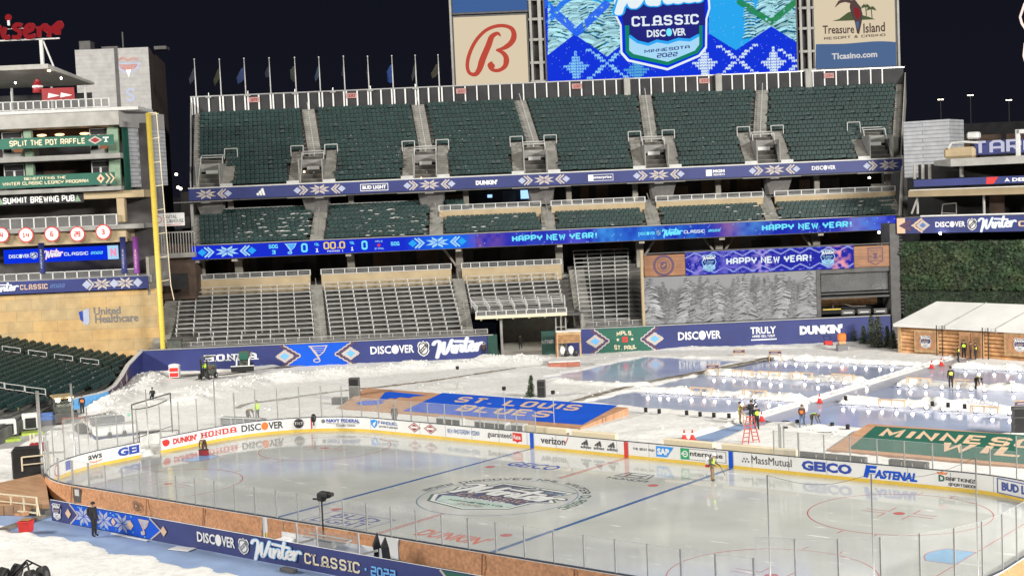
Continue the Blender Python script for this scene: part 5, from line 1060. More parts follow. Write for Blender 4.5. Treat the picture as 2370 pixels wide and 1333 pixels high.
for i, q in enumerate(near):
    o = bpy.data.objects.new('stadium_seat', sms[1 if random.random() < .3 else 0]); C.objects.link(o); o.location = q[:3]; o.rotation_euler = (0, 0, q[3]); tag(o, 'dark green folding stadium seat in the nearest rows of the corner stand', 'seat', 'green seats nearest the camera in the corner stand')
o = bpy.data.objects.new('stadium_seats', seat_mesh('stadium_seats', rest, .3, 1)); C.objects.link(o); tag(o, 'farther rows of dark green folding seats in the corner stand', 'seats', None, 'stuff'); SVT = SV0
o = bpy.data.objects.new('stadium_seats', seat_mesh('stadium_seats', places, .06)); C.objects.link(o); tag(o, 'rows of dark green folding seats filling the upper and middle decks', 'seats', None, 'stuff')
# aisle barriers in the corner stand
for v0, ks in ((-7.1, range(2, 22, 3)), (-26.9, range(1, 9, 2))):
    for k in ks:
        mb = MB(); a = -CT*k-.2; b = a-1.75; z = cz(k)
        mb.tube([(a, v0, z), (a, v0, z+.95), (b, v0, z+1.25), (b, v0, z+.3)], .035); mb.tube([(a, v0, z+.5), (b, v0, z+.8)], .03); mb.build('aisle_barrier', 'white_metal', CS)
mb = MB(); r2 = random.Random(4)
for k in range(0, 16):                                    # crusts of snow left on the aisle steps
    for v0 in (-7.3, -27.0): mb.ball((-CT*k-r2.uniform(0, .5), v0+r2.uniform(-.4, .4), cz(k)+.02), r2.uniform(.12, .3), 7, 0, (1.3, 1.1, .5))
for k in range(5):
    for j in range(18): mb.ball((-CT*k-.2-r2.uniform(0, .3), -9-r2.uniform(0, 13), cz(k)+.42), r2.uniform(.06, .13), 6, 0, (1, 1.8, .4))
o = mb.build('snow_patches', 'snow', None, True, O3, SANG); tag(o, 'patches of leftover snow on the corner stand steps', 'snow', None, 'stuff')
mb = MB()
for (pa, pb, i0, i1, n) in ((545, 716, 1, 6, 62), (800, 985, 0, 6, 36), (1015, 1480, 0, 3, 8), (1520, 2060, 0, 3, 14)):
    for j in range(n):
        i = r2.randint(i0, i1); u = r2.uniform(SU(pa, 530, 11), SU(pb, 530, 11)); mb.ball((u, MV0+MDV*i+.1, MZ0+MDZ*i+.42+r2.uniform(-.05, .05)), r2.uniform(.05, .11), 6, 0, (3.0, 1.2, .5))
for j in range(70):
    i = r2.randint(0, 9); u = r2.uniform(14, 36 if j < 50 else 80); mb.ball((u, UV0+UDV*i+.1, UZ0+UDZ*i+.74), r2.uniform(.025, .055), 6, 0, (1.6, 1, .6))
o = mb.build('snow_patches', 'snow', None, True, O3, SANG); tag(o, 'thin snow lying on green seats of the middle and upper decks', 'snow', None, 'stuff')
# ================================================================ SCOREBOARD, SIGN PANELS, FLAGS
SBV = 29.3
def sgn(name, label, cat, px0, py0, px1, py1, v, m, zt=None, frame='dkgrey', depth=.5, fr=.22):
    """lit sign panel filling the photo rectangle (px0 left, py0 bottom-left row, px1 right, zt top height)"""
    u0, z0 = S(px0, py0, v); u1 = SU(px1, py0, v); t = thing(name, label, cat, SW(u0, v, z0), SANG); wd = u1-u0; ht = (zt if zt else SZ((px0+px1)/2, py1, v))-z0
    MB().rbox(-fr, .02, -fr, wd+fr, depth, ht+fr, .03).build('frame', frame, t); MB().box(0, -.05, 0, wd, .019, ht).build('face', m, t); return t, wd, ht, (lambda a, b, o=0.: (a, -.05-o, b))
def paint_tree(col, X0, Z0, dx, dz, c, base, top, hw, dark, snow, r, clip=None, leaf=None):
    """paint one snow-laden spruce into the picture grid: drooping boughs, each a dark blob with a snowy upper side"""
    ny, nx = col.shape[:2]; H = top-base; z = top
    while z > base:
        k = (top-z)/H; half = hw*(.06+.94*k**.9); n = max(1, int(2+7*k))
        for j in range(n):
            x = c+half*r.uniform(-1, 1)*(.9 if n > 1 else .1); L = half*r.uniform(.22, .42)+.14; ry = L*r.uniform(.28, .46); sl = -(x-c)/(half+.05)*.55
            i0, i1 = int((x-L*1.2-X0)/dx), int((x+L*1.2-X0)/dx)+2; j0, j1 = int((z-L-X0*0-Z0)/dz), int((z+L-Z0)/dz)+2; i0, j0 = max(0, i0), max(0, j0)
            if i0 >= nx or j0 >= ny or i1 <= 0 or j1 <= 0: continue
            i1, j1 = min(nx, i1), min(ny, j1); gx = X0+dx*np.arange(i0, i1)[None]-x; gz = Z0+dz*np.arange(j0, j1)[:, None]-z+np.abs(gx)*.0-(gx*sl if True else 0); q = (gx/L)**2+(gz/ry)**2; wob = .75+.5*r.random(q.shape); m = q < wob
            if clip is not None: m &= clip[j0:j1, i0:i1]
            up = m & (gz > ry*r.uniform(-.25, .15)); w_ = col[j0:j1, i0:i1]; w_[m] = np.array(dark)*r.uniform(.7, 1.3); w_[up] = np.array(snow)*r.uniform(.55, 1.1)
            if leaf is not None and r.random() < .3: w_[m & ~up] = leaf
        z -= H*r.uniform(.022, .036)
# main screen
t, SWd, SHt, f = sgn('video_screen', 'giant glowing blue video screen showing the winter event badge above the upper deck', 'video screen', 1268, 197, 1846, 0, SBV, 'scr_blue', 30.2+13.5)
def zrow(py): return S(1560, py, SBV)[1]-S(1268, 197, SBV)[1]-(1560-1268)*0
uS0 = SU(1268, 197, SBV)
def sp(px, py):                                           # photo pixel -> screen face coordinates
    u, z = S(px, py, SBV); return u-uS0, z-S(1268, 197, SBV)[1]
NX, NY = 560, 250; xs = np.linspace(0, SWd, NX); zs = np.linspace(0, SHt, NY); XX, ZZ = np.meshgrid(xs, zs)
col = np.zeros((NY, NX, 3)); col[:] = (.002, .034, .76)
n1 = vnoise(XX+50, ZZ, .95, 61); n2 = vnoise(XX+50, ZZ, .38, 62)*.75+vnoise(XX+50, ZZ, .17, 64)*.25; n3 = vnoise(XX+50, ZZ, 2.2, 63)
def inpoly(pts):
    r = np.zeros(XX.shape, bool); m = len(pts)
    for i in range(m):
        (x0, y0), (x1, y1) = pts[i], pts[(i+1) % m]
        if y0 == y1: continue
        c = ((ZZ > min(y0, y1)) & (ZZ <= max(y0, y1))); r ^= c & (XX < x0+(ZZ-y0)*(x1-x0)/(y1-y0))
    return r
def on(mask, c, k=1.): col[mask] = col[mask]*(1-k)+np.array(c)*k
zig = [sp(1268, 128), sp(1330, 80), sp(1405, 132), sp(1470, 78), sp(1470, -200), sp(1268, -200)]
zig2 = [sp(1640, 78), sp(1703, 117), sp(1785, 62), sp(1846, 100), sp(1846, -220), sp(1640, -200)]
snow_c, sky_c, deep, leaf = (.50, .90, 1.0), (.02, .42, .95), (.004, .13, .26), (.008, .10, .08)
for zg, tr in ((zig, [(1330, 80, 105), (1418, 128, 95), (1284, 120, 90), (1470, 70, 60)]), (zig2, [(1785, 75, 90), (1828, 95, 90), (1735, 60, 26)])):
    base = inpoly(zg); on(base, sky_c); rp = np.random.default_rng(31)
    for cx, cy_, wpx in tr+[(t_[0]+40, t_[1]-30, 55) for t_ in tr[:2]]:
        c, b = sp(cx, cy_); paint_tree(col, 0, 0, SWd/(NX-1), SHt/(NY-1), c, b-1.5, b+9.5, wpx/2/21.*1.15, deep, snow_c, rp, base, leaf)
for pts, c, wd in (([sp(1262, 10), sp(1335, 76), sp(1402, 12)], (.02, .14, .95), .95), ([sp(1712, 6), sp(1785, 52), sp(1850, -2)], (.015, .26, .08), .75), ([sp(1262, 62), sp(1300, 10), sp(1345, -20)], (.02, .2, .95), .6)):
    for (a, b), (c2, d) in zip(pts[:-1], pts[1:]): dd = seg_dist(XX, ZZ, (a, b), (c2, d)); on((dd < wd/2) & (n2 < .72), c, .95)
def knit(cx, cy_, shape, c):
    a, b = sp(cx, cy_); cell = .34; q = ((XX-a+500*cell)/cell); i = np.floor(q)-500; fr = q-np.floor(q); zz_ = (ZZ-b+500*cell+np.abs(fr-.5)*cell*.8)/cell; j = np.floor(zz_)-500; fz = zz_-np.floor(zz_); on(shape(i, j) & (fz > .22) & (np.abs(fr-.5) > .06), c)
tree_s = lambda i, j: (np.abs(i) <= np.where(j > 2, 0, np.where(j > -1, 2.4-.6*j, np.where(j > -4, 5.5+j*.9, 1)))) & (j > -6) & (j < 5)
cross_s = lambda i, j: (np.abs(np.abs(i)-np.abs(j)*1.25) < 1.0) & (np.abs(j) < 6)
for px, py, sh, c in ((1330, 150, tree_s, (.25, .65, 1)), (1402, 150, cross_s, (.3, .7, 1)), (1470, 158, tree_s, (.10, .45, .75)), (1628, 142, tree_s, (.75, .93, 1)), (1704, 142, cross_s, (.75, .93, 1)), (1787, 140, tree_s, (.75, .93, 1)), (1845, 150, cross_s, (.75, .93, 1))): knit(px, py, sh, c)
fl_ = (np.random.default_rng(3).random(XX.shape) > .9965); on(fl_, (.7, .9, 1), .8)
color_grid('picture', np.stack([XX, np.full_like(XX, -.06), ZZ], -1), col, t, 'screen_pixels')
lt = MB(); LV = ['scr_pale', 'scr_navy', 'scr_green', 'scr_sky', 'scr_white', 'scr_cyan', 'scr_blue']
f2 = lambda a, b, o=0.: (a, -.07-o, b)
q = lambda L: [sp(*p) for p in L]
out = [(1418, -40), (1424, 40), (1434, 60), (1436, 125), (1452, 143), (1545, 164), (1620, 132), (1636, 112), (1637, 45), (1644, 20), (1640, -40)]
lt.decal(poly(q(out)[::-1]), f2, 4, .0); ins = lambda L, k: [(1538+(x-1538)*k, 40+(y-40)*k) for x, y in L]
lt.decal(poly(q(ins(out, .955))[::-1]), f2, 6, .02); lt.decal(poly(q(ins([(1446, 55), (1448, 122), (1460, 134), (1545, 152), (1615, 124), (1626, 108), (1626, 50)], 1.0))[::-1]), f2, 2, .03)
lt.decal(poly(q([(1456, 60), (1456, 118), (1466, 126), (1545, 144), (1608, 118), (1618, 104), (1618, 58)])[::-1]), f2, 1, .04); lt.decal(poly(q([(1434, -40), (1442, 60), (1632, 60), (1630, -40)])[::-1]), f2, 1, .045)
lt.decal(poly(q([(1456, 84), (1475, 98), (1500, 104), (1520, 96), (1545, 100), (1570, 92), (1596, 94), (1618, 82), (1618, 104), (1608, 118), (1545, 144), (1466, 126), (1456, 118)])[::-1]), f2, 0, .055)
lt.decal(ribbon(q([(1456, 84), (1475, 98), (1500, 104), (1520, 96), (1545, 100), (1570, 92), (1596, 94), (1618, 82)]), .35), f2, 3, .06)
a, b = sp(1412, 34); c_, d_ = sp(1652, -55); put_winter(lt, f2, a, b, c_-a, d_-b, 3, 4, .07, 1.1)
def stx(k, s, p0, p1, m, o=.12, **kw): (x0, z0), (x1, z1) = sp(*p0), sp(*p1); (put_block if k == 'b' else put_sans)(lt, f2, s, x0, z0, x1-x0, z1-z0, m, o, **kw)
def put_rot(fn_, kind, s, p0, p1, hpx, m, **kw):            # text along the tilted line p0-p1 of the photo
    (x0, z0), (x1, z1) = sp(*p0), sp(*p1); vs, fs = fit((block(s, **kw) if kind == 'b' else sans(s, **kw)), 0, 0, 1, 1); h = hpx/21.2
    lt.decal(([(x0+(x1-x0)*x, z0+(z1-z0)*x+h*y) for x, y in vs], fs), f2, m, .12)
put_rot(0, 'b', 'CLASSIC', (1462, 63), (1617, 57), 26, 4, wd=1.4, slab=True); put_rot(0, 's', 'DISC', (1497, 88), (1540, 86), 19, 4, bold=.03); put_rot(0, 's', 'VER', (1556, 85), (1587, 83), 19, 4, bold=.03); (x_, z_) = sp(1548, 76); lt.decal(disc(x_, z_, .36, .48), f2, 5, .12)
put_rot(0, 'b', 'MINNESOTA', (1491, 125), (1596, 114), 10, 1, wd=1.3); put_rot(0, 'b', '2022', (1520, 135), (1568, 131), 11, 1, wd=1.3)
lt.build('lettering', LV, t)
# cream sign with the red script letter
t, wd, ht, f = sgn('lit_sign', 'cream lit sign with one big red script letter beside the giant screen', 'sign', 1056, 201, 1224, 38, SBV+.4, 'sign_cream')
B1 = [(.42, .62), (.50, .60), (.52, .70), (.52, .72)]
lt = MB()
bw = lambda L: [(x*wd, y*ht) for x, y in L]
st1 = smooth_pts(bw([(.64, .70), (.60, .745), (.52, .70), (.47, .58), (.38, .38), (.33, .24), (.27, .165), (.19, .19), (.165, .30), (.20, .46), (.29, .64), (.42, .78), (.56, .845), (.70, .85), (.80, .80), (.825, .70), (.78, .60), (.68, .53), (.57, .505)]), 6)
n = len(st1); wl = [ht*(.012+.078*min(1, max(0, i-2)/16)) if i < 40 else ht*(.05+.018*math.sin(i*.12)) for i in range(n)]
wl = [ht*v for v in np.interp(np.arange(n), [0, 4, 14, 26, 40, 52, 66, 80, 92, 100, n-1], [.015, .04, .085, .095, .05, .055, .05, .052, .085, .07, .02])]
lt.decal(ribbon(st1, wl), f, 0, .02)
st2 = smooth_pts(bw([(.57, .505), (.66, .46), (.705, .38), (.685, .27), (.60, .21), (.51, .22), (.475, .285), (.52, .305)]), 6); n = len(st2)
lt.decal(ribbon(st2, [ht*v for v in np.interp(np.arange(n), [0, 6, 14, 22, 30, n-1], [.02, .06, .085, .055, .05, .09])]), f, 0, .026); lt.decal(disc(.505*wd, .275*ht, .042*ht), f, 0, .03); lt.build('lettering', ['sign_red'], t)
t, wd, ht, f = sgn('lit_sign', 'plain blue lit sign panel directly above the cream script letter sign', 'sign', 1048, 31, 1221, 0, SBV+.4, 'sign_blue_top', 44)
# casino sign
t, wd, ht, f = sgn('lit_sign', 'cream and blue resort sign with a long-billed bird, right of the giant screen', 'sign', 1887, 160, 2074, 0, SBV+.4, 'sign_cream', 40.5)
uT = SU(1887, 160, SBV+.4); zT0 = SZ(1887, 160, SBV+.4)
tp = lambda px, py: (lambda q: (q[0]-uT, q[1]-zT0))(S(px, py, SBV+.4))
lt = MB(); TP = lambda L: [tp(*p) for p in L]
wave = [(1888+i*(2073-1888)/14, 105-2.5*math.sin(i/14*2*math.pi+2.4)-i*.35-(4*math.sin(i/14*math.pi))) for i in range(15)]
lt.decal(poly(TP([(1887, 160), (2074, 153)]+wave[::-1])), f, 0, .02)
def ttx(k, s, p0, p1, hpx, m, **kw):
    (x0, z0), (x1, z1) = tp(*p0), tp(*p1); vs, fs = fit((block(s, **kw) if k == 'b' else sans(s, **kw)), 0, 0, 1, 1); lt.decal(([(x0+(x1-x0)*x, z0+(z1-z0)*x+hpx/21.2*y) for x, y in vs], fs), f, m, .03)
ttx('s', 'TIcasino.com', (1925, 139), (2030, 133), 16, 1, bold=.03); ttx('s', 'Treasure', (1904, 80), (1977, 78), 22, 2, bold=.02); ttx('s', 'Island', (1998, 78), (2048, 74), 25, 2, bold=.02); ttx('b', 'RESORT & CASINO', (1907, 94), (2049, 85), 8, 2, wd=1.2)
lt.decal(poly(TP([(1925, 50), (1942, 45), (1962, 30), (1975, 26), (1995, 36), (2010, 40), (2026, 46), (2000, 47), (1960, 49)])), f, 3, .03)
for px, py, b in ((2003, 16, 1), (2016, 21, .8)):
    lt.decal(ribbon(TP([(px+2, py+22), (px, py)]), .12), f, 3, .032)
    for k in range(7): a = math.radians(-20+37*k); lt.decal(ribbon(TP([(px, py), (px+7*math.cos(a), py-5*math.sin(a)), (px+12*math.cos(a), py-4*math.sin(a)+4)]), [.2, .16, .03]), f, 3, .034+.001*k)
lt.decal(poly(TP([(1968, 2), (1978, 0), (1984, 8), (1992, 18), (1996, 34), (1994, 52), (1988, 80), (1983, 78), (1978, 52), (1970, 34), (1966, 18)])), f, 2, .04); lt.decal(poly(TP([(1976, 18), (1986, 20), (1991, 36), (1984, 48), (1977, 34)])), f, 4, .05)
lt.decal(ribbon(TP([(1968, 4), (1955, 1), (1942, 6), (1932, 18)]), [.5, .5, .35, .05]), f, 2, .045); lt.decal(poly(TP([(1980, 52), (1988, 50), (1986, 68), (1983, 68)])), f, 0, .052)
lt.build('lettering', ['sign_blue', 'sign_white', 'sign_brown', 'sign_green', 'sign_dkred'], t)
# steel frame that carries screen and signs
SFm = st_thing('scoreboard_frame', 'grey steel frame with dark openings carrying the screen and the two side signs', 'steel frame')
for pa, pb in ((1225, 1266), (1848, 1886)):
    u0, u1 = SU(pa, 100, SBV+.6), SU(pb, 100, SBV+.6); mb = MB(); mb.box(u0+.1, SBV+1.0, 30, u1-.1, SBV+1.2, 46); mb.build('backing', 'darkwall', SFm)
    mb = MB(); um = u0+(u1-u0)*.62
    mb.rbox(um-.22, SBV+.1, 29.4, um+.22, SBV+.6, 46, .03)
    for z in (30.4, 32.7, 35.5, 38.0, 40.4, 43): mb.rbox(u0, SBV+.2, z, u1, SBV+.5, z+.32, .03)
    mb.rbox(u0+.1, SBV+.1, 29.4, u0+.4, SBV+.6, 46, .03); mb.build('post', 'grey_paint', SFm)
mb = MB(); a = SU(1044, 200, SBV); b = SU(2082, 160, SBV); mb.rbox(a, SBV-.1, 29.95, b, SBV+.6, 30.2, .04); mb.build('beam', 'grey_paint', SFm)
u = SU(1046, 100, SBV+.5); mb = MB(); mb.rbox(u-.16, SBV+.2, 30, u+.1, SBV+.7, 44, .03); u = SU(2078, 80, SBV+.5); mb.rbox(u-.1, SBV+.2, 30, u+.16, SBV+.7, 41, .03); mb.build('edge_post', 'grey_paint', SFm)
# flagpoles
FC = [('flag_a', (.055, .065, .13)), ('flag_b', (.07, .075, .035)), ('flag_c', (.05, .10, .34)), ('flag_d', (.05, .06, .13)), ('flag_e', (.10, .105, .085)), ('flag_f', (.05, .13, .22)), ('flag_g', (.06, .065, .11)), ('flag_h', (.09, .085, .06)), ('flag_i', (.012, .11, .50)), ('flag_j', (.085, .095, .10)), ('flag_k', (.09, .085, .055))]
desc = ['limp dark navy flag', 'limp dark olive flag', 'bright blue flag blown left', 'dull navy flag blown left', 'large greenish grey flag', 'pale teal flag', 'barely visible dark flag hugging the pole', 'thin brownish flag hugging the pole', 'vivid royal blue flag', 'grey and navy flag drooping left', 'grey-gold flag spread to the left']
for i, (px, ht_) in enumerate(((448, 140), (506, 140), (563, 138), (621, 137), (680, 136), (736, 135), (793, 133), (849, 133), (905, 132), (959, 131), (1012, 130))):
    pb = px+(7-.5*i*.0); u, z = S(px, ht_, PV+.1); ub = SU(px+7, 205, PV+.1); mat(*FC[i], .8, var=.15, scale=2)
    t = thing('flagpole', 'white flagpole with %s on the stand roof' % desc[i], 'flagpole', SW((u+ub)/2, PV+.1, 30.2), SANG, 'flagpoles along the top of the stand')
    mb = MB(); mb.cyl((0, 0, -.2), (0, 0, z-30.2), .085, .05, 8); mb.ball((0, 0, z-30.1), .1, 8); mb.build('pole', 'white_metal', t, True)
    mat(FC[i][0], tuple(q_*.32 for q_ in FC[i][1]), .85, var=.15, scale=2); L = [.7, .8, 1.0, .55, .6, .55, .25, .15, .65, .5, .9][i]; dr = [1.2, 1.4, 1.1, .5, .3, 1.2, .9, .8, .7, 1.3, 1.0][i]; top = z-30.2-1.0; Hh = [1.3, 1.3, 1.5, 1.2, 1.9, 1.2, 1.0, 1.6, 2.2, 1.3, 1.3][i]; mb = MB(); vs = []
    for a in range(9):
        s = a/8
        for b in range(7): r = b/6; vs.append((-.06-L*s*(1-.12*r), .18*math.sin(5*s+i+r*1.5)*s, top-Hh*r*(1-.35*s)-dr*s**1.4+.10*math.sin(6*s+2*r)))
    mb.add(vs, [(a*7+b, a*7+7+b, a*7+8+b, a*7+1+b) for a in range(8) for b in range(6)]); mb.build('flag', FC[i][0], t, True)

# ================================================================ LOWER RIGHT: SCREEN, MURAL, SUITE
t = st_thing('wood_fascia', 'warm wood-grain fascia with two dark round and shield crests around the small screen', 'wood panel')
W1 = (SU(1491, 620, .9), SU(1586, 620, .9)); W2 = (SU(1977, 605, .9), SU(2072, 605, .9)); wz0, wz1 = SZ(1491, 641, .9), SZ(1491, 592, .9)
mb = MB(); mb.rbox(W1[0], .9, wz0, W1[1], 1.3, wz1, .03); mb.rbox(W2[0], .9, wz0, W2[1], 1.3, wz1, .03); mb.build('panel', 'wood_wall', t)
lt = MB(); f9 = front(.9); c = SU(1536, 616, .9); zc2 = (wz0+wz1)/2; lt.decal(ring(c, zc2, .98, .26), f9, 0, .01); lt.decal(ring(c, zc2, .62, .06), f9, 0, .01); lt.decal(poly(shield_pts(c, zc2, .75, .95)), f9, 0, .012); lt.decal(ribbon([(c-.2, zc2-.15), (c+.2, zc2+.15)], .12), f9, 1, .02)
c = SU(2026, 597, .9); lt.decal(ribbon([(c-.75, zc2+.85), (c+.75, zc2+.85), (c+.75, zc2-.5), (c, zc2-.9), (c-.75, zc2-.5)], .10, True), f9, 0, .01); put_block(lt, f9, 'MINNESOTA', c-.58, zc2+.5, 1.16, .18, 0, .01, 1.2); put_block(lt, f9, 'EST', c-.62, zc2-.08, .3, .16, 0, .01); put_block(lt, f9, '2022', c+.32, zc2-.08, .34, .16, 0, .01)
lt.decal(poly([(c-.26, zc2+.34), (c+.26, zc2+.34), (c+.16, zc2+.1), (c+.22, zc2-.3), (c-.22, zc2-.3), (c-.16, zc2+.1)]), f9, 0, .01); lt.decal(rect(c-.6, zc2-.5, c+.6, zc2-.42), f9, 0, .012); lt.build('lettering', ['maroon', 'wood_md'], t)
t = st_thing('video_screen', 'small violet-blue strip screen wishing a happy new year above the forest mural', 'video screen')
u0, u1 = W1[1]+.05, W2[0]-.05; z0, z1 = wz0-.05, wz1+.25; MB().box(u0-.03, .92, z0-.05, u1+.03, 1.3, z1+.05).build('housing', 'black', t)
NX, NY = 420, 52; XX, ZZ = np.meshgrid(np.linspace(u0, u1, NX), np.linspace(z0, z1, NY)); col = np.zeros((NY, NX, 3)); col[:] = (.018, .024, .42)
wl_ = 2.0; zg = np.abs(((XX-u0)/wl_) % 1-.5)*2
for e0, sg in ((z1-.05, -1), (z0+.05, 1)):
    d = (ZZ-e0)*sg; b = np.abs(d-(.15+.5*zg)) < .07; col[b] = (.36, .40, .85); k = (np.abs(((XX-u0)/wl_) % 1-.5)*2+np.abs(d-.16)/.25 < .38); col[k] = (.25, .36, .9); k2 = np.abs((((XX-u0)/wl_)+.5) % 1-.5)*2+np.abs(d-.1)/.3 < .30; col[k2] = (.16, .16, .75)
g = vnoise(XX, ZZ, .35, 77)
for px, c, w_ in ((1945, (1, .40, .45), .9), (1765, (.5, .4, .9), 1.0), (1615, (.3, .25, .8), .8), (1690, (.18, .16, .7), 1.2)): k = np.exp(-((XX-SU(px, 605, .9))/w_)**2)*np.clip(g*2-.6, 0, 1); col = col*(1-k[..., None])+np.array(c)*k[..., None]
rd = np.random.default_rng(2).random(XX.shape) > .995; col[rd] = (.9, .95, 1)
color_grid('screen', np.stack([XX, np.full_like(XX, .90), ZZ], -1), col, t, 'screen_pixels'); lt = MB(); f9 = front(.88)
put_block(lt, f9, 'HAPPY NEW YEAR!', SU(1681, 610, .9), (z0+z1)/2-.42, SU(1878, 606, .9)-SU(1681, 610, .9), .88, 0, .01, 1.7)
for px in (1641, 1916): put_badge(lt, f9, SU(px, 610, .9), (z0+z1)/2, 1.55, 1.95, 1, 2, 1, .01, 0)
lt.build('lettering', ['scr_white', 'scr_pale', 'scr_navy'], t)
# mural of the snowy forest
t = st_thing('forest_mural', 'grey printed mural of a snowy spruce forest above the right outfield wall', 'mural')
u0, u1 = SU(1491, 700, 1.0), SU(1893, 690, 1.0); z0, z1 = 2.75, wz0-.08; NX, NY = 640, 170; XX, ZZ = np.meshgrid(np.linspace(u0, u1, NX), np.linspace(z0, z1, NY)); Hh = z1-z0
col = np.zeros((NY, NX, 3)); k = (ZZ-z0)/Hh; col[:] = np.array((.21, .21, .22)); na = vnoise(XX, ZZ, .30, 81); nb = vnoise(XX, ZZ, .13, 82); nc = vnoise(XX, ZZ, .8, 83)
r5 = np.random.default_rng(12)
trees = [(r5.uniform(.55, .92), u0+(u1-u0)*(i+.5+r5.uniform(-.5, .5))/44, 0) for i in range(44)]+[(r5.uniform(.70, 1.02), u0+(u1-u0)*(i+.5+r5.uniform(-.4, .4))/20, 1) for i in range(20)]+[(r5.uniform(.45, 1.1) if i % 2 else r5.uniform(.9, 1.12), u0+(u1-u0)*(i+.5+r5.uniform(-.3, .3))/11, 2) for i in range(11)]
low = np.clip((.80+.25*(nc-.5)-k)*8, 0, 1)[..., None]; col = col*(1-low)+low*(.055+.13*na[..., None]*nb[..., None]**.5)*np.array((.97, 1, 1.04)); rp = np.random.default_rng(5)
for h_, c, lay in trees: bv = rp.uniform(.5, 1.15); d_ = (.085, .055, .030)[lay]*bv; w_ = (.17, .20, .29)[lay]; paint_tree(col, u0, z0, (u1-u0)/(NX-1), Hh/(NY-1), c, z0-Hh*(.0, .1, .25)[lay], z0+Hh*h_, Hh*h_*w_, (d_, d_*1.03, d_*1.08), tuple(np.array((.97, 1, 1.04))*(.19, .25, .34)[lay]*bv), rp)
color_grid('print', np.stack([XX, np.full_like(XX, .96), ZZ], -1), col, t, 'printed'); MB().box(u0, .98, z0, u1, 1.2, z1).build('backing', 'dkgrey', t)
# dark suite right of the mural
t = st_thing('suite_box', 'dark glazed suite with wooden counter between the forest mural and the ivy wall', 'suite')
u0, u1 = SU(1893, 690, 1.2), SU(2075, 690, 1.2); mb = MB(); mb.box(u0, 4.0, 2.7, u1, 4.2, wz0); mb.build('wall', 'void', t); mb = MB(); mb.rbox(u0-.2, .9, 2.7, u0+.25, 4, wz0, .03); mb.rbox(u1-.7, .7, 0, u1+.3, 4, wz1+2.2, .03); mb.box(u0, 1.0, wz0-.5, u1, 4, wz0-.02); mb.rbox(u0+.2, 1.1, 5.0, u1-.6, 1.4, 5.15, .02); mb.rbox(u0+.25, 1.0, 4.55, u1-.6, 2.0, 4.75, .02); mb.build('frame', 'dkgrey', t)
mb = MB(); mb.box(u0+.4, 1.3, 5.3, u1-.8, 1.35, wz0-.55); mb.build('window', 'railglass', t); mb = MB(); mb.box(u0+.3, 3.6, 3.6, u1-1.4, 3.7, 4.5); mb.build('counter', 'wood_md', t)
mb = MB()
for i in range(3): a = u0+2.4+1.7*i; mb.box(a, .94, 2.85, a+1.35, 1.4, 3.35, 0); mb.box(a+.2, .92, 3.0, a+1.15, .94, 3.12, 1)
mb.build('equipment_case', ['dkgrey', 'white_metal'], t); mb = MB(); mb.tube([(u0+2, 3.0, 3.4), (u0+2, 3.0, 4.3), (u0+4, 3.0, 3.5), (u0+5.5, 3.0, 3.5)], .03); mb.box(u0+.5, 1.2, 3.4, u0+2.4, 1.3, 3.5, 1); mb.build('handrail', ['grey_paint', 'yellow'], t)
mb = MB(); mb.box(SU(1488, 620, .9)-.25, .5, 2.7, SU(1488, 620, .9), 1.3, wz1+.6); mb.build('edge_column', 'tan', t)
mb = MB()
z = wz1+.15; mb.box(W1[0]-.3, .8, z, W2[1], 1.1, z+.10); mb.build('ledge', 'dkgrey', t)
mb = MB(); n_ = 24
for i in range(n_): z = 2.8+i*.36; mb.box(u1+.32, .72, z, u1+.62, .95, z+.16)
mb.build('slat', 'black', t)

# ================================================================ FAR LEFT: CLUB BUILDING, TOWER, FOUL POLE
CB = st_thing('club_building', 'multi-storey club building with balconies and signs left of the yellow foul pole', 'building')
V = 3.2; uL = -19.0; uR = SU(365, 700, V)
def U(px, py=500): return SU(px, py, V)
def Z(py, px=150): return SZ(px, py, V)
mb = MB(); z1 = SZ(0, 684, V); mb.rbox(uL, V, -.3, uR, V+1.2, z1, .04); mb.build('stone_wall', 'sandstone', CB)
mb = MB(); mb.box(uL, V+3.5, 8, U(338), V+4, 26.2, 2); mb.box(U(338)-.3, V, 8, U(338), V+14, 12, 1); mb.build('core_wall', ['void', 'beam', 'darkwall'], CB)
def slab(y0, y1, px1, d0=0., m='concrete', name='floor_slab', back=6): mb = MB(); mb.rbox(uL, V-d0, Z(y0), U(px1), V+back, Z(y1), .04); mb.build(name, m, CB)
def srail(y0, y1, px1, n, d0, glassy=True): 
    z0, z1 = Z(y0), Z(y1); mb = MB(); v = V-d0; mb.box(uL, v-.05, z1-.08, U(px1), v+.05, z1); mb.box(uL, v-.05, z0, U(px1), v+.05, z0+.08)
    for i in range(n+1): u = uL+(U(px1)-uL)*i/n; mb.box(u-.07, v-.05, z0, u+.07, v+.05, z1)
    mb.box(uL, v-.01, z0+.06, U(px1), v+.01, z1-.06, 1); mb.build('balcony_rail', ['white_metal', 'railglass'], CB)
slab(662, 644, 345, .25, 'concrete'); srail(650, 628, 312, 15, .2); slab(566, 536, 290, .1, 'tan'); slab(536, 525, 335, .5, 'concrete'); srail(527, 500, 272, 14, .45)
srail(532, 500, 335, 17, .40) if False else None
slab(446, 436, 290, .9, 'concrete'); slab(464, 447, 338, .2, 'tan', 'soffit', 4); mb = MB(); mb.rbox(U(272), V-.1, Z(520), U(290), V+.9, Z(464), .04); mb.build('column', 'tan', CB); slab(372, 360, 292, .9, 'concrete'); slab(295, 262, 292, .5, 'grey_paint'); slab(262, 254, 338, .6, 'white_metal', 'cornice'); srail(253, 232, 272, 22, .6)
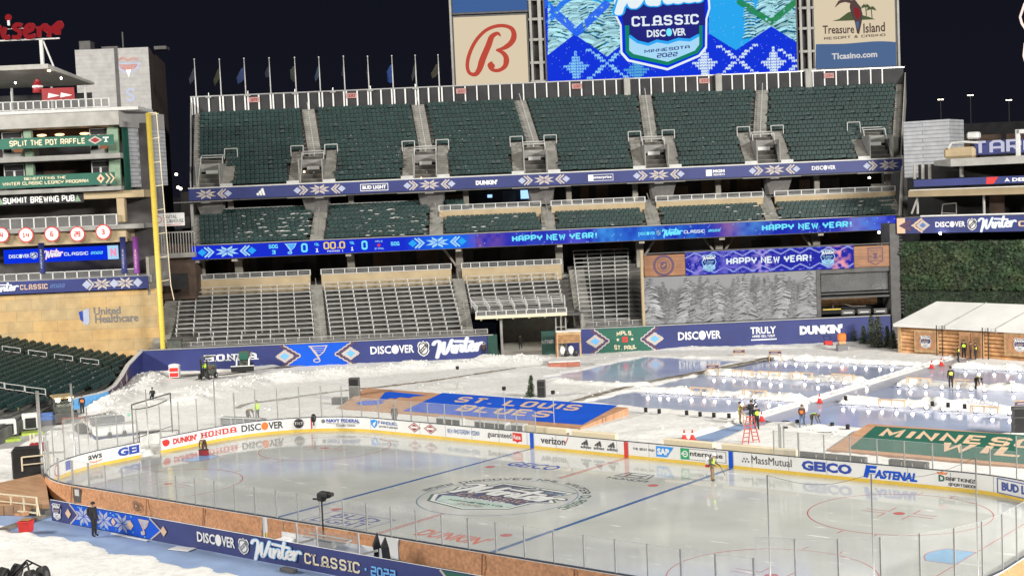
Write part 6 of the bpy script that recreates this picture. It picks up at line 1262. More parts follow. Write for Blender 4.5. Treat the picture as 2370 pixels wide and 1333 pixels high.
# receding side of the upper storeys
mb = MB(); u = U(292); mb.add([(u, V-.5, Z(300)), (U(338)+.5, V+9, Z(300)), (U(338)+.5, V+9, Z(258)-.2), (u, V-.5, Z(258))], [(0, 1, 2, 3)]); mb.add([(u, V+.3, Z(450)), (U(300), V+1.5, Z(450)), (U(300), V+1.5, Z(298)), (u, V+.3, Z(298))], [(0, 1, 2, 3)], 1); mb.add([(U(300), V+1.5, Z(440)), (U(338)+.5, V+9, Z(436)), (U(338)+.5, V+9, Z(298)), (U(300), V+1.5, Z(298))], [(0, 1, 2, 3)], 2); mb.build('side_wall', ['tower', 'green', 'siding'], CB)
# storeys: green-grey piers, white doors, warm windows
rr = random.Random(9)
for y0, y1 in ((360, 297), (436, 373)):
    zb, zt = Z(y0), Z(y1); zf = zb+.05; mb = MB()
    for a, b in ((64, 82), (258, 283), (-40, -20)): mb.rbox(U(a), V+.3, zf, U(b), V+1, zt, .03)
    mb.build('pier', 'palegreen', CB)
    for a, b in ((10, 58), (214, 256), (-70, -25)):
        mb = MB(); wdt = (U(b)-U(a)); mb.box(U(a), V+.8, zf, U(b), V+.9, zt-.1, 0); k = wdt/2
        for q_ in (0, 1): mb.box(U(a)+.12+k*q_, V+.76, zf+.5, U(a)+k*(q_+1)-.12, V+.8, zf+2.0, 1+(q_ if y0 == 360 else 0))
        mb.box(U(a)+.1, V+.77, zt-.75, U(b)-.1, V+.8, zt-.2, 1); mb.build('door', ['white_metal', 'void', 'warm_dim'], CB)
    mb = MB(); mb.box(U(84), V+2.4, zf, U(212), V+2.5, zf+1.15, 0); mb.box(U(84), V+3.3, zf+1.2, U(212), V+3.4, zt, 1); mb.build('window_band', ['void', 'brownwall'], CB)
    mb = MB()
    for a in (95, 137, 195, 30, 250): mb.ball((U(a), V+2.0, zt-.55), .30, 8, 0, (1.8, 1, .45))
    if y0 == 360: mb.build('ceiling_lamp', 'warm_window', CB)
# top deck canopy
zc0, zc1 = Z(160), Z(149); mb = MB(); a = U(140); mb.add([(uL, V-1, zc0), (a, V-1, zc0), (U(195), V+7, Z(186)), (uL, V+7, Z(186)), (uL, V-1, zc1), (a, V-1, zc1), (U(197), V+7, Z(181)), (uL, V+7, Z(181))], [(0, 3, 2, 1), (4, 5, 6, 7), (0, 1, 5, 4), (1, 2, 6, 5), (2, 3, 7, 6), (3, 0, 4, 7)]); mb.build('canopy', 'grey_paint', CB)
mb = MB(); [mb.cyl((U(x), V+5, Z(254)), (U(x), V+5, Z(190)), .14) for x in (105, 10, 185)]; mb.build('canopy_post', 'white_metal', CB); mb = MB(); mb.box(uL, V+6.6, Z(254), U(190), V+6.8, Z(205)); mb.build('bar_wall', 'void', CB)
for x, y, m in ((115, 163, 'lamp_warm'), (37, 193, 'lamp_white'), (143, 182, 'lamp_white')):
    o = MB().ball((0, 0, 0), .20 if m == 'lamp_warm' else .1, 8).build('canopy_lamp', m, None, True, SW(U(x, y), V-.2, Z(y, x))); tag(o, {115: 'large orange lamp under the rooftop canopy', 37: 'small white lamp under the left part of the rooftop canopy', 143: 'small white lamp near the right end of the rooftop canopy'}[x], 'lamp')
mb = MB(); mb.cyl((U(103), V+.5, Z(212)), (U(103), V+.5, Z(190)), .55, .5, 10, 0); mb.cyl((U(103), V+.5, Z(190)), (U(103), V+.5, Z(180)), .4, .15, 10, 0); mb.cyl((U(103), V+.5, Z(200)), (U(103), V+.5, Z(195)), .56, .56, 10, 1); o = mb.build('rooftop_can', ['darkred', 'white'], None, True, O3, SANG); tag(o, 'red and white giant drink can standing at the rooftop bar', 'display')
t = thing('rooftop_banner', 'red banner with two white pennants on the rooftop rail', 'banner', SW(U(117), V-.3, Z(232, 150)), SANG); wd_ = U(192)-U(117); MB().box(0, -.02, 0, wd_, .04, 1.25).build('cloth', 'darkred', t); mb = MB(); fq = lambda a, b, o=0.: (a, -.03-o, b); [mb.decal(poly([(x, .25), (x+1.25, .45), (x+.1, .75)]), fq, 0, .005) for x in (.6, 1.9)]; mb.build('pennant', 'white', t)
# rooftop red script letters on a mast (cut by the picture edge)
t = thing('rooftop_sign', 'red script lettering on a white mast above the rooftop canopy, cut by the left edge', 'sign', SW(U(100), V+3, Z(152)), SANG); f0 = lambda a, b, o=0.: (a, -o, b)
mb = MB(); sc = 1/21.5; bx_ = lambda px, py: ((px-100)*sc, (152-py-(px-100)*.04)*sc)
word = [[(-12, 84), (-2, 60), (8, 56), (10, 64), (0, 84)], [(24, 58), (18, 74), (22, 82), (32, 78)], [(62, 54), (50, 52), (44, 60), (56, 68), (52, 80), (38, 80)], [(66, 70), (84, 62), (86, 54), (76, 54), (68, 66), (72, 80), (90, 76)], [(100, 56), (98, 80)], [(102, 64), (112, 54), (118, 58), (112, 68)], [(120, 80), (128, 56)], [(126, 66), (140, 52), (148, 48), (150, 56), (134, 68), (148, 70)]]
for i, s in enumerate(word): mb.decal(ribbon(smooth_pts([bx_(*p) for p in s], 4), .42), lambda a, b, o=0.: (a, -.35-o, b), 0, .005*i)
for i, s in enumerate(word): mb.decal(ribbon(smooth_pts([bx_(*p) for p in s], 4), .46), lambda a, b, o=0.: (a, -.05-o, b), 1, .005*i)
mb.ball((bx_(32, 36)[0], -.2, bx_(32, 36)[1]), .38, 10, 0, (1, .5, 1)); mb.box(bx_(32, 54)[0]-.12, -.3, bx_(32, 54)[1], bx_(32, 54)[0]+.12, -.1, bx_(32, 40)[1], 2); mb.build('lettering', ['neon_red', 'darkred', 'white_metal'], t)
mb = MB(); mb.rbox(-.18, 0, 0, .18, .36, 3.2, .03); mb.beam((.2, .2, 3.0), (1.2, .2, .1), .16); mb.box(-6, .0, 3.1, 2.0, .2, 3.25); mb.box(-6, .0, 4.3, 2.0, .2, 4.4); mb.build('mast', 'white_metal', t)
# balcony signs
def bsign(name, label, px0, px1, y0, y1, d, m): 
    v = V-d; t = thing(name, label, 'banner', SW(SU(px0, y0, v), v, SZ(px0, y0, v)), SANG); wd = SU(px1, y0, v)-SU(px0, y0, v); ht = SZ(px0, y1, v)-SZ(px0, y0, v); MB().box(0, -.03, 0, wd, .03, ht).build('panel', m, t); return t, wd, ht, (lambda a, b, o=0.: (a, -.04-o, b)), (lambda px: SU(px, y0, v)-SU(px0, y0, v))
t, wd, ht, f, X = bsign('raffle_banner', 'green balcony banner about splitting the pot with cream lettering', -60, 265, 349, 325, 1.15, 'green'); mb = MB(); put_block(mb, f, 'SPLIT THE POT RAFFLE', X(23), ht*.22, X(198)-X(23), ht*.56, 0, .01, 1.35); mb.decal(diamond(X(222), ht*.52, .75, .42), f, 1, .01); mb.decal(diamond(X(222), ht*.52, .5, .28), f, 2, .016); put_block(mb, f, 'T', X(240), ht*.3, .6, ht*.5, 3, .01, 1.5, True); mb.build('lettering', ['cream', 'tansilver', 'darkred', 'white'], t)
t, wd, ht, f, X = bsign('program_banner', 'green balcony banner about the legacy program with a snowflake end', -60, 268, 440, 412, 1.15, 'green'); mb = MB(); put_block(mb, f, 'BENEFITTING THE', X(58), ht*.60, X(154)-X(58), ht*.26, 0, .01, 1.2); put_block(mb, f, 'WINTER CLASSIC LEGACY PROGRAM', X(7), ht*.2, X(206)-X(7), ht*.32, 0, .01, 1.25); mb.decal(diamond(X(235), ht*.5, .42, .5), f, 1, .01); mb.decal(diamond(X(235), ht*.5, .16, .2), f, 2, .016); mb.decal(chevron(X(256), ht*.5, .4, .5, .14, 1), f, 1, .01); mb.decal(chevron(X(266), ht*.5, .4, .5, .14, 1), f, 1, .012); mb.build('lettering', ['cream', 'peach', 'darkred'], t)
t, wd, ht, f, X = bsign('pub_sign', 'dark pub sign with white letters and small green trees', -30, 195, 478, 455, .2, 'void'); mb = MB(); put_block(mb, f, 'SUMMIT BREWING PUB', X(8), ht*.08, X(174)-X(8), ht*.78, 0, .01, 1.5); [mb.decal(poly([(x-.35, ht*.1), (x+.35, ht*.1), (x, ht*.8)]), f, 1, .01) for x in (X(181), X(2))]; mb.build('lettering', ['white', 'palegreen'], t)
for px, s, nm in ((3, '4', 'four'), (60, '14', 'fourteen'), (120, '6', 'six'), (179, '29', 'twenty-nine'), (239, '3', 'three')):
    v = V-.62; t = thing('number_disc', 'white disc with red rim and number %s on the club building' % nm, 'number disc', SW(SU(px, 542, v), v, SZ(px, 542-(px-100)*.0+(-5 if px > 200 else (2 if px < 70 else 0)), v)), SANG, 'retired number discs'); mb = MB(); mb.cyl((0, .06, 0), (0, .0, 0), .80, None, 24, 0); mb.cyl((0, .0, 0), (0, -.03, 0), .68, None, 24, 1); mb.build('disc', ['red', 'white'], t); mb = MB(); put_block(mb, lambda a, b, o=0.: (a, -.04-o, b), s, -.16*len(s), -.27, .32*len(s), .54, 0, .01, 1.5); mb.build('number', 'red', t)
t, wd, ht, f, X = bsign('led_strip', 'glowing blue strip screen with a pink end on the club balcony', 10, 276, 611, 579, .1, 'scr_blue'); mb = MB(); put_discover(mb, f, X(22), ht*.38, X(70)-X(22), ht*.26, 1, 1); put_league(mb, f, X(80), ht*.52, .8, ht*.5, 1, 2); put_winter(mb, f, X(104), ht*.2, X(148)-X(104), ht*.7, 0, 1); put_block(mb, f, 'CLASSIC', X(150), ht*.40, X(206)-X(150), ht*.24, 1, .01, 1.3); put_block(mb, f, '2022', X(212), ht*.42, X(240)-X(212), ht*.2, 3, .01, 1.3); mb.decal(rect(X(251), .02, wd, ht), f, 4, .008); put_sans(mb, f, 'N', X(258), ht*.2, .6, ht*.6, 0, .014, .06); mb.build('lettering', ['scr_pink', 'scr_white', 'scr_navy', 'scr_cyan', 'scr_pale'], t)
t, wd, ht, f, X = bsign('balcony_banner', 'navy strip banner with script and snowflakes above the stone wall', -40, 345, 684, 655, .35, 'navy'); mb = MB(); put_winter(mb, f, X(-30), .05, X(46)-X(-30), ht*.9, 1, 0); put_block(mb, f, 'CLASSIC', X(48), ht*.32, X(112)-X(48), ht*.4, 2, .01, 1.3, True); put_block(mb, f, '2022', X(118), ht*.36, X(152)-X(118), ht*.3, 1, .01, 1.3)
for px in (238, 292): mb.decal(star8(X(px), ht*.5, 1.0, ht*.46), f, 3, .01)
for px in (203, 266, 321): mb.decal(diamond(X(px), ht*.5, .5, ht*.36), f, 4, .012)
mb.decal(chevron(X(218), ht*.5, .5, ht*.44, .16, 1), f, 3, .01); mb.build('lettering', ['white', 'wm_blue', 'peach', 'tansilver', 'greyblue'], t)
for px, m, lab, a in ((100, 'navy', 'navy fabric column wrap in front of the balcony strip screen', 8), (289, 'navy', 'navy lettered column wrap right of the balcony strip screen', 10), (318, 'purple', 'purple column wrap at the right end of the club balcony', 12)):
    v = V-.15; t = thing('column_wrap', lab, 'banner', SW(SU(px, 640, v), v, SZ(px, 632, v)), SANG); MB().cyl((0, 0, 0), (0, 0, SZ(px, 548 if px > 200 else 562, v)-SZ(px, 632, v)), .30, None, 14).build('wrap', m, t, True); mb = MB(); vs, fs = fit(block('WINTER', 1.2), 0, 0, 1, 1); mb.decal(([(-.09+.18*b, .5+2.0*a_) for a_, b in vs], fs), lambda a, b, o=0.: (a, -.33-o, b), 0, .01); mb.build('lettering', 'greyblue' if m == 'navy' else 'peach', t)
# stone wall lettering
t = thing('wall_lettering', 'health insurer name with a blue shield mark on the sandstone wall', 'lettering', SW(U(180, 750), V, SZ(180, 750, V)), SANG); f = lambda a, b, o=0.: (a, -.02-o, b); X = lambda px, py=735: (SU(px, py, V)-U(180, 750)); Y = lambda px, py: SZ(px, py, V)-SZ(180, 750, V)
mb = MB(); put_sans(mb, f, 'United', X(218), Y(218, 729), X(280)-X(218), .82, 0, .01, .02); put_sans(mb, f, 'Healthcare', X(220), Y(220, 748), X(320)-X(220), .88, 0, .01, .02)
mb.decal(poly([(X(183), Y(183, 722)), (X(192), Y(192, 719)), (X(192), Y(192, 745)), (X(186), Y(186, 740))]), f, 1, .01); mb.decal(poly([(X(193), Y(193, 719)), (X(207), Y(207, 712)), (X(207), Y(207, 745)), (X(202), Y(202, 752)), (X(193), Y(193, 750)), (X(189), Y(189, 746)), (X(193), Y(193, 745))]), f, 2, .012); mb.build('lettering', ['inkgrey', 'logo_blue', 'greyblue'], t)
# bridge to the stand and its sign
t = st_thing('footbridge', 'dark footbridge and stairs between the club building and the grandstand', 'bridge'); mb = MB(); mb.box(U(330), V+6, 7, SU(445, 500, V+6), V+14, 13, 0); mb.box(U(338), V+5, 11.6, SU(447, 520, V+5), V+7, 12.1, 1); mb.box(U(345), V+16, 6, SU(446, 440, V+16)+1, V+17, 18.8, 2); mb.build('passage', ['brownwall', 'concrete', 'darkwall'], t); mb = MB(); a, b = U(345), SU(447, 500, V+5); mb.box(a, V+5, 14.3, b, V+5.06, 14.42); [mb.box(a+(b-a)*i/12-.04, V+5, 12.1, a+(b-a)*i/12+.04, V+5.05, 14.3) for i in range(13)]; mb.build('railing', 'grey_paint', t)
mb = MB(); mb.box(SU(395, 600, V+5), V+4.5, 8.2, SU(432, 600, V+5), V+5, 9.9, 0); mb.box(SU(398, 470, V+15), V+15.5, 14.6, SU(435, 470, V+15), V+15.8, 15.9, 1); mb.build('window', ['void', 'inkgrey'], t)
t = thing('clubhouse_sign', 'white digital clubhouse sign hung on the footbridge rail', 'sign', SW(SU(357, 525, V+4.8), V+4.8, SZ(357, 525, V+4.8)), SANG); wd_ = SU(428, 525, V+4.8)-SU(357, 525, V+4.8); MB().rbox(0, 0, 0, wd_, .1, 1.4, .02).build('panel', 'white', t); mb = MB(); f = lambda a, b, o=0.: (a, -.005-o, b); put_sans(mb, f, 'DIGITAL', 1.0, .82, 1.5, .38, 0, .008); put_sans(mb, f, 'CLUBHOUSE', .98, .34, 2.2, .38, 0, .008); mb.decal(ring(.5, .75, .34, .09), f, 1, .008); mb.decal(rect(1.0, .12, 3.0, .18), f, 1, .008); mb.build('lettering', ['inkgrey', 'red'], t)
# grey tower behind
t = thing('concrete_tower', 'pale grey blank tower with small emblems behind the club building', 'tower', SW(0, 0, 0), SANG); v = 30; u0, u1 = SU(175, 150, v), SU(345, 150, v); z1 = SZ(260, 113, v); mb = MB()
mb.add([(u0, v, 0), (u1, v, 0), (u1-2.6, v+20.9, 0), (u0-2.6, v+20.9, 0), (u0, v, z1), (u1, v, z1), (u1-2.6, v+20.9, z1), (u0-2.6, v+20.9, z1)], [(0, 3, 2, 1), (4, 5, 6, 7), (0, 1, 5, 4), (2, 3, 7, 6), (3, 0, 4, 7)]); mb.build('front_wall', 'tower_block', t); mb = MB(); mb.add([(u1+.02, v, 0), (u1-2.6, v+21, 0), (u1-2.6, v+21, z1), (u1+.02, v, z1)], [(0, 1, 2, 3)]); mb.build('side_wall', 'tower_dk', t); mb = MB(); mb.rbox(u0+4.8, v-.1, 0, u0+5.2, v-.02, z1, .02); mb.rbox(u0, v+2, z1, u0+1.4, v+4, z1+1.3, .05); mb.box(u0+2.5, v+3, z1, u0+4.5, v+5, z1+.6); mb.box(u0+9, v+3, z1, u0+10.5, v+5, z1+.4); mb.cyl((u0+5.2, v+3, z1), (u0+5.2, v+3, z1+2.3), .1); mb.build('roof_unit', 'dkgrey', t)
mb = MB(); f = front(v); c, z = S(297, 155, v); mb.decal(poly([(c-1.6, z+.5), (c+1.6, z+.5), (c+1.2, z-.3), (c, z-1.0), (c-1.2, z-.3)]), f, 0, .02); mb.decal(poly([(c-1.2, z+.3), (c+1.2, z+.3), (c+.9, z-.2), (c, z-.7), (c-.9, z-.2)]), f, 1, .03); mb.decal(poly([(c-.35, z-.35), (c+.35, z-.35), (c, z-1.4)]), f, 2, .04); mb.decal(ribbon(smooth_pts([(c-1.2, z+.8), (c-.6, z+1.1), (c, z+.75), (c+.6, z+1.0), (c+1.2, z+.8)]), .25), f, 1, .02); c, z = S(302, 220, v); mb.decal(ribbon(smooth_pts([(c+.5, z+.5), (c, z+.7), (c-.4, z+.3), (c+.4, z-.3), (c, z-.7), (c-.5, z-.5)]), .35), f, 0, .02); mb.build('emblem', ['greyblue', 'sec_plate', 'white'], t)
# foul pole with its ladder screen
t = thing('foul_pole', 'tall bright yellow foul pole with a mesh wing standing at the wall corner', 'foul pole', SW(SU(378, 806, 1), 1.0, 0), SANG); zt = SZ(343, 262, 1); dx = SU(343, 262, 1)-SU(378, 806, 1)
mb = MB(); mb.cyl((0, 0, 0), (dx, 0, zt), .27, None, 14); mb.build('pole', 'pole_yellow', t, True); mb = MB(); w_ = 1.05
a = lambda z: dx*z/zt
mb.cyl((a(9)+w_+.15, 0, 9), (a(zt)+w_-.2, 0, zt), .05, None, 6); mb.cyl((a(zt), 0, zt), (a(zt)+w_-.2, 0, zt), .05); mb.cyl((a(2.5)+w_*1.35, 0, 7.5), (a(9)+w_+.15, 0, 9), .05, None, 6)
for i in range(8): z = 9.5+i*2.45; mb.cyl((a(z)+.2, 0, z), (a(z)+w_, 0, z+.1), .04, None, 6)
mb.build('wing_frame', 'cream', t); mb = MB(); mb.add([(a(9)+.3, .03, 9), (a(9)+w_+.1, .03, 9), (a(zt)+w_-.25, .03, zt), (a(zt)+.25, .03, zt)], [(0, 1, 2, 3)]); mb.build('mesh', 'railglass', t)
t = thing('utility_box', 'dark green padded box at the foot of the yellow foul pole', 'box', SW(SU(383, 800, .8), .9, 2.4), SANG); MB().rbox(.2, -.3, 0, 1.7, .5, .95, .06).build('body', 'machine', t); MB().rbox(.15, -.35, .955, 1.75, .55, 1.03, .02).build('lid', 'dkgrey', t)

# ================================================================ FAR RIGHT
RA, RBp = Vector((-10.9, 79.2, 0)), Vector((20, 81.2, 0)); rt = (RBp-RA).normalized(); rn = Vector((-rt.y, rt.x, 0)); RANG = math.atan2(rt.y, rt.x)
def R(px, py, v=0.):
    d = ray(px, py); a = RA+rn*v; t = ((a.x-CAM[0])*rn.x+(a.y-CAM[1])*rn.y)/(d[0]*rn.x+d[1]*rn.y); X = CAM+d*t; return float((X[0]-RA.x)*rt.x+(X[1]-RA.y)*rt.y), float(X[2])
def rfr(v): return lambda a, b, o=0.: (a, v-o, b)
def r_thing(n, l, c): return thing(n, l, c, RA, RANG)
IV = r_thing('ivy_wall', 'tall green ivy-covered backdrop wall behind the log cabin', 'ivy wall'); u0 = R(2090, 650, 1)[0]; zt = R(2200, 560, 1)[1]; zm = R(2250, 668, 1)[1]
MB().box(u0, 1.0, 0, 30, 1.6, zt).build('backing', 'ivy_c', IV)
vs = []; fs = []; ms = []; r = np.random.default_rng(8)
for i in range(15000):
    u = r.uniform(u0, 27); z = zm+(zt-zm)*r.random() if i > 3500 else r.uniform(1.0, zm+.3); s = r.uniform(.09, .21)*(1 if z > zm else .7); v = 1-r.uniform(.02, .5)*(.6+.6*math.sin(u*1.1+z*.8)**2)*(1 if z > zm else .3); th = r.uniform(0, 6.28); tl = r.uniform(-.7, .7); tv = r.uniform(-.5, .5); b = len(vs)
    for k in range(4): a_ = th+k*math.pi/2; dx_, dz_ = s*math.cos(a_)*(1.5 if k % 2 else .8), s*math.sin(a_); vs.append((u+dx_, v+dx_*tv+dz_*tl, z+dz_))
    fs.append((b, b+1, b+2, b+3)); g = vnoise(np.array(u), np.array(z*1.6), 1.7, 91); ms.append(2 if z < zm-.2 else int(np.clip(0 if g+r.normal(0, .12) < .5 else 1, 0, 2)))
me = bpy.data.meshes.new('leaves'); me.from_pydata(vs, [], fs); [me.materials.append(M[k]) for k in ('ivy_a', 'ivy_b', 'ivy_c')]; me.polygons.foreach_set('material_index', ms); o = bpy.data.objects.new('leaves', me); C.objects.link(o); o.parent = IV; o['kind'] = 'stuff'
TB = r_thing('party_deck', 'two-level club deck with dark open bays and a curved roof at the far right', 'building')
def rb(n, px0, y0, px1, y1, v0, v1, m, px_r=2460, zfix=None): 
    u0_, z0_ = R(px0, y0, v0); z1_ = R(px0, y1, v0)[1]; mb = MB(); mb.rbox(u0_, v0, z0_, 27, v1, z1_, .03); return mb.build(n, m, TB)
u0, zz = R(2078, 541, .5)
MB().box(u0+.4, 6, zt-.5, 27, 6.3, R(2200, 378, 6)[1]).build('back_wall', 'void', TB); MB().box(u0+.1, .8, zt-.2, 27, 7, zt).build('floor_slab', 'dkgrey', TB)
mb = MB(); mb.box(R(2075, 503, .4)[0], .5, R(2150, 503, .5)[1]-.15, 27, 6, R(2150, 503, .5)[1]); mb.build('floor_slab', 'concrete', TB); 
a, b = R(2110, 458, 1)[1], R(2110, 441, 1)[1]; mb = MB(); mb.add([(R(2108, 450, 1)[0], .2, a+.1), (27, .2, a-.1), (27, 7, a-.1), (R(2108, 450, 1)[0], 7, a+.1), (R(2104, 441, 0)[0], -.2, b), (27, -.2, b), (27, 7, b), (R(2104, 441, 0)[0], 7, b)], [(0, 3, 2, 1), (4, 5, 6, 7), (0, 1, 5, 4), (1, 2, 6, 5), (2, 3, 7, 6), (3, 0, 4, 7)]); mb.build('fascia', 'tan', TB)
MB().box(R(2106, 440, 0)[0], -.15, b+.002, 27, 1, b+.07).build('snow_edge', 'snow', TB)
mb = MB(); 
for px in (2124, 2278): q0 = R(px, 495, 1.2); mb.cyl((q0[0], 1.2, q0[1]), (q0[0], 1.2, a), .13)
q0 = R(2226, 410, 1.5); mb.cyl((q0[0], 1.5, q0[1]), (q0[0], 1.5, R(2226, 382, 1.5)[1]+.2), .22, None, 10)
for px in (2117, 2136, 2152): q0 = R(px, 408, 2); mb.cyl((q0[0], 2, q0[1]-.3), (q0[0], 2, q0[1]+1.2), .18)
q0 = R(2110, 495, .8); mb.beam((q0[0], .8, q0[1]), (R(2124, 460, .8)[0], .8, a), .16); mb.build('column', 'grey_paint', TB)
z0_, z1_ = R(2170, 385, 0)[1], R(2170, 372, 0)[1]; mb = MB(); ul = R(2146, 378, 0)[0]
mb.add([(ul, 2, z0_+.1), (ul+2.6, -.6, z0_-.1), (27, -.6, z0_-.1), (27, 7, z0_), (ul, 7, z0_), (ul, 2, z1_), (ul+2.6, -.6, z1_+.1), (27, -.6, z1_+.1), (27, 7, z1_), (ul, 7, z1_)], [(4, 3, 2, 1, 0), (5, 6, 7, 8, 9), (0, 1, 6, 5), (1, 2, 7, 6), (2, 3, 8, 7), (3, 4, 9, 8), (4, 0, 5, 9)]); mb.build('roof', 'grey_paint', TB)
mb = MB(); q0 = R(2186, 372, 1)[0]; q1 = R(2258, 372, 1)[0]; mb.rbox(q0, .6, z1_+.12, q1, 3, z1_+1.25, .25); mb.build('roof_housing', 'tan', TB); mb = MB(); mb.tube([(q0+.6, .5, z1_+1.2), (q0+.9, .5, z1_+1.7), (q0+2.2, .5, z1_+1.75), (q0+3.6, .5, z1_+1.6)], .12, 8); mb.rbox(q0+2.4, .6, z1_+2.0, q0+3.6, 1.6, z1_+2.7, .15); mb.build('vent_pipe', 'white_metal', TB)
mb = MB(); q0 = R(2364, 300, 0)[0]; mb.rbox(q0-.6, 0, z1_, q0-.2, .4, R(2360, 300, 0)[1], .04); mb.box(q0-.6, 0, R(2360, 300, 0)[1]-.4, q0+2, .4, R(2360, 300, 0)[1]); mb.build('gantry', 'white_metal', TB)
mb = MB(); q0 = R(2178, 480, 3); mb.tube([(q0[0], 3, q0[1]-1), (q0[0]+.2, 3, q0[1]+.3), (q0[0]+1.6, 3, q0[1]+.4), (q0[0]+1.6, 3, q0[1]-.7), (q0[0], 3, q0[1]-.6)], .06); mb.box(R(2290, 480, 4)[0], 4, q0[1]-1.2, R(2325, 480, 4)[0], 4.1, q0[1]+1, 1); mb.build('patio_furniture', ['grey_paint', 'brownwall'], TB)
MB().box(R(2130, 497, .45)[0], .45, R(2200, 500, .45)[1], 27, .9, R(2200, 500, .45)[1]+.12).build('snow_edge', 'snow', TB)
def rsign(name, label, px0, y0, y1, v, m, glow=False, px1=None):
    q0 = R(px0, y0, v); t = thing(name, label, 'sign', RA+rt*q0[0]+rn*v+Vector((0, 0, q0[1])), RANG); ht = R(px0, y1, v)[1]-q0[1]; wd = (R(px1, y0, v)[0] if px1 else 26)-q0[0]; MB().box(0, 0, 0, wd, .12, ht).build('panel', m, t); return t, wd, ht, (lambda a, b, o=0.: (a, -.01-o, b)), (lambda px: R(px, (y0+y1)/2, v)[0]-q0[0])
t, wd, ht, f, X = rsign('deck_banner', 'navy banner with tan zigzag end and winter lettering below the far right deck', 2076, 541, 505, .35, 'navy'); mb = MB(); mb.decal(rect(.02, .02, .9, ht-.02), f, 1, .006); mb.decal(poly([(.2, ht*.5), (1.5, .15), (1.5, ht*.42), (.9, ht*.5), (1.5, ht*.58), (1.5, ht-.15)]), f, 3, .012)
zgp = []
for i in range(13): tt = i/6-1; zgp.append((X(2112)+1.0*abs(tt)+(.10 if i % 2 else 0), ht*(.5+.46*tt)))
mb.decal(ribbon(zgp, .18), f, 1, .012); mb.decal(diamond(X(2136), ht*.5, .75, ht*.36), f, 2, .012); mb.decal(diamond(X(2136), ht*.5, .36, ht*.18), f, 4, .02); put_discover(mb, f, X(2165), ht*.36, X(2234)-X(2165), ht*.34, 0, 0); put_league(mb, f, X(2250), ht*.5, .95, ht*.78, 0, 5); put_winter(mb, f, X(2264), ht*.02, X(2354)-X(2264), ht*.95, 4, 0); put_block(mb, f, 'C', X(2357), ht*.3, .75, ht*.34, 1, .01, 1.4); mb.build('lettering', ['white', 'peach', 'tansilver', 'maroon', 'wm_blue', 'ink'], t)
t, wd, ht, f, X = rsign('airline_banner', 'navy airline banner with a red ribbon mark on the upper far right deck', 2115, 433, 417, .1, 'navy'); mb = MB(); mb.decal(poly([(X(2282), .02), (X(2300), .02), (X(2311), ht-.02), (X(2284), ht-.02)]), f, 1, .01); mb.decal(poly([(X(2325), ht*.22), (X(2331), ht*.36), (X(2338), ht*.22), (X(2331), ht*.82)]), f, 0, .01); put_sans(mb, f, 'DELTA', X(2343), ht*.24, X(2400)-X(2343), ht*.5, 0, .01, .04); mb.build('lettering', ['white', 'red'], t)
t, wd, ht, f, X = rsign('roof_sign', 'big white roof letters spelling a cut-off name on a dark blue panel', 2256, 359, 328, 1.2, 'navy'); mb = MB(); vs_, fs_ = fit(block('TARGET', 1.25), 0, 0, 1, 1); x0, x1 = X(2256), X(2256)+(X(2364)-X(2256))*2.05; mb.decal(fit(block('TARGET', 1.25), x0, .05, x1-x0, ht*.98), f, 0, .05); mb.build('lettering', 'target_white', t)
t = r_thing('metal_shed', 'pale corrugated metal shed wall beside the right end of the stand', 'shed'); a, b = R(2093, 405, 9)[0], R(2199, 400, 9)[0]; MB().rbox(a, 9, R(2150, 410, 9)[1], b, 14, R(2150, 279, 9)[1], .03).build('wall', 'siding', t)
# distant city block lamps and dim building
DD = 330.
def far(px, py, dist=DD): d = ray(px, py); return Vector(CAM+d/np.linalg.norm(d)*dist)
for i, (px, py) in enumerate(((2177, 232), (2246, 222), (2335, 233))):
    p = far(px, py); t = thing('street_lamp', ['left', 'middle and highest', 'right'][i]+' of the three distant street lamps glowing over the far right deck', 'street lamp', (p.x, p.y, 0), YAW*-1, 'distant street lamps'); mb = MB(); mb.cyl((0, 0, 0), (0, 0, p.z), .10, .07); mb.build('pole', 'dkgrey', t); mb = MB(); mb.rbox(-.6, -.2, p.z, -.1, .2, p.z+.16, .04); mb.rbox(.1, -.2, p.z, .6, .2, p.z+.16, .04); mb.build('lamp_head', 'plaza_lamp', t)
p = far(2270, 320, 300); t = thing('parking_ramp', 'dim concrete parking ramp far behind the right deck', 'building', (p.x, p.y, 0), -YAW); mb = MB(); mb.box(-22, 0, 0, 26, 20, p.z+3, 0); mb.build('block', 'void', t); mb = MB(); [mb.box(x, -.2, p.z-1.5, x+5.2, 0, p.z+.6) for x in (-7.5, -1.2, 5)]; mb.build('parapet', 'brownwall', t)
for i, (px, py) in enumerate(((408, 404), (412, 434), (418, 437))):
    p = far(px, py, 400); o = MB().ball((0, 0, 0), .42, 8).build('distant_lamp', 'plaza_lamp', None, True, p); tag(o, ['lone distant lamp high in the gap right of the foul pole', 'left of two low distant lamps in the gap right of the foul pole', 'right of two low distant lamps in the gap right of the foul pole'][i], 'lamp')
p = far(410, 470, 420); o = MB().box(-18, 0, -60, 18, 12, 1.5).build('far_building', 'void', None, False, p, -YAW); tag(o, 'black city building in the gap between foul pole and stand', 'building')
t = r_thing('neon_sign', 'pale red-edged neon outline sign cut by the right edge of the picture', 'sign'); mb = MB(); q_ = [R(2372, 8, 4), R(2361, 40, 4), R(2365, 55, 4), R(2375, 70, 4)]; mb.tube([(a, 4, b) for a, b in q_], .12, 8, 0); q_ = [R(2372, 100, 4), R(2369, 130, 4), R(2375, 150, 4)]; mb.tube([(a, 4, b) for a, b in q_], .10, 8, 0); mb.build('tube', 'neon_pale', t); mb = MB(); a, b = R(2376, 70, 4.3); mb.tube([(a, 4.3, 18), (a, 4.3, R(2366, 4, 4)[1])], .14); mb.build('mast', 'void', t)
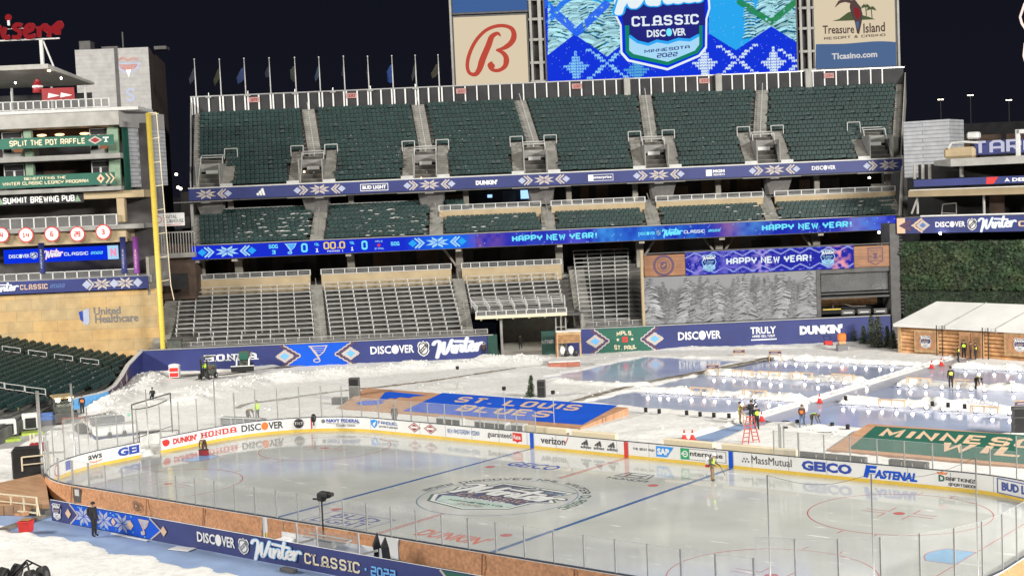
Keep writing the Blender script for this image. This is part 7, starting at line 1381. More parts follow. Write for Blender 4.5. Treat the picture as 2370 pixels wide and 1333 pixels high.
# lamps under the decks that the photo shows lit
o = MB().ball((0, 0, 0), .15, 8).build('tunnel_lamp', 'tunnel_lamp', None, True, SW(44.6, 6, 3.75)); tag(o, 'bright lamp under the roof inside the vehicle tunnel', 'lamp')
for px, py, v, lab in ((1773, 535, 12, 'bright lamp under the LED ribbon near the right end of the stand'), (2034, 538, 6, 'bright spot lamp near the right end below the LED ribbon'), (2012, 412, 16, 'single bright lamp in the upper concourse at the right end'), (2178, 540, 0, 'small white lamp on the lower edge of the far right banner')):
    p = SW(SU(px, py, v), v, SZ(px, py, v)) if px < 2100 else RA+rt*R(px, py, 0)[0]+Vector((0, -.2, R(px, py, 0)[1])); o = MB().ball((0, 0, 0), .13, 8).build('deck_lamp', 'lamp_white', None, True, p); tag(o, lab, 'lamp')
for i, (px, py) in enumerate(((704, 398), (975, 413))): o = MB().ball((0, 0, 0), .10, 8).build('exit_lamp', 'lamp_warm', None, True, SW(SU(px, py, UV0), UV0, SZ(px, py, UV0))); tag(o, 'small warm light at the mouth of the %s upper deck stairway' % ['second', 'third'][i], 'lamp')
# log cabin tent
cA, cB = Vector((-6.3, 68.7, 0)), Vector((6.65, 66.2, 0)); ct = (cB-cA).normalized(); cn = Vector((-ct.y, ct.x, 0)); CANG = math.atan2(ct.y, ct.x)
def K(px, py, v=0.):
    d = ray(px, py); a = cA+cn*v; t = ((a.x-CAM[0])*cn.x+(a.y-CAM[1])*cn.y)/(d[0]*cn.x+d[1]*cn.y); X = CAM+d*t; return float((X[0]-cA.x)*ct.x+(X[1]-cA.y)*ct.y), float(X[2])
LC = thing('log_cabin', 'white-roofed log cabin warming house with wooden double door by the ice ponds', 'cabin', cA, CANG); ez = K(2200, 755)[1]; CL = 30; dep = 6.5
mb = MB(); mb.box(0, .3, 0, CL, dep, ez); nlog = 8; lr = ez/nlog/2
for i in range(nlog): mb.cyl((.35, .22, lr+2*lr*i), (CL, .22, lr+2*lr*i), lr*1.02, None, 12)
mb.build('log_wall', 'log', LC, True)
MB().rbox(0, .0, 0, .42, .5, ez, .04).build('corner_post', 'wood_lt', LC)
rz = K(2125, 696, 3.2)[1]; sl = 2.3; mb = MB(); mb.add([(-.25, -.25, ez), (CL, -.25, ez), (CL, dep/2, rz), (sl, dep/2, rz), (-.25, dep+.3, ez), (CL, dep+.3, ez)], [(0, 1, 2, 3), (0, 3, 4), (3, 2, 5, 4)]); mb.box(-.25, -.29, ez-.28, CL, -.2, ez+.03); mb.build('roof', 'roof_white', LC)
mb = MB()
for px in (2190, 2309): 
    u = K(px, 748)[0]; mb.beam((u, -.30, ez+.06), (u+sl*.98, dep/2, rz+.06), .10, .06); mb.box(u-.05, -.34, ez-.35, u+.05, -.25, ez+.1)
mb.build('roof_strap', 'grey_paint', LC)
for k, (p0, p1, q0, q1) in enumerate(((2118, 2172, 814, 765), (2326, 2400, 822, 772))):
    a, z0_ = K(p0, q0); b, z1_ = K(p1, q1); z1_ = z0_+(z1_-z0_); mb = MB(); mb.rbox(a, -.14, z0_, b, .0, z1_, .03); fb_ = mb.build('window_frame', 'wood_lt', LC); mb = MB(); mb.box(a+.25, -.16, z0_+.25, b-.25, -.141, z1_-.25); mb.build('shutter', 'wood_md2', fb_); mb = MB(); put_badge(mb, lambda x, y, o=0.: (x, -.17-o, y), (a+b)/2, (z0_+z1_)/2, 1.25, 1.35, 0, 1, 2, .01, 0); mb.build('emblem', ['white', 'navy', 'peach'], fb_)
a, z0_ = K(2224, 826); b, z1_ = K(2275, 773); mb = MB(); mb.rbox(a-.12, -.12, 0, b+.12, 0, z1_+.12, .03); mb.build('door_frame', 'wood_lt', LC)
for q0, q1 in ((a, (a+b)/2-.03), ((a+b)/2+.03, b)): mb = MB(); mb.rbox(q0, -.2, .02, q1, -.121, z1_, .02); d_ = mb.build('door', 'wood_md2', LC); mb = MB(); mb.rbox(q0+.2, -.23, .3, q1-.2, -.201, 1.0, .01); mb.rbox(q0+.2, -.23, 1.2, q1-.2, -.201, z1_-.25, .01); mb.build('door_panel', 'wood_md', d_)
for k, (pa, pb) in enumerate(((2177, 2190), (2283, 2296))):
    t = thing('lamp_mast', 'pair of thin black poles standing against the log cabin %s of its door' % ['left', 'right'][k], 'poles', cA+ct*K(pa, 820)[0]-cn*.6, CANG); w_ = K(pb, 820)[0]-K(pa, 820)[0]; mb = MB(); mb.cyl((0, 0, 0), (0, 0, 3.0), .05); mb.cyl((w_, 0, 0), (w_, 0, 3.0), .05); mb.build('pole', 'black', t); mb = MB(); mb.rbox(-.3, -.2, 0, w_+.3, .2, .04, .01); mb.build('base', 'dkgrey', t)
# spruces
def spruce(name, label, p, h, m='needle', lean=0., seed=1, dens=1., wide=.30, group=None):
    t = thing(name, label, 'tree', p, seed*.7, group); rr = random.Random(seed); mb = MB(); mb.cyl((0, 0, 0), (lean*h, 0, h*.97), .035*h/2+.02, .01, 7); mb.build('trunk', 'bark', t)
    vs = []; fs = []; ms = []; n = int(16*h*dens)
    for i in range(n):
        k = (i+rr.random())/n; z = h*(.06+.92*k); R_ = h*wide*(1-k)**.85+.04
        nb = int(5+8*(1-k))
        for j in range(nb):
            a = rr.uniform(0, 6.283); L = R_*rr.uniform(.55, 1.12); dr = rr.uniform(.10, .45)*L; 
            for s in range(4):
                q0 = (s+rr.uniform(0, .9))/4.3; x = lean*z+L*q0*math.cos(a); y = L*q0*math.sin(a); zz = z-dr*q0+.10*L*q0*q0; w_ = .05+.10*h/3*(1-.5*q0); b = len(vs); ta = a+rr.uniform(-.8, .8); c_, s_ = math.cos(ta), math.sin(ta)
                vs += [(x-s_*w_*.5, y+c_*w_*.5, zz), (x+s_*w_*.5, y-c_*w_*.5, zz+rr.uniform(-.04, .04)), (x+c_*w_*1.7, y+s_*w_*1.7, zz-rr.uniform(-.02, .12))]; fs.append((b, b+1, b+2)); ms.append(0 if rr.random() < .7 else 1)
    me = bpy.data.meshes.new('crown'); me.from_pydata(vs, [], fs); me.materials.append(M[m]); me.materials.append(M['needle' if m != 'needle' else 'needle_grey']); me.polygons.foreach_set('material_index', ms); o = bpy.data.objects.new('crown', me); C.objects.link(o); o.parent = t; return t
for i, (px, py, hp, lab) in enumerate(((1976, 790, 34, 'short dark spruce leftmost of the group in front of the navy wall'), (1999, 796, 40, 'small dark spruce second from the left of the group by the cabin'), (2019, 796, 62, 'taller grey-green spruce in the middle of the group by the cabin'), (2032, 804, 68, 'tallest grey-green spruce of the group by the cabin'), (2058, 800, 44, 'leaning spruce beside the left corner of the log cabin'), (2068, 806, 40, 'small olive spruce touching the left corner of the log cabin'))):
    p = G(px, py, .1); spruce('spruce_tree', lab, p, hp/3301.8*np.linalg.norm(np.array(p)-CAM)*1.06, 'needle_grey' if i in (2, 3, 4) else 'needle', [0, 0, .02, -.02, .12, .02][i], 20+i, 1.5, .40, 'spruces left of the log cabin')
p = G(1226, 921, .05); spruce('spruce_tree', 'single narrow spruce leaning beside the black loudspeaker behind the blue tent roof', p, 1.95, 'needle', -.10, 41, 1.4, .23)
# ================================================================ THINGS ON THE FIELD
def PY(px, py, y): d = ray(px, py); return Vector(CAM+d*((y-CAM[1])/d[1]))
def dist(p): return float(np.linalg.norm(np.array(p)-CAM))
def mpp(p): return dist(p)/FOC
CAMDIR = math.atan2(CAM[1]-20, CAM[0])                      # rough direction towards the camera
# ---- sloping wooden dugout roofs with team names
def slope_roof(name, label, FLp, FRp, BLp, BRp, print_px, m_print, texts, emblem=None):
    FL, FR, BL = FLp, FRp, BLp; n_ = (FR-FL).cross(BL-FL); BR = BRp+Vector((0, 0, -((BRp-FL).dot(n_))/n_.z)); X = (FR-FL).normalized(); Nn = X.cross(BL-FL).normalized(); Y = Nn.cross(X); t = thing(name, label, 'dugout roof', FL, math.atan2(X.y, X.x))
    T = t.matrix_basis if False else None; R0 = Matrix.Rotation(-math.atan2(X.y, X.x), 4, 'Z'); loc = lambda p: R0 @ (Vector(p)-FL)
    mb = MB(); q = [loc(p) for p in (FL, FR, BR, BL)]; lo = [p-Vector((0, 0, .14)) for p in q]; mb.add(q+lo, [(0, 1, 2, 3), (7, 6, 5, 4), (0, 4, 5, 1), (1, 5, 6, 2), (2, 6, 7, 3), (3, 7, 4, 0)]); mb.build('roof', 'roof_wood', t)
    mb = MB()
    for a, b in ((1, 2), (0, 3)): pa, pb = q[a]-Vector((0, 0, .15)), q[b]-Vector((0, 0, .15)); mb.add([pa, pb, Vector((pb.x, pb.y, -.3)), Vector((pa.x, pa.y, -.3))], [(0, 1, 2, 3)])
    pa, pb = q[3]-Vector((0, .05, .15)), q[2]-Vector((0, .05, .15)); mb.add([pa, pb, Vector((pb.x, pb.y, -.3)), Vector((pa.x, pa.y, -.3))], [(0, 1, 2, 3)]); mb.build('side_panel', 'roof_wood', t)
    def pc(px, py):
        d = Vector(ray(px, py)); tt = (FL-Vector(CAM)).dot(Nn)/d.dot(Nn); p = Vector(CAM)+d*tt-FL; return p.dot(X), p.dot(Y)
    fn = lambda a, b, o=0.: loc(FL+X*a+Y*b+Nn*(.012+o)); lt = MB(); lt.decal(poly([pc(*p) for p in print_px]), fn, 0, 0)
    for s, p0, p1, h, sh in texts: (a, b), (c, d) = pc(*p0), pc(*p1); b = (b+d)/2; q_ = pc(p0[0]+11, p0[1]-10); sh = max(-.3, min(.5, (q_[0]-a)/max(.2, q_[1]-pc(*p0)[1]))); lt.decal(fit(block(s, 1.5, False, 2.3), a, b, c-a, h, sh), fn, 1, .006)
    if emblem: emblem(lt, fn, pc)
    lt.build('lettering', [m_print, 'peach', 'white' if m_print == 'royal' else 'maroon', 'royal'], t); return t
def blues_mark(lt, fn, pc):
    lt.decal(poly([pc(*p) for p in ((900, 906), (960, 912), (985, 915), (955, 918), (948, 921), (925, 919), (915, 923), (905, 921), (890, 926))][::-1]), fn, 3, .004); lt.decal(ribbon([pc(898, 907), pc(882, 927)], .5), fn, 3, .006); a, b = pc(856, 932); lt.decal(disc(a, b, 1.3, .9), fn, 3, .004)
slope_roof('dugout_roof', 'low sloping wooden dugout roof with blue panel and two-line tan team name', G(783, 943, .25), G(1343, 989, .25), PY(845, 897, 26.5), PY(1454, 938, 26.5), ((932, 951), (1348, 983), (1430, 938), (1024, 909)), 'royal', (('ST. LOUIS', (1050, 929), (1330, 952), 1.9, .5), ('BLUES', (1058, 948), (1258, 969), 2.0, .5)), blues_mark)
bl = G(1915, 1040, .25); k = bl.y; slope_roof('dugout_roof', 'low sloping wooden dugout roof with dark green panel and tan lettering at the right edge', bl, Vector((33, k, .25)), PY(2010, 980, 26.8), Vector((33.5, 26.8, .95)), ((1965, 1038), (2420, 1078), (2420, 1010), (2026, 986)), 'green', (('MINNESOTA', (2028, 1012), (2515, 1050), 2.5, .45), ('WILD', (2160, 1046), (2455, 1066), 2.4, .45)))
# ---- players' benches and pads behind the boards
def padbox(name, label, cat, x0, x1, y0, z0, z1, m, dy=.35, win=0, rot=0.):
    t = thing(name, label, cat, ((x0+x1)/2, y0, 0)); h = (x1-x0)/2; MB().rbox(-h, 0, z0, h, dy, z1, .05).build('body', m, t)
    if win:
        mb = MB(); [mb.box(-h+.12+(2*h-.12)*i/win, -.02, z0+.14, -h+(2*h-.12)*(i+1)/win, -.001, z1-.1) for i in range(win)]; mb.build('window', 'black', t)
    return t
for a, b, z, lab in ((1212, 1312, 1.42, 'cream padded bench wall left of the blue line behind the boards'), (1322, 1425, 1.36, 'cream padded bench wall right beside the scattered gear behind the boards'), (1534, 1650, 1.36, 'cream padded bench wall nearest the red stepladder'), (1668, 1842, 1.36, 'long cream padded bench wall below the green dugout roof corner')): padbox('bench_pad', lab, 'bench wall', PY(a, 1000, 13.45).x, PY(b, 1020, 13.45).x, 13.45, .2, z, 'cream').__setitem__('group', 'cream bench pads behind the boards')
for a, b, lab in ((1008, 1066, 'white box with two dark windows behind the boards left of the blue dugout roof'), (1096, 1170, 'white box with three dark windows under the front of the blue dugout roof'), (1180, 1211, 'smaller windowed white box at the right of the row under the blue dugout roof')): t = padbox('bench_box', lab, 'box', PY(a, 980, 15.6).x, PY(b, 980, 15.6).x, 15.6, 0, 1.0, 'white_metal', .6, 3 if b-a > 40 else 2); t['group'] = 'windowed boxes behind the boards'
for a, b, z1, lab in ((1830, 2003, .95, 'long black padded barrier under the green dugout roof'), (2055, 2146, .98, 'shorter black padded barrier right of the long one under the green dugout roof'), (940, 1000, .35, 'low black mat roll behind the boards under the blue dugout roof')): 
    t = padbox('black_barrier', lab, 'barrier', PY(a, 1050, 15).x, PY(b, 1070, 15).x, 15, .0 if z1 < .5 else .35, z1, 'dkgrey'); h = (PY(b, 1070, 15).x-PY(a, 1050, 15).x)/2
    if z1 > .5: mb = MB(); [mb.box(x-.03, -.02, 0, x+.03, .0, z1-.1) for x in (-h*.3, h*.25, h*.9)]; mb.build('post', 'steel', t)
# ---- white tube, hoses, cable covers
mb = MB(); pts = [(-.35+.02*math.sin(y*.9), y, .16) for y in np.arange(26.4, 68.5, 1.2)]; mb.tube(pts, .115, 8); o = mb.build('white_tube', 'white', None, True); tag(o, 'long straight white tube dividing the two groups of ice ponds', 'tube')
def strip(name, label, pts, w_, h, m, z=.12, n=40):
    P = smooth_pts([tuple(G(*p, z)[:2]) for p in pts], 8); mb = MB(); rr = random.Random(len(label))
    for i in range(len(P)-1): a, b = P[i], P[i+1]; mb.beam((a[0], a[1], z+rr.uniform(-.03, .03)), (b[0], b[1], z+rr.uniform(-.02, .02)), w_*rr.uniform(.75, 1.2), h*rr.uniform(.8, 1.2))
    o = mb.build(name, m); tag(o, label, 'hose' if 'hose' in label else 'cable cover')
strip('cable_cover', 'brown cable cover running straight along the left side of the ponds', [(1262, 948), (1395, 911), (1500, 885), (1640, 858), (1790, 827)], .7, .14, 'olive2')
strip('cable_cover', 'long grey-brown cable cover crossing the snow behind the blue dugout roof', [(548, 945), (575, 935), (640, 926), (760, 909), (880, 896), (1000, 882), (1130, 862), (1222, 850)], .45, .14, 'olive2')
strip('hose', 'thin dark hose in the snow in front of the right ponds', [(1772, 975), (1800, 978), (1822, 974), (1850, 990), (1900, 1000), (1960, 1000)], .08, .06, 'rubber')
# ---- pond lamps
Zc = lambda x, y: (1480+x/2.663, 760+y/2.663)
LR = {'back edge of the upper left pond': [(842, 196), (900, 200), (963, 198), (1027, 208), (1102, 206), (1172, 210), (1249, 214), (1327, 217), (1397, 224), (1481, 226), (1556, 228), (1636, 230), (1706, 232)],
 'ridge between the upper and middle left ponds': [(459, 294), (519, 294), (582, 297), (657, 302), (737, 310), (808, 320), (871, 323), (1018, 320), (1100, 338), (1188, 332), (1263, 350), (1333, 350), (1400, 350)],
 'ridge between the middle and lower left ponds': [(52, 400), (126, 405), (177, 404), (247, 408), (320, 414), (399, 418), (464, 422), (548, 422), (631, 438), (708, 438), (796, 444), (864, 448), (951, 454), (1026, 452)],
 'back edge of the upper right pond': [(2009, 256), (2092, 258), (2187, 262), (2268, 264), (2343, 268)],
 'ridge between the upper and middle right ponds': [(1600, 362), (1670, 366), (1765, 372), (1864, 378), (1963, 378), (2045, 386), (2128, 392), (2306, 394)],
 'ridge between the middle and lower right ponds': [(1256, 470), (1317, 472), (1411, 482), (1494, 486), (1584, 492), (1683, 496), (1770, 502), (1873, 512), (1974, 512), (2071, 522), (2176, 532), (2282, 536)]}
def lamp_unit(lit):
    t = thing('pond_lamp', 'x', 'lamp'); mb = MB(); mb.rbox(-.14, -.02, .0, .14, .16, .06, .02); mb.rbox(-.13, .05, .06, .13, .18, .34, .03); mb.build('housing', 'black', t); MB().ball((0, -.0, .21), .135 if lit else .10, 10).build('bulb', 'bulb' if lit else 'rubber', t, True); return t
on_, off_ = lamp_unit(True), lamp_unit(False); used = {1: 0, 0: 0}
def put_lamp(src, lit, p, lab, grp):
    c = src if not used[lit] else copy_thing(src); used[lit] = 1; c.location = (p.x, p.y, p.z); c.rotation_euler = (0, 0, math.radians(38)); c['label'] = lab; c['group'] = grp
for nm, L in LR.items():
    for i, (x, y) in enumerate(L): put_lamp(on_, 1, G(*Zc(x, y), .05), '%s glowing floodlamp from the left %s the %s' % (rows[i].replace('bottom', 'first').capitalize(), 'along' if 'back' in nm else 'on', nm), 'lit lamps along the '+nm)
ul = ['%s unlit black lamp from the left in the snow before the lower left pond' % q.capitalize() for q in ['first']+rows[1:6]]+['%s unlit black lamp from the left in the snow before the lower right pond' % q for q in ('First', 'Second', 'Third')]+['%s unlit black lamp from the left on the snowy ridge above the lower right pond' % q for q in ('First', 'Second', 'Third', 'Fourth')]
for x, y in ((40, 516), (123, 524), (292, 534), (375, 543), (460, 548), (553, 553), (975, 592), (1190, 610), (1286, 622), (1273, 443), (1808, 478), (1905, 486), (2007, 495)): put_lamp(off_, 0, G(*Zc(x, y), .22), ul.pop(0), 'unlit lamps beside the ponds')
# ---- wooden pond goals and sign stands
def goal_unit():
    t = thing('pond_goal', 'x', 'goal'); mb = MB(); w_, h, d = .98, .40, .3
    for x in (-w_, 0, w_): mb.box(x-.05, 0, 0, x+.05, .10, h)
    mb.box(-w_-.05, -.01, h, w_+.05, .11, h+.09); mb.box(-w_, d, 0, -w_+.07, d+.05, h); mb.box(w_-.07, d, 0, w_, d+.05, h); mb.box(-w_-.05, d, h+.002, w_+.05, d+.05, h+.06); mb.build('frame', 'goal_wood', t); return t
g0 = goal_unit(); first = True
for i, (x0, x1, y, lab) in enumerate(((295, 460, 400, 'left one of two wooden goals on the ridge below the middle left pond'), (617, 790, 416, 'right one of two wooden goals on the ridge below the middle left pond'), (570, 690, 290, 'wooden pond goal just right of the sign on the ridge below the upper left pond'), (715, 875, 298, 'second wooden pond goal from the left below the upper left pond'), (910, 1080, 306, 'third wooden pond goal from the left below the upper left pond'), (1165, 1335, 316, 'rightmost wooden pond goal below the upper left pond, nearest the white tube'), (1625, 1810, 340, 'wooden pond goal left of the two workers on the right ponds'), (1955, 2070, 352, 'wooden pond goal half hidden behind the two workers on the right ponds'), (2020, 2225, 520, 'snow-topped wooden pond goal in the lower right pond row'), (1505, 1600, 478, 'wooden pond goal buried in the tall snow heap of the right ponds'))):
    g = g0 if first else copy_thing(g0); first = False; p = G(*Zc((x0+x1)/2, y), .25); g.location = p; g.rotation_euler = (0, 0, math.radians(3*math.sin(i*2.3))); g['label'] = lab; g['group'] = 'wooden pond goals'
mb = MB(); p = G(*Zc(2110, 500), .3)
for i in range(7): mb.ball((p.x-.9+.3*i, p.y+.1, .78+.05*math.sin(i*2)), .22, 8, 0, (1, .8, .6))
o = mb.build('snow_heap', 'snow', None, True); tag(o, 'lumps of snow lying on top of the goal in the lower right pond row', 'snow', None, 'stuff')
for i, (x0, x1, y0, y1, lab) in enumerate(((415, 490, 285, 225, 'wooden sign stand at the left end of the ridge below the upper left pond'), (800, 875, 200, 140, 'wooden sign stand behind the far left corner of the upper left pond'), (580, 650, 180, 132, 'wooden sign stand alone in the snow left of the upper ponds'), (2320, 2400, 560, 455, 'wooden sign stand beside the black speaker stack at the right edge'), (640, 692, 590, 480, 'wooden sign stand that two workers and a ladder crowd around'))):
    p = G(*Zc((x0+x1)/2, y0), .1); s = mpp(p)/2.663; w_ = (x1-x0)*s; h = (y0-y1)*s; t = thing('sign_stand', lab, 'sign', p, math.radians(35 if i != 4 else 50), 'wooden sign stands by the ponds'); mb = MB(); mb.box(-w_/2, 0, -.1, -w_/2+.07, .08, h); mb.box(w_/2-.07, 0, -.1, w_/2, .08, h); mb.box(-w_/2, .0, h, w_/2, .08, h+.07); mb.box(-w_/2, .0, h*.55, w_/2, .06, h*.62); mb.build('frame', 'wood_lt', t); MB().box(-w_/2+.02, -.03, h-.27, w_/2-.02, -.002, h-.03).build('plaque', 'maroon', t); mb = MB(); mb.box(-w_*.34, -.045, h-.18, w_*.20, -.032, h-.12); mb.build('stripe', 'tansilver', t)
# ---- people
BODY = {'pelvis': (0, 0, .95), 'waist': (0, 0, 1.10), 'chest': (0, -.0, 1.30), 'neck': (0, 0, 1.47), 'head': (0, -.02, 1.58), 'top': (0, -.01, 1.72), 'shL': (-.19, 0, 1.41), 'elL': (-.25, .02, 1.13), 'wrL': (-.26, -.06, .88), 'shR': (.19, 0, 1.41), 'elR': (.25, .02, 1.13), 'wrR': (.26, -.06, .88),
 'hpL': (-.10, 0, .90), 'knL': (-.11, -.02, .50), 'anL': (-.12, .02, .09), 'toL': (-.13, -.15, .04), 'hpR': (.10, 0, .90), 'knR': (.11, -.02, .50), 'anR': (.12, .02, .09), 'toR': (.13, -.15, .04)}
POSE = {'stand': {}, 'walk': {'knL': (-.10, -.16, .52), 'anL': (-.10, -.26, .10), 'toL': (-.10, -.42, .05), 'knR': (.10, .04, .50), 'anR': (.11, .26, .14), 'toR': (.11, .12, .04), 'elL': (-.26, .14, 1.15), 'wrL': (-.27, .22, .92), 'elR': (.26, -.10, 1.14), 'wrR': (.26, -.26, .95)},
 'reach': {'elR': (.24, -.22, 1.20), 'wrR': (.16, -.46, 1.22), 'elL': (-.24, -.20, 1.18), 'wrL': (-.12, -.42, 1.18)}, 'up': {'elR': (.26, -.12, 1.55), 'wrR': (.18, -.28, 1.80), 'elL': (-.24, -.20, 1.22), 'wrL': (-.12, -.42, 1.30)},
 'tool': {'elR': (.25, -.10, 1.13), 'wrR': (.22, -.36, .96), 'elL': (-.24, .0, 1.15), 'wrL': (-.20, -.24, 1.02), 'chest': (0, -.05, 1.29), 'neck': (0, -.09, 1.45), 'head': (0, -.15, 1.55), 'top': (0, -.16, 1.69), 'shL': (-.19, -.05, 1.40), 'shR': (.19, -.05, 1.40)},
 'bend': {'waist': (0, -.05, 1.06), 'chest': (0, -.30, 1.09), 'neck': (0, -.46, 1.08), 'head': (0, -.55, 1.03), 'top': (0, -.66, .98), 'shL': (-.18, -.40, 1.08), 'elL': (-.22, -.48, .80), 'wrL': (-.15, -.55, .55), 'shR': (.18, -.40, 1.08), 'elR': (.22, -.46, .80), 'wrR': (.15, -.60, .52), 'knL': (-.13, -.10, .50), 'knR': (.14, .04, .50), 'anR': (.14, .14, .09), 'toR': (.14, -.03, .04)},
 'sit': {'pelvis': (0, 0, .55), 'waist': (0, 0, .72), 'chest': (0, -.02, .93), 'neck': (0, -.02, 1.10), 'head': (0, -.04, 1.21), 'top': (0, -.04, 1.35), 'shL': (-.19, 0, 1.03), 'elL': (-.25, -.10, .80), 'wrL': (-.20, -.34, .76), 'shR': (.19, 0, 1.03), 'elR': (.25, -.10, .80), 'wrR': (.20, -.34, .76), 'hpL': (-.10, -.02, .53), 'knL': (-.12, -.42, .55), 'anL': (-.12, -.44, .12), 'toL': (-.12, -.58, .06), 'hpR': (.10, -.02, .53), 'knR': (.12, -.42, .55), 'anR': (.12, -.44, .12), 'toR': (.12, -.58, .06)}}
RAD = dict(pelvis=(.16, .125), waist=(.15, .12), chest=(.175, .13), neck=(.062, .065), head=(.088, .10), top=(.068, .078), sh=(.085, .085), el=(.058, .058), wr=(.040, .040), hp=(.115, .115), kn=(.078, .08), an=(.055, .06), to=(.048, .04))
EDG = [('pelvis', 'waist', 1), ('waist', 'chest', 1), ('chest', 'neck', 1), ('neck', 'head', 0), ('head', 'top', 0), ('chest', 'shL', 1), ('shL', 'elL', 1), ('elL', 'wrL', 1), ('chest', 'shR', 1), ('shR', 'elR', 1), ('elR', 'wrR', 1), ('pelvis', 'hpL', 2), ('hpL', 'knL', 2), ('knL', 'anL', 2), ('anL', 'toL', 3), ('pelvis', 'hpR', 2), ('hpR', 'knR', 2), ('knR', 'anR', 2), ('anR', 'toR', 3)]
def skinned(name, J, E, R_, mats, parent, lvl=1, zone=None):
    names = list(J); me = bpy.data.meshes.new(name+'_s'); me.from_pydata([J[n] for n in names], [(names.index(a), names.index(b)) for a, b, *_ in E], []); ob = bpy.data.objects.new(name+'_s', me); C.objects.link(ob)
    md = ob.modifiers.new('s', 'SKIN'); sv = me.skin_vertices[0].data
    for i, n in enumerate(names): sv[i].radius = R_(n); sv[i].use_root = (i == 0)
    sub = ob.modifiers.new('d', 'SUBSURF'); sub.levels = lvl; sub.render_levels = lvl
    dg = bpy.context.evaluated_depsgraph_get(); m2 = bpy.data.meshes.new_from_object(ob.evaluated_get(dg)); bpy.data.objects.remove(ob); bpy.data.meshes.remove(me); m2.name = name; m2.materials.clear()
    for k in mats: m2.materials.append(M[k])
    if zone:
        segs = [(np.array(J[a]), np.array(J[b]), z) for a, b, z in E]
        for p in m2.polygons:
            c = np.array(p.center); best = 9; bz = 0
            for a, b, z in segs:
                d = b-a; t = min(1, max(0, (c-a)@d/(d@d+1e-9))); q = np.linalg.norm(c-a-d*t)
                if q < best: best, bz = q, z
            p.material_index = bz
    m2.polygons.foreach_set('use_smooth', [True]*len(m2.polygons)); o = bpy.data.objects.new(name, m2); C.objects.link(o); o.parent = parent; return o
def person(label, px, py, hpx, face, pose='stand', top='cloth_black', legs='cloth_black', vest=None, hat='cloth_black', boots='rubber', z=.1, group=None, s=None, at=None):
    """face: direction looked at, degrees in the ground plane; the foot point is the photo pixel (px, py)"""
    p = at or G(px, py, z); sc = s or min(1.12, max(.9, hpx*mpp(p)/1.76)); t = thing('person', label, 'person', p, math.radians(face+90), group); t.scale = (sc, sc, sc)
    J = dict(BODY); J.update(POSE[pose]); E = list(EDG)
    for sd in 'LR':                                         # palm, four fingers, thumb
        w_ = Vector(J['wr'+sd]); e = Vector(J['el'+sd]); d = (w_-e).normalized(); sg = -1 if sd == 'L' else 1; sdv = Vector((0, -1, 0)) if abs(d.y) < .8 else Vector((-sg, 0, 0)); J['pm'+sd] = tuple(w_+d*.07); E.append(('wr'+sd, 'pm'+sd, 4))
        for k in range(4): q = w_+d*.08+sdv*(.027-.018*k); L = (.075, .085, .08, .06)[k]; J['f%d%s' % (k, sd)] = tuple(q+d*L*.55); J['g%d%s' % (k, sd)] = tuple(q+d*L*.9+Vector((-sg*.02, 0, 0))); E += [('pm'+sd, 'f%d%s' % (k, sd), 4), ('f%d%s' % (k, sd), 'g%d%s' % (k, sd), 4)]
        J['th'+sd] = tuple(w_+d*.07+sdv*.06); E.append(('pm'+sd, 'th'+sd, 4))
    hd = Vector(J['head']); J['nose'] = tuple(hd+Vector((0, -.105, .0)) if pose != 'bend' else hd+Vector((0, -.05, -.10))); E.append(('head', 'nose', 0))
    def R_(n):
        if n[0] in 'fg' or n.startswith('th'): return (.010, .010)
        if n.startswith('pm'): return (.036, .022)
        if n == 'nose': return (.014, .014)
        return RAD.get(n) or RAD[n[:2]]
    skinned('body', J, E, R_, ['skin', top, legs, boots, 'glove'], t, 1, True)
    tp = Vector(J['top']); ax = (tp-hd).normalized(); mb = MB(); rot = Vector((0, 0, 1)).rotation_difference(ax)
    hb = MB(); hb.ball((0, 0, 0), .118, 12, 0, (.95, 1.08, 1), -.1)
    if hat in ('white', 'grey_paint', 'hivis_y'): hb.cyl((0, 0, -.012), (0, 0, .002), .15, .13, 14)
    mb.add([rot @ Vector(v)+hd+ax*.065 for v in hb.v], hb.f); mb.build('hat', hat, t, True)
    mb = MB(); eb = hd+ax*.012; fw = Vector((0, -1, 0)) if pose != 'bend' else Vector((0, -.4, -.9)); [mb.ball(tuple(eb+fw*.088+Vector((x, 0, 0))), .013, 6) for x in (-.035, .035)]; mb.build('eye', 'ink', t)
    if vest:
        JV = {n: J[n] for n in ('pelvis', 'waist', 'chest', 'shL', 'shR')}; JV['pelvis'] = tuple(Vector(J['pelvis']).lerp(Vector(J['waist']), .4)); JV['nk'] = tuple(Vector(J['chest']).lerp(Vector(J['neck']), .55)); JV['shL'] = tuple(Vector(J['chest']).lerp(Vector(J['shL']), .75)); JV['shR'] = tuple(Vector(J['chest']).lerp(Vector(J['shR']), .75))
        skinned('vest', JV, [('pelvis', 'waist', 0), ('waist', 'chest', 0), ('chest', 'nk', 0), ('chest', 'shL', 0), ('chest', 'shR', 0)], lambda n: {'pelvis': (.185, .15), 'waist': (.18, .145), 'chest': (.205, .155), 'nk': (.10, .10)}.get(n, (.10, .10)), [vest], t, 1)
    return t
FA_ = math.degrees(math.atan2(CAM[1]-20, CAM[0]))           # facing the camera
t = person('person in black with cap and backpack standing on the blue floor by the near banner', 219, 1241, 78, 20, 'stand', z=0.0); MB().rbox(-.16, .10, 1.02, .16, .32, 1.46, .07).build('backpack', 'black', t)
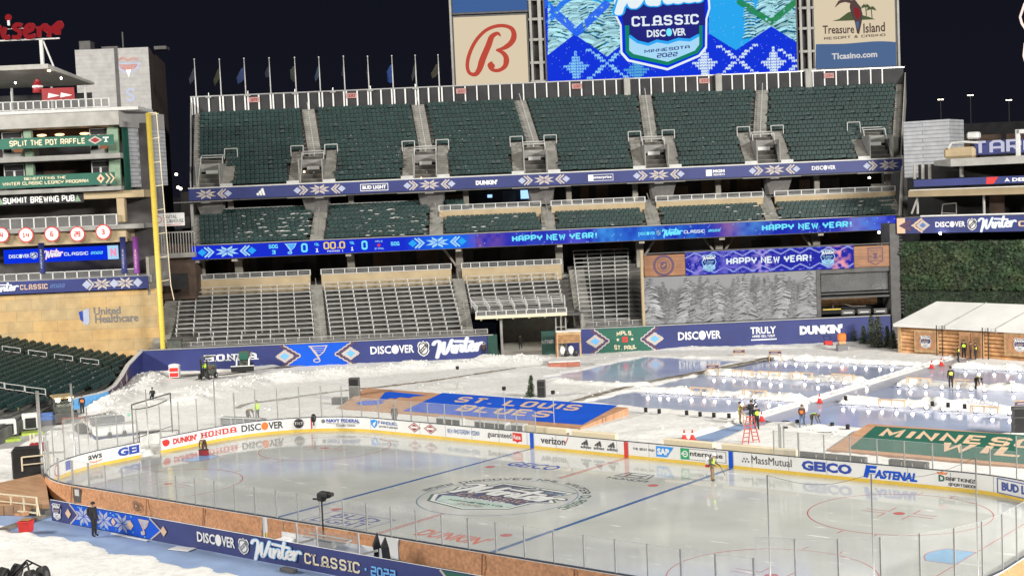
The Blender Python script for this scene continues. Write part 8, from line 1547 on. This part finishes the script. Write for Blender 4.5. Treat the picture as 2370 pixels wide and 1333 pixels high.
t = person('person in lime vest and white hard hat spraying the ice with a backpack tank', 1649, 1113, 66, 10, 'tool', 'machine', 'khaki', 'hivis', 'white', 'cloth_brown', z=0.0); MB().rbox(-.18, .13, 1.02, .18, .36, 1.5, .06).build('tank', 'white', t); MB().rbox(-.16, .14, .86, .16, .40, 1.015, .04).build('blower', 'red', t); mb = MB(); mb.tube([(.22, -.42, .95), (.2, -.75, .35)], .018); mb.build('spray_wand', 'dkgrey', t)
person('person bending over a red tool box in the far goal crease', 474, 1050, 40, -60, 'bend', 'cloth_brown', 'cloth_brown', 'peach', 'cloth_tan', z=0.0)
person('worker in orange vest, dark sleeves and blue jeans walking by the right ponds', 1857, 990, 54, 100, 'walk', 'cloth_brown', 'denim', 'hivis_or', 'cloth_brown', z=.1)
person('worker in olive coverall and lime vest bending down beside the orange-vested walker', 1879, 990, 40, 0, 'bend', 'olive', 'olive', 'hivis', 'olive', z=.1)
person('worker in tan overalls and yellow vest left of the wooden sign stand at the ladder', 1713, 980, 48, 20, 'reach', 'cloth_tan', 'cloth_tan', 'hivis_y', 'cloth_black', z=.1)
person('worker in dark clothes and green vest standing behind the red stepladder', 1752, 996, 58, 150, 'reach', 'cloth_black', 'cloth_black', 'hivis', 'cloth_black', z=.1)
person('worker in black with one arm raised behind the sign stand at the ladder', 1740, 982, 56, -40, 'up', 'cloth_black', 'cloth_black', None, 'cloth_black', z=.1)
person('worker in black with yellow-banded vest standing on the middle right pond', 2201, 898, 48, 130, 'stand', 'cloth_black', 'cloth_black', 'hivis_y', 'cloth_black', z=0.0)
person('worker in black and striped vest stooping on the middle right pond', 2259, 901, 40, -20, 'bend', 'cloth_black', 'cloth_black', 'hivis_y', 'cloth_black', z=0.0)
for px, py, h, fc, top, vs_, lab in ((2218, 838, 38, 10, 'cloth_black', 'hivis_y', 'leftmost of four workers gathered at the log cabin door, in dark clothes'), (2231, 829, 41, 120, 'cloth_black', 'hivis', 'worker in bright lime vest seen from behind at the log cabin door'), (2247, 830, 36, 200, 'cloth_brown', None, 'worker in brown without vest half hidden at the log cabin door'), (2258, 833, 36, 190, 'cloth_black', 'hivis_y', 'rightmost of four workers gathered at the log cabin door, in striped vest')): person(lab, px, py, h, fc, 'stand', top, 'cloth_black', vs_, 'cloth_black', z=.1)
person('person in dark clothes walking out of the vehicle tunnel', 1205, 808, 32, FA_, 'walk', z=.15); person('person in dark red-brown coat walking past the end of the left outfield wall', 1121, 827, 31, -10, 'walk', 'cloth_brown', 'cloth_black', z=.2)
person('person in long black coat standing behind the far boards left of the blue dugout roof', 914, 985, 44, FA_, 'stand', z=.1); person('worker in yellow vest leaning over the black gear behind the far boards', 574, 976, 42, 0, 'bend', 'cloth_brown', 'cloth_black', 'hivis_y', 'cloth_brown', z=.2); person('worker in lime vest standing by the black gear behind the far boards', 596, 972, 36, 170, 'stand', 'hivis', 'cloth_black', 'hivis', 'cloth_black', z=.2)
person('worker in bright orange vest standing beside the tractor at the far left', 191, 957, 42, 160, 'stand', 'cloth_black', 'cloth_black', 'hivis_or', 'cloth_brown', z=.1); person('worker in lime hooded vest stooping between white carts at the far left', 44, 988, 40, 140, 'reach', 'cloth_brown', 'cloth_black', 'hivis', 'hivis', z=.1)
person('dark hunched figure sitting on the snow bank behind the far corner of the rink', 354, 929, 18, -50, 'sit', z=.3)
# ---- machines
def root(name, label, cat, px, py, face, z=.1): return thing(name, label, cat, G(px, py, z), math.radians(face+90))
def wheels(t, xs, ys, r, w_=.2):
    for x in xs:
        for y in ys: mb = MB(); mb.cyl((x-w_/2, y, r), (x+w_/2, y, r), r, None, 14); o = mb.build('wheel', 'rubber', t, True); mb = MB(); mb.cyl((x-w_/2-.01, y, r), (x+w_/2+.01, y, r), r*.5, None, 10); mb.build('rim', 'steel', o)
t = root('forklift', 'small dark forklift with overhead guard and lime-vested driver before the navy wall', 'forklift', 482, 876, -70, .2); wheels(t, (-.5, .5), (-.6, .6), .28); mb = MB(); mb.rbox(-.5, -.5, .25, .5, .9, .95, .08); mb.rbox(-.45, .45, .95, .45, .95, 1.35, .08); mb.build('body', 'machine', t); mb = MB(); [mb.beam((x, y, .95), (x*.9, y*.8, 2.1), .07) for x in (-.45, .45) for y in (-.4, .8)]; mb.rbox(-.5, -.45, 2.1, .5, .8, 2.17, .02); mb.build('guard', 'machine', t); mb = MB(); [mb.box(x-.05, -.75, .1, x+.05, -.62, 2.0) for x in (-.35, .35)]; [mb.box(x-.06, -1.8, .1, x+.06, -.7, .16) for x in (-.3, .3)]; mb.build('mast', 'black', t); MB().rbox(-.25, .1, .95, .25, .6, 1.1, .05).build('seat', 'rust', t)
person('driver in lime vest sitting on the dark forklift by the navy wall', 0, 0, 0, -70, 'sit', 'hivis', 'cloth_black', 'hivis', 'cloth_black', at=G(482, 876, .2)+Vector((.1, -.35, .45)), s=.95)
t = root('skid_loader', 'compact dark green loader with white arms and wide black blade by the navy wall', 'loader', 567, 858, -50, .2); wheels(t, (-.6, .6), (-.3, .7), .36, .28); mb = MB(); mb.rbox(-.5, -.5, .3, .5, 1.2, 1.1, .1); mb.rbox(-.5, -.35, 1.1, .5, .9, 2.0, .12); mb.build('body', 'machine', t); MB().rbox(-.42, -.38, 1.15, .42, -.34, 1.9, .02).build('windscreen', 'green', t); mb = MB(); [mb.beam((x, 1.1, 1.7), (x, -.9, 1.2), .12, .2) for x in (-.62, .62)]; [mb.beam((x, -.9, 1.25), (x, -1.2, .3), .12, .18) for x in (-.62, .62)]; mb.build('lift_arm', 'white', t); mb = MB(); mb.rbox(-1.15, -1.45, .1, 1.15, -1.3, .62, .04); mb.build('blade', 'black', t); MB().box(-1.17, -1.47, .63, 1.17, -1.28, .70).build('blade_edge', 'white', t)
t = root('display_box', 'white box with red pictures and snow on top near the navy wall', 'box', 405, 873, -50, .2); MB().rbox(-.5, -.4, 0, .5, .4, 1.15, .04).build('body', 'white', t); mb = MB(); mb.box(-.42, -.43, .1, .42, -.402, .5); mb.box(-.42, -.43, .62, .42, -.402, 1.0); mb.build('picture', 'red', t); MB().ball((0, 0, 1.16), .62, 10, 0, (1, .8, .35), 0).build('snow_cap', 'snow', t, True)
t = root('tractor', 'dark tractor with tan bonnet and two glowing headlights facing the rink at the far left', 'tractor', 148, 976, -25, .1); wheels(t, (-.75, .75), (-.9, .9), .5, .35); mb = MB(); mb.rbox(-.6, -1.2, .5, .6, 1.3, 1.5, .1); mb.rbox(-.65, .0, 1.5, .65, 1.2, 1.75, .08); mb.build('body', 'machine', t); MB().rbox(-.85, -.9, 2.0, .85, 1.2, 2.18, .08).build('roof', 'machine_tan', t); mb = MB(); [mb.beam((x, y, 1.4), (x*.95, y, 2.0), .08) for x in (-.7, .7) for y in (-.8, 1.1)]; mb.build('cab_post', 'black', t); mb = MB(); mb.rbox(-.9, -1.75, .15, .9, -1.3, .9, .06); mb.build('bucket', 'dkgrey', t)
for x in (-.5, .5): MB().ball((x, -.95, 1.92), .15, 10).build('headlight', 'lamp_white', t, True)
for i, (px, py, lab) in enumerate(((20, 1015, 'white utility cart with black doors and lime forks at the far left edge'), (72, 1000, 'white utility cart with lime forks right of the other cart at the far left'))):
    t = root('utility_cart', lab, 'cart', px, py, -30, .05); wheels(t, (-.5, .5), (-.4, .5), .2); MB().rbox(-.6, -.5, .3, .6, .7, 1.45, .06).build('body', 'white', t); MB().rbox(-.4, -.56, .4, .4, -.501, 1.2, .02).build('door', 'black', t); MB().rbox(-.8, -2.1, .02, .8, -.75, .26, .05).build('fork', 'limegreen', t)
t = root('tarp_stack', 'stack of crates under a folded blue and white cover between cart and tractor', 'stack', 108, 985, -30, .05); MB().rbox(-.9, -.5, 0, .9, .5, .75, .08).build('crates', 'inkgrey', t); mb = MB(); mb.add([(-.95, -.55, .5), (.95, -.55, .5), (.95, -.5, .78), (-.95, -.5, .78), (-.95, .5, 1.0), (.95, .5, 1.0)], [(0, 1, 2, 3), (3, 2, 5, 4)]); mb.build('cover', 'wm_blue', t)
def hockey_goal(label, p, rot, m='rust'):
    t = thing('hockey_goal', label, 'goal', p, rot); mb = MB(); r = .035; mb.tube([(-.915, 0, 0), (-.915, 0, 1.22), (.915, 0, 1.22), (.915, 0, 0)], r, 8); mb.tube([(-.915, 0, .03), (-.75, .9, .03), (.75, .9, .03), (.915, 0, .03)], r, 8); mb.tube([(-.9, 0, 1.2), (-.6, .5, 1.15), (.6, .5, 1.15), (.9, 0, 1.2)], r*.7, 6); mb.build('frame', m, t, True); mb = MB(); mb.add([(-.75, .9, .05), (.75, .9, .05), (.6, .5, 1.15), (-.6, .5, 1.15), (-.9, 0, 1.2), (-.9, 0, .05), (.9, 0, .05), (.9, 0, 1.2)], [(0, 1, 2, 3), (0, 3, 4, 5), (1, 6, 7, 2), (3, 2, 7, 4)]); mb.build('net', 'netting', t); return t
glass('netting', (.8, .8, .78), .30); hockey_goal('red-framed hockey goal standing outside the left end of the rink', G(172, 1003, .05), math.radians(35))
t = root('ice_resurfacer', 'white rounded ice resurfacer with dark hood parked behind the open rink gate', 'ice machine', 268, 1012, -25, 0); t.scale = (.72, .72, .72); wheels(t, (-.75, .75), (-.9, .9), .4, .3); MB().rbox(-2.2, -1.0, .35, 2.2, 1.0, 1.35, .16).build('body', 'board', t); MB().rbox(-2.3, .35, 1.36, 1.1, 1.6, 2.1, .06).build('hood', 'inkgrey', t); MB().rbox(-2.25, -1.06, .1, 2.25, 1.0, .34, .05).build('skirt', 'navy', t); mb = MB(); mb.tube([(-2.1, -1.15, .4), (-2.1, -1.15, 1.7), (2.1, -1.15, 1.7), (2.1, -1.15, .4)], .04); [mb.cyl((x, -1.15, .4), (x, -1.15, 1.7), .03) for x in (-.7, .7)]; mb.build('rail', 'steel', t)
t = root('covered_sled', 'grey covered sled with white runners beside the resurfacer behind the left glass', 'sled', 190, 1010, -25, 0); MB().rbox(-.5, -.7, .25, .5, .9, .95, .25).build('cover', 'dkgrey', t); MB().rbox(-.9, -1.6, .02, .4, .3, .26, .1).build('runner', 'white', t)
# gate frame and net poles of the left end
t = thing('netting_gate', 'tall black rectangular frame with a hanging cable over the open rink gate', 'frame', (0, 0, 0)); a, b = G(311, 1045), G(400, 1013); mb = MB(); H = 3.35; mb.tube([a, a+Vector((0, 0, H)), b+Vector((0, 0, H)), b], .05, 8); mb.build('bar', 'dkgrey', t); mb = MB(); mb.tube([tuple(a.lerp(b, k)+Vector((0, 0, H-.35-.2*math.sin(3*k)))) for k in np.linspace(0, .9, 8)], .035); mb.build('cable', 'black', t); mb = MB(); mb.tube([tuple(a.lerp(b, k)+Vector((0, 0, .9))) for k in (0, 1)], .03); mb.build('rail', 'dkgrey', t)
o = MB().ball((0, 0, 0), .13, 8).build('gate_light', mat('green_lamp', (.2, .8, .5), emit=(.3, .9, .6), es=1).name, None, True, G(298, 960, .9)); tag(o, 'small green light on top of the glass by the rink gate', 'lamp')
def npole(label, px, py, top, r=.06):
    p = G(px, py); h = (py-top)*mpp(p); t = thing('net_pole', label, 'pole', p, 0, 'tall netting poles at the rink ends'); mb = MB(); mb.cyl((0, 0, 0), (0, 0, h), r, None, 8); mb.build('pole', 'steel', t, True); mb = MB(); mb.rbox(-.15, -.15, 0, .15, .15, .12, .03); mb.build('foot', 'dkgrey', t); return Vector((p.x, p.y, h))
A_ = [npole('thick netting pole at the left rounded corner of the rink', 99, 1108, 915, .11), npole('netting pole beside the tractor at the left end of the rink', 176, 1085, 896, .07), npole('slim netting pole behind the red goal at the left end', 208, 1075, 950, .04), npole('slim netting pole near the open gate', 345, 1040, 905, .04), npole('netting pole with a black lower part in the far left corner', 502, 1020, 880, .05)]
B_ = [npole('netting pole left of the right face-off circle, nearest to midfield', 1785, 1400, 1107, .035), npole('netting pole standing across the middle of the right face-off circle', 2024, 1395, 1108, .035), npole('netting pole right of the crease at the near right corner', 2265, 1392, 1078, .035)]
mb = MB()
for a, b in zip(B_, B_[1:]+[Vector((30.9, -4, 6.9))]): mb.tube([tuple(a.lerp(b, k)-Vector((0, 0, .42*math.sin(math.pi*k)))) for k in np.linspace(0, 1, 9)], .009, 5)
o = mb.build('net_cable', 'dkgrey'); tag(o, 'thin sagging cable strung between the netting poles at the right end', 'cable')
# far net stanchion details, tall thick gate posts at the boards
t = thing('penalty_post', 'pair of thick grey posts behind the boards left of the green dugout roof', 'posts', PY(1806, 1045, 14)); t.location.z = 0; mb = MB(); mb.rbox(-.1, -.05, 0, .06, .08, 2.75, .02); mb.rbox(.2, -.03, 0, .30, .06, 2.65, .02); mb.build('post', 'steel', t); MB().rbox(.30, -.05, 2.5, .55, .05, 2.62, .02).build('clamp', 'dkgrey', t)
# speakers, stands, camera
def speaker(label, px, py, w_, h, d=.6): t = root('loudspeaker', label, 'speaker', px, py, FA_, .05); MB().rbox(-w_/2, -d/2, 0, w_/2, d/2, h, .04).build('cabinet', 'dkgrey', t); mb = MB(); mb.box(-w_/2+.06, -d/2-.012, h*.08, w_/2-.06, -d/2-.001, h*.62); mb.box(-w_/2+.06, -d/2-.012, h*.66, w_/2-.06, -d/2-.001, h*.95); mb.build('grille', 'black', t)
speaker('tall dark loudspeaker stack left of the blue dugout roof', 822, 928, .88, 2.0); speaker('squat dark speaker box lying left of the blue dugout roof', 787, 937, 1.3, .65); speaker('tall black loudspeaker beside the lone spruce behind the blue dugout roof', 1254, 921, .68, 1.5); speaker('black line-array stack at the right edge above the green dugout roof', 2362, 1003, 1.0, 1.75, .8)
def stand(name, label, px, py, hpx, head, tri=True, z=.05):
    p = G(px, py, z); h = hpx*mpp(p); t = thing(name, label, 'stand', p, math.radians(FA_+90)); mb = MB(); mb.cyl((0, 0, 0), (0, 0, h), .03); 
    if tri: [mb.cyl((.45*math.cos(a), .45*math.sin(a), 0), (0, 0, .8), .025) for a in (.3, 2.4, 4.5)]
    mb.build('pole', 'steel', t); mb = MB(); mb.rbox(-.14, -.1, h-.05, .14, .1, h+.22, .03); mb.build(head, 'black', t); return t, h
stand('antenna_stand', 'thin tripod stand with a small black box on the snow above the cable cover', 1061, 905, 52, 'box'); stand('antenna_stand', 'slim pole with a black box in front of the blue dugout roof lettering', 1170, 985, 84, 'box', False); stand('antenna_stand', 'slim pole with a small camera right of the blue dugout roof lettering', 1283, 988, 78, 'camera', False)
p = PY(748, 1226, -13.9); h = (1226-1160)*mpp(p); t = thing('broadcast_camera', 'black broadcast camera on a slim pole beside the near boards', 'camera', (p.x, p.y, 0), 0); mb = MB(); mb.cyl((0, 0, 0), (0, 0, p.z+h), .04); mb.build('pole', 'black', t); zc = p.z+h; mb = MB(); mb.rbox(-.25, -.16, zc, .25, .16, zc+.42, .08); mb.rbox(-.1, -.18, zc+.2, .6, .18, zc+.5, .08); mb.beam((-.6, 0, zc+.05), (0, 0, zc+.1), .08); mb.build('body', 'black', t); mb = MB(); mb.cyl((.55, 0, zc+.38), (.78, 0, zc+.42), .11, None, 10); mb.build('lens', 'rubber', t)
t = thing('penalty_bench', 'cluttered white bench area with clear panels behind the near boards below the camera', 'bench', PY(760, 1262, -14.4)); t.location.z = 0; mb = MB(); mb.box(-3.6, .25, 0, 3.4, .3, .8); mb.box(-3.3, -.5, 0, -2.6, .2, .6); mb.build('wall', 'board', t); mb = MB(); [mb.beam((x, -.9, 0), (x, -.9, 1.75), .07) for x in (-3.6, -1.2, .2, 3.0)]; mb.build('post', 'steel', t); MB().box(-1.1, -.91, .35, .15, -.895, 1.6).build('panel', 'glass', t); MB().box(.25, -.91, .35, 2.95, -.895, 1.6).build('panel', 'glass', t); mb = MB(); mb.tube([(-1.4, -.3, .95), (1.5, -.3, .95), (1.5, .1, 1.0), (-1.4, .1, 1.0)], .05); mb.rbox(-.6, -.2, .5, .5, .1, .9, .05); mb.beam((-2.6, -.8, .35), (-.9, -.1, .8), .1); mb.beam((1.9, -.8, .4), (3.4, -.1, .8), .1); mb.build('bench_frame', 'grey_paint', t)
t = thing('jacket', 'two black jackets hung over the near boards beside the white cabinet', 'jackets', PY(881, 1278, -14.0)); t.location.z = 0; mb = MB()
for x, z in ((-.15, 1.5), (.38, 1.35)): mb.add([(x-.3, 0, .1), (x+.3, 0, .1), (x+.28, -.1, .9), (x+.05, -.05, z), (x-.05, .0, z), (x-.28, -.1, .9), (x, -.3, .3), (x, -.3, .9)], [(0, 6, 7, 5), (6, 1, 2, 7), (5, 7, 4), (7, 2, 3), (7, 3, 4)])
mb.build('cloth', 'cloth_black', t)
# wooden booth with ramp by the tunnel
t = root('wooden_booth', 'light wooden booth with sloped top and red side by the tunnel mouth', 'booth', 1318, 826, -50, .1); mb = MB(); mb.rbox(-1.25, -.1, 1.45, 1.25, .9, 2.55, .03); [mb.beam((x, y, 0), (x, y, 1.5), .14) for x in (-1.18, 1.18) for y in (0, .8)]; mb.build('frame', 'wood_lt', t); MB().rbox(-1.1, -.14, 1.55, 1.1, -.101, 2.3, .02).build('front_board', 'wood_md', t); MB().box(-1.32, 0, .0, -1.26, .9, 2.5).build('side_board', 'rust', t); MB().rbox(-1.3, -.15, 2.56, 1.3, .95, 2.68, .04).build('snow_cap', 'snow', t); mb = MB(); [mb.ball((x, .2, .5+.2*math.sin(x*7)), .3, 8, 0 if i % 2 else 1, (1, .8, 1.5)) for i, x in enumerate((-.7, -.25, .2, .65))]; mb.build('bags', ['black', 'white'], t)
t = root('wooden_ramp', 'low snow-covered wooden ramp lying in front of the wooden booth', 'ramp', 1306, 850, -50, .05); MB().rbox(-1.5, -.6, .1, 1.5, 1.3, .55, .04).build('base', 'rust', t); MB().rbox(-1.55, -.65, .56, 1.55, 1.35, .68, .05).build('snow_cover', 'snow', t)
# ladder, cones, heaters
p = G(1738, 1028, .05); t = thing('stepladder', 'red A-frame stepladder standing on the snow behind the boards', 'ladder', p, math.radians(39)); mb = MB(); H = 62*mpp(p)
for sg in (-1, 1):
    for x in (-.28, .28): mb.beam((x*.5+sg*.08, 0, H), (x*.75+sg*.42, sg*.25, 0), .06, .05)
    for k in range(1, 7): q = 1-k/7; mb.beam((-.26*(.5+.4*(1-q))+sg*(.08+.34*(1-q)), sg*.25*(1-q), H*q), (.26*(.5+.4*(1-q))+sg*(.08+.34*(1-q)), sg*.25*(1-q), H*q), .05)
mb.rbox(-.3, -.1, H, .3, .1, H+.06, .02); mb.build('frame', 'red2', t)
def cone(label, px, py): t = root('traffic_cone', label, 'cone', px, py, FA_, .05); mb = MB(); mb.cyl((0, 0, .04), (0, 0, .7), .19, .03, 12); mb.build('cone', 'red', t, True); MB().rbox(-.24, -.24, 0, .24, .24, .05, .02).build('base', 'red', t); MB().cyl((0, 0, .38), (0, 0, .50), .115, .08, 12).build('band', 'white', t); t['group'] = 'red traffic cones'
for px, py, l in ((1763, 974, 'cone right of the red stepladder at the end of the white tube'), (1897, 932, 'lone cone halfway along the white tube'), (2156, 852, 'left of the two cones near the far end of the white tube'), (2179, 846, 'right of the two cones near the far end of the white tube'), (1584, 1018, 'smaller cone behind the boards left of its twin'), (1603, 1018, 'smaller cone behind the boards beside the blue walkway')): cone('red traffic '+l, px, py)
t = root('heater', 'grey portable heater with an orange-red drum standing before the navy wall by the spruces', 'heater', 1949, 812, -50, .1); MB().rbox(-.5, -.4, 0, .5, .4, .65, .05).build('base', 'inkgrey', t); mb = MB(); mb.rbox(-.35, -.3, .66, .35, .3, 1.0, .05); mb.build('motor', 'wood_lt', t); mb = MB(); mb.rbox(-.38, -.35, 1.0, .38, .35, 1.75, .12); mb.build('drum', 'orange', t)
t = root('snow_blower', 'small red snow blower left of the grey heater', 'machine', 1917, 800, -50, .1); MB().rbox(-.4, -.3, .1, .4, .3, .5, .08).build('body', 'red', t); mb = MB(); mb.tube([(-.3, .2, .5), (-.35, .6, .95), (.35, .6, .95), (.3, .2, .5)], .03); mb.build('handle', 'black', t); wheels(t, (-.4, .4), (0,), .15, .1)
# ---- near left corner: deck, railing, bin, cart
t = thing('wooden_deck', 'brown planked deck with ramp edge at the left of the near rink corner', 'deck', (0, 0, 0)); q = [G(0, 1170, .55), G(114, 1166, .6), G(106, 1110, .6), G(94, 1096, .6), G(0, 1116, .6)]; q = [Vector((-31.5, -14.6, .55)) if False else v for v in q]; mb = MB(); e = [v.copy() for v in q]; far_ = [e[0]+(e[0]-e[1])*.6, e[1], e[2], e[3], e[4]+(e[4]-e[3])*.6]; mb.add(far_+[Vector((v.x, v.y, 0)) for v in far_], [(0, 1, 2, 3, 4)]+[(i, (i+1) % 5, 5+(i+1) % 5, 5+i) for i in range(5)]); mb.build('planks', 'deck_wood', t)
a, b = G(0, 1172, .1), G(113, 1190, .1); mb = MB(); mb.beam(a+Vector((0, 0, .1)), b+Vector((0, 0, .1)), .5, .3); mb.build('edge_board', 'dkgrey', t); a, b = G(-30, 1236, .06), G(116, 1188, .06); mb = MB(); mb.beam(a, b, .35, .16); mb.beam(a+Vector((.1, -.75, 0)), b+Vector((.25, -.75, 0)), .30, .14); mb.build('ramp_board', 'olive2', t)
a, b = G(-40, 1178, .1), G(88, 1192, .1); t = thing('deck_railing', 'pale wooden railing along the deck at the near left corner', 'railing', (0, 0, 0)); mb = MB(); [mb.beam(a.lerp(b, k)+Vector((0, 0, z)), a.lerp(b, k+.001)+Vector((0, 0, z)), .01) if False else None for k in (0,) for z in (0,)]; mb.beam(a+Vector((0, 0, 1.02)), b+Vector((0, 0, 1.02)), .07); mb.beam(a+Vector((0, 0, .6)), b+Vector((0, 0, .6)), .06); mb.beam(a+Vector((0, 0, .12)), b+Vector((0, 0, .12)), .09); [mb.beam(a.lerp(b, k), a.lerp(b, k)+Vector((0, 0, 1.05)), .07) for k in (.02, .31, .53, .76, .99)]; mb.beam(b+Vector((0, 0, .7)), b+Vector((.35, -.1, 0)), .05); mb.build('frame', 'cream', t)
mb = MB(); P = [(a.lerp(b, k)+Vector((-.1, -.15, .1-.35*math.sin(math.pi*k)))) for k in np.linspace(.1, .9, 9)]; mb.add([p_+Vector((0, 0, .22)) for p_ in P]+P, [(i, i+1, 10+i, 9+i) for i in range(8)]); o = mb.build('cloth_scrap', 'orange_cloth', None, True); tag(o, 'loose orange cloth sagging below the deck railing', 'cloth')
t = root('black_container', 'large black equipment container behind the deck at the left', 'container', 66, 1104, -40, .1); MB().rbox(-.9, -.6, 0, .9, .8, 1.95, .1).build('body', 'black', t); mb = MB(); p = (0, 0, 0); mb.tube([(-.2, -1.0, .6), (-.2, -1.0, 1.5), (1.5, -.7, 1.5), (1.5, -.7, .6)], .05); mb.tube([(-.2, -1.0, 1.0), (1.5, -.7, 1.0)], .04); mb.build('guard_rail', 'cream', t)
t = root('red_crate', 'red crate with pale uprights behind the black container', 'crate', 88, 1050, -40, .1); MB().rbox(-.5, -.3, .2, .5, .3, .8, .04).build('body', 'darkred', t); mb = MB(); [mb.box(x-.05, -.02, .8, x+.05, .05, 1.5) for x in (-.45, -.2, .3)]; mb.box(-.55, -.34, .1, .55, -.3, .2); mb.build('upright', 'cream', t)
t = root('wheeled_bin', 'red wheeled litter bin with dark lid on the blue floor', 'bin', 61, 1232, -60, 0); mb = MB(); mb.add([(-.28, -.26, .05), (.28, -.26, .05), (.28, .26, .05), (-.28, .26, .05), (-.33, -.31, .62), (.33, -.31, .62), (.33, .31, .62), (-.33, .31, .62)], [(0, 3, 2, 1), (4, 5, 6, 7), (0, 1, 5, 4), (1, 2, 6, 5), (2, 3, 7, 6), (3, 0, 4, 7)]); mb.rbox(-.35, -.33, .58, .35, .33, .66, .02); mb.build('body', 'red', t); mb = MB(); mb.rbox(-.26, -.24, .66, .26, .24, .76, .05); mb.build('contents', 'wood_md', t); mb = MB(); mb.cyl((-.36, .2, .1), (-.29, .2, .1), .1); mb.build('wheel', 'rubber', t)
p = G(55, 1352, .1); t = thing('equipment_cart', 'black folded equipment cart with fat tyres in the snow at the bottom left corner', 'cart', p, .3); 
for x, y, tl in ((-.75, .35, .5), (-.95, -.35, .5), (.85, .3, -.4), (.75, -.4, -.4)): mb = MB(); mb.cyl((x-.16, y, .42+tl*.1), (x+.16, y+.1, .42-tl*.1), .40, None, 16); o = mb.build('wheel', 'rubber', t, True); mb = MB(); mb.cyl((x-.17, y, .42+tl*.1), (x+.17, y+.1, .42-tl*.1), .18, None, 10); mb.build('rim', 'dkgrey', o)
mb = MB(); mb.tube([(-.8, .4, .5), (-.2, .3, .9), (.1, .2, 1.1), (.8, .3, .8)], .04); mb.tube([(-.6, -.2, .4), (0, .3, .95), (.6, -.2, .5)], .05); mb.tube([(-.3, -.3, .4), (.0, .0, .75), (.3, .35, .95)], .04); mb.build('frame', 'black', t)
for nm, lab, px, py, w_, d, h, m, r in (('floor_box', 'flat black box on the blue floor at the foot of the near banner', 668, 1322, .9, .35, .16, 'dkgrey', -.05), ('white_sheet', 'loose white sheet lying on the blue floor before the near banner', 422, 1270, 1.3, .7, .03, 'white', .2), ('plastic_strip', 'long white plastic strip along the foot of the near banner', 300, 1243, 3.2, .16, .04, 'white', -.02)):
    p = G(px, py, 0); o = MB().rbox(-w_/2, -d/2, 0, w_/2, d/2, h, .012).build(nm, m, None, False, p, r); tag(o, lab, 'box' if 'box' in nm else 'sheet')
t = thing('tool_box', 'red tool box in the far goal crease under the bending person', 'tool box', G(472, 1053, 0), .3); MB().rbox(-.3, -.2, 0, .3, .2, .36, .03).build('body', 'darkred', t); MB().rbox(-.31, -.21, .361, .31, .21, .42, .02).build('lid', 'cloth_brown', t)
t = root('gear_bench', 'dark covered gear with white rails behind the far boards at the left', 'bench', 560, 990, -80, .1); MB().rbox(-2.2, .0, .1, 2.0, .7, .75, .12).build('cover', 'inkgrey', t); mb = MB(); mb.tube([(-2.2, -.15, .75), (2.0, -.15, .8)], .04); [mb.cyl((x, -.15, .1), (x, -.15, .8), .03) for x in (-2.1, -.9, .3, 1.6)]; mb.build('rail', 'white_metal', t)
for px, py, lab in ((726, 975, 'dark round camera head peeping over the far boards above the red line'), (690, 3000, '')):
    if py < 2000: t = root('robot_camera', lab, 'camera', px, py, FA_, .9); mb = MB(); mb.ball((0, 0, .25), .24, 10, 0, (.9, .9, 1.4)); mb.cyl((0, 0, -.3), (0, 0, .1), .06); mb.build('body', 'black', t, True)
t = root('flood_rail', 'white padded gate panels and rails beside the resurfacer outside the open rink gate', 'railing', 372, 1030, -30, 0); mb = MB(); mb.rbox(-1.4, -.1, .1, -.1, .1, .9, .06); mb.rbox(.1, -.1, .1, 1.2, .1, .85, .06); mb.build('panel', 'white', t); mb = MB(); mb.tube([(-1.5, -.2, 0), (-1.5, -.2, 1.1), (1.3, -.2, 1.0), (1.3, -.2, 0)], .04); mb.build('rail', 'dkgrey', t)
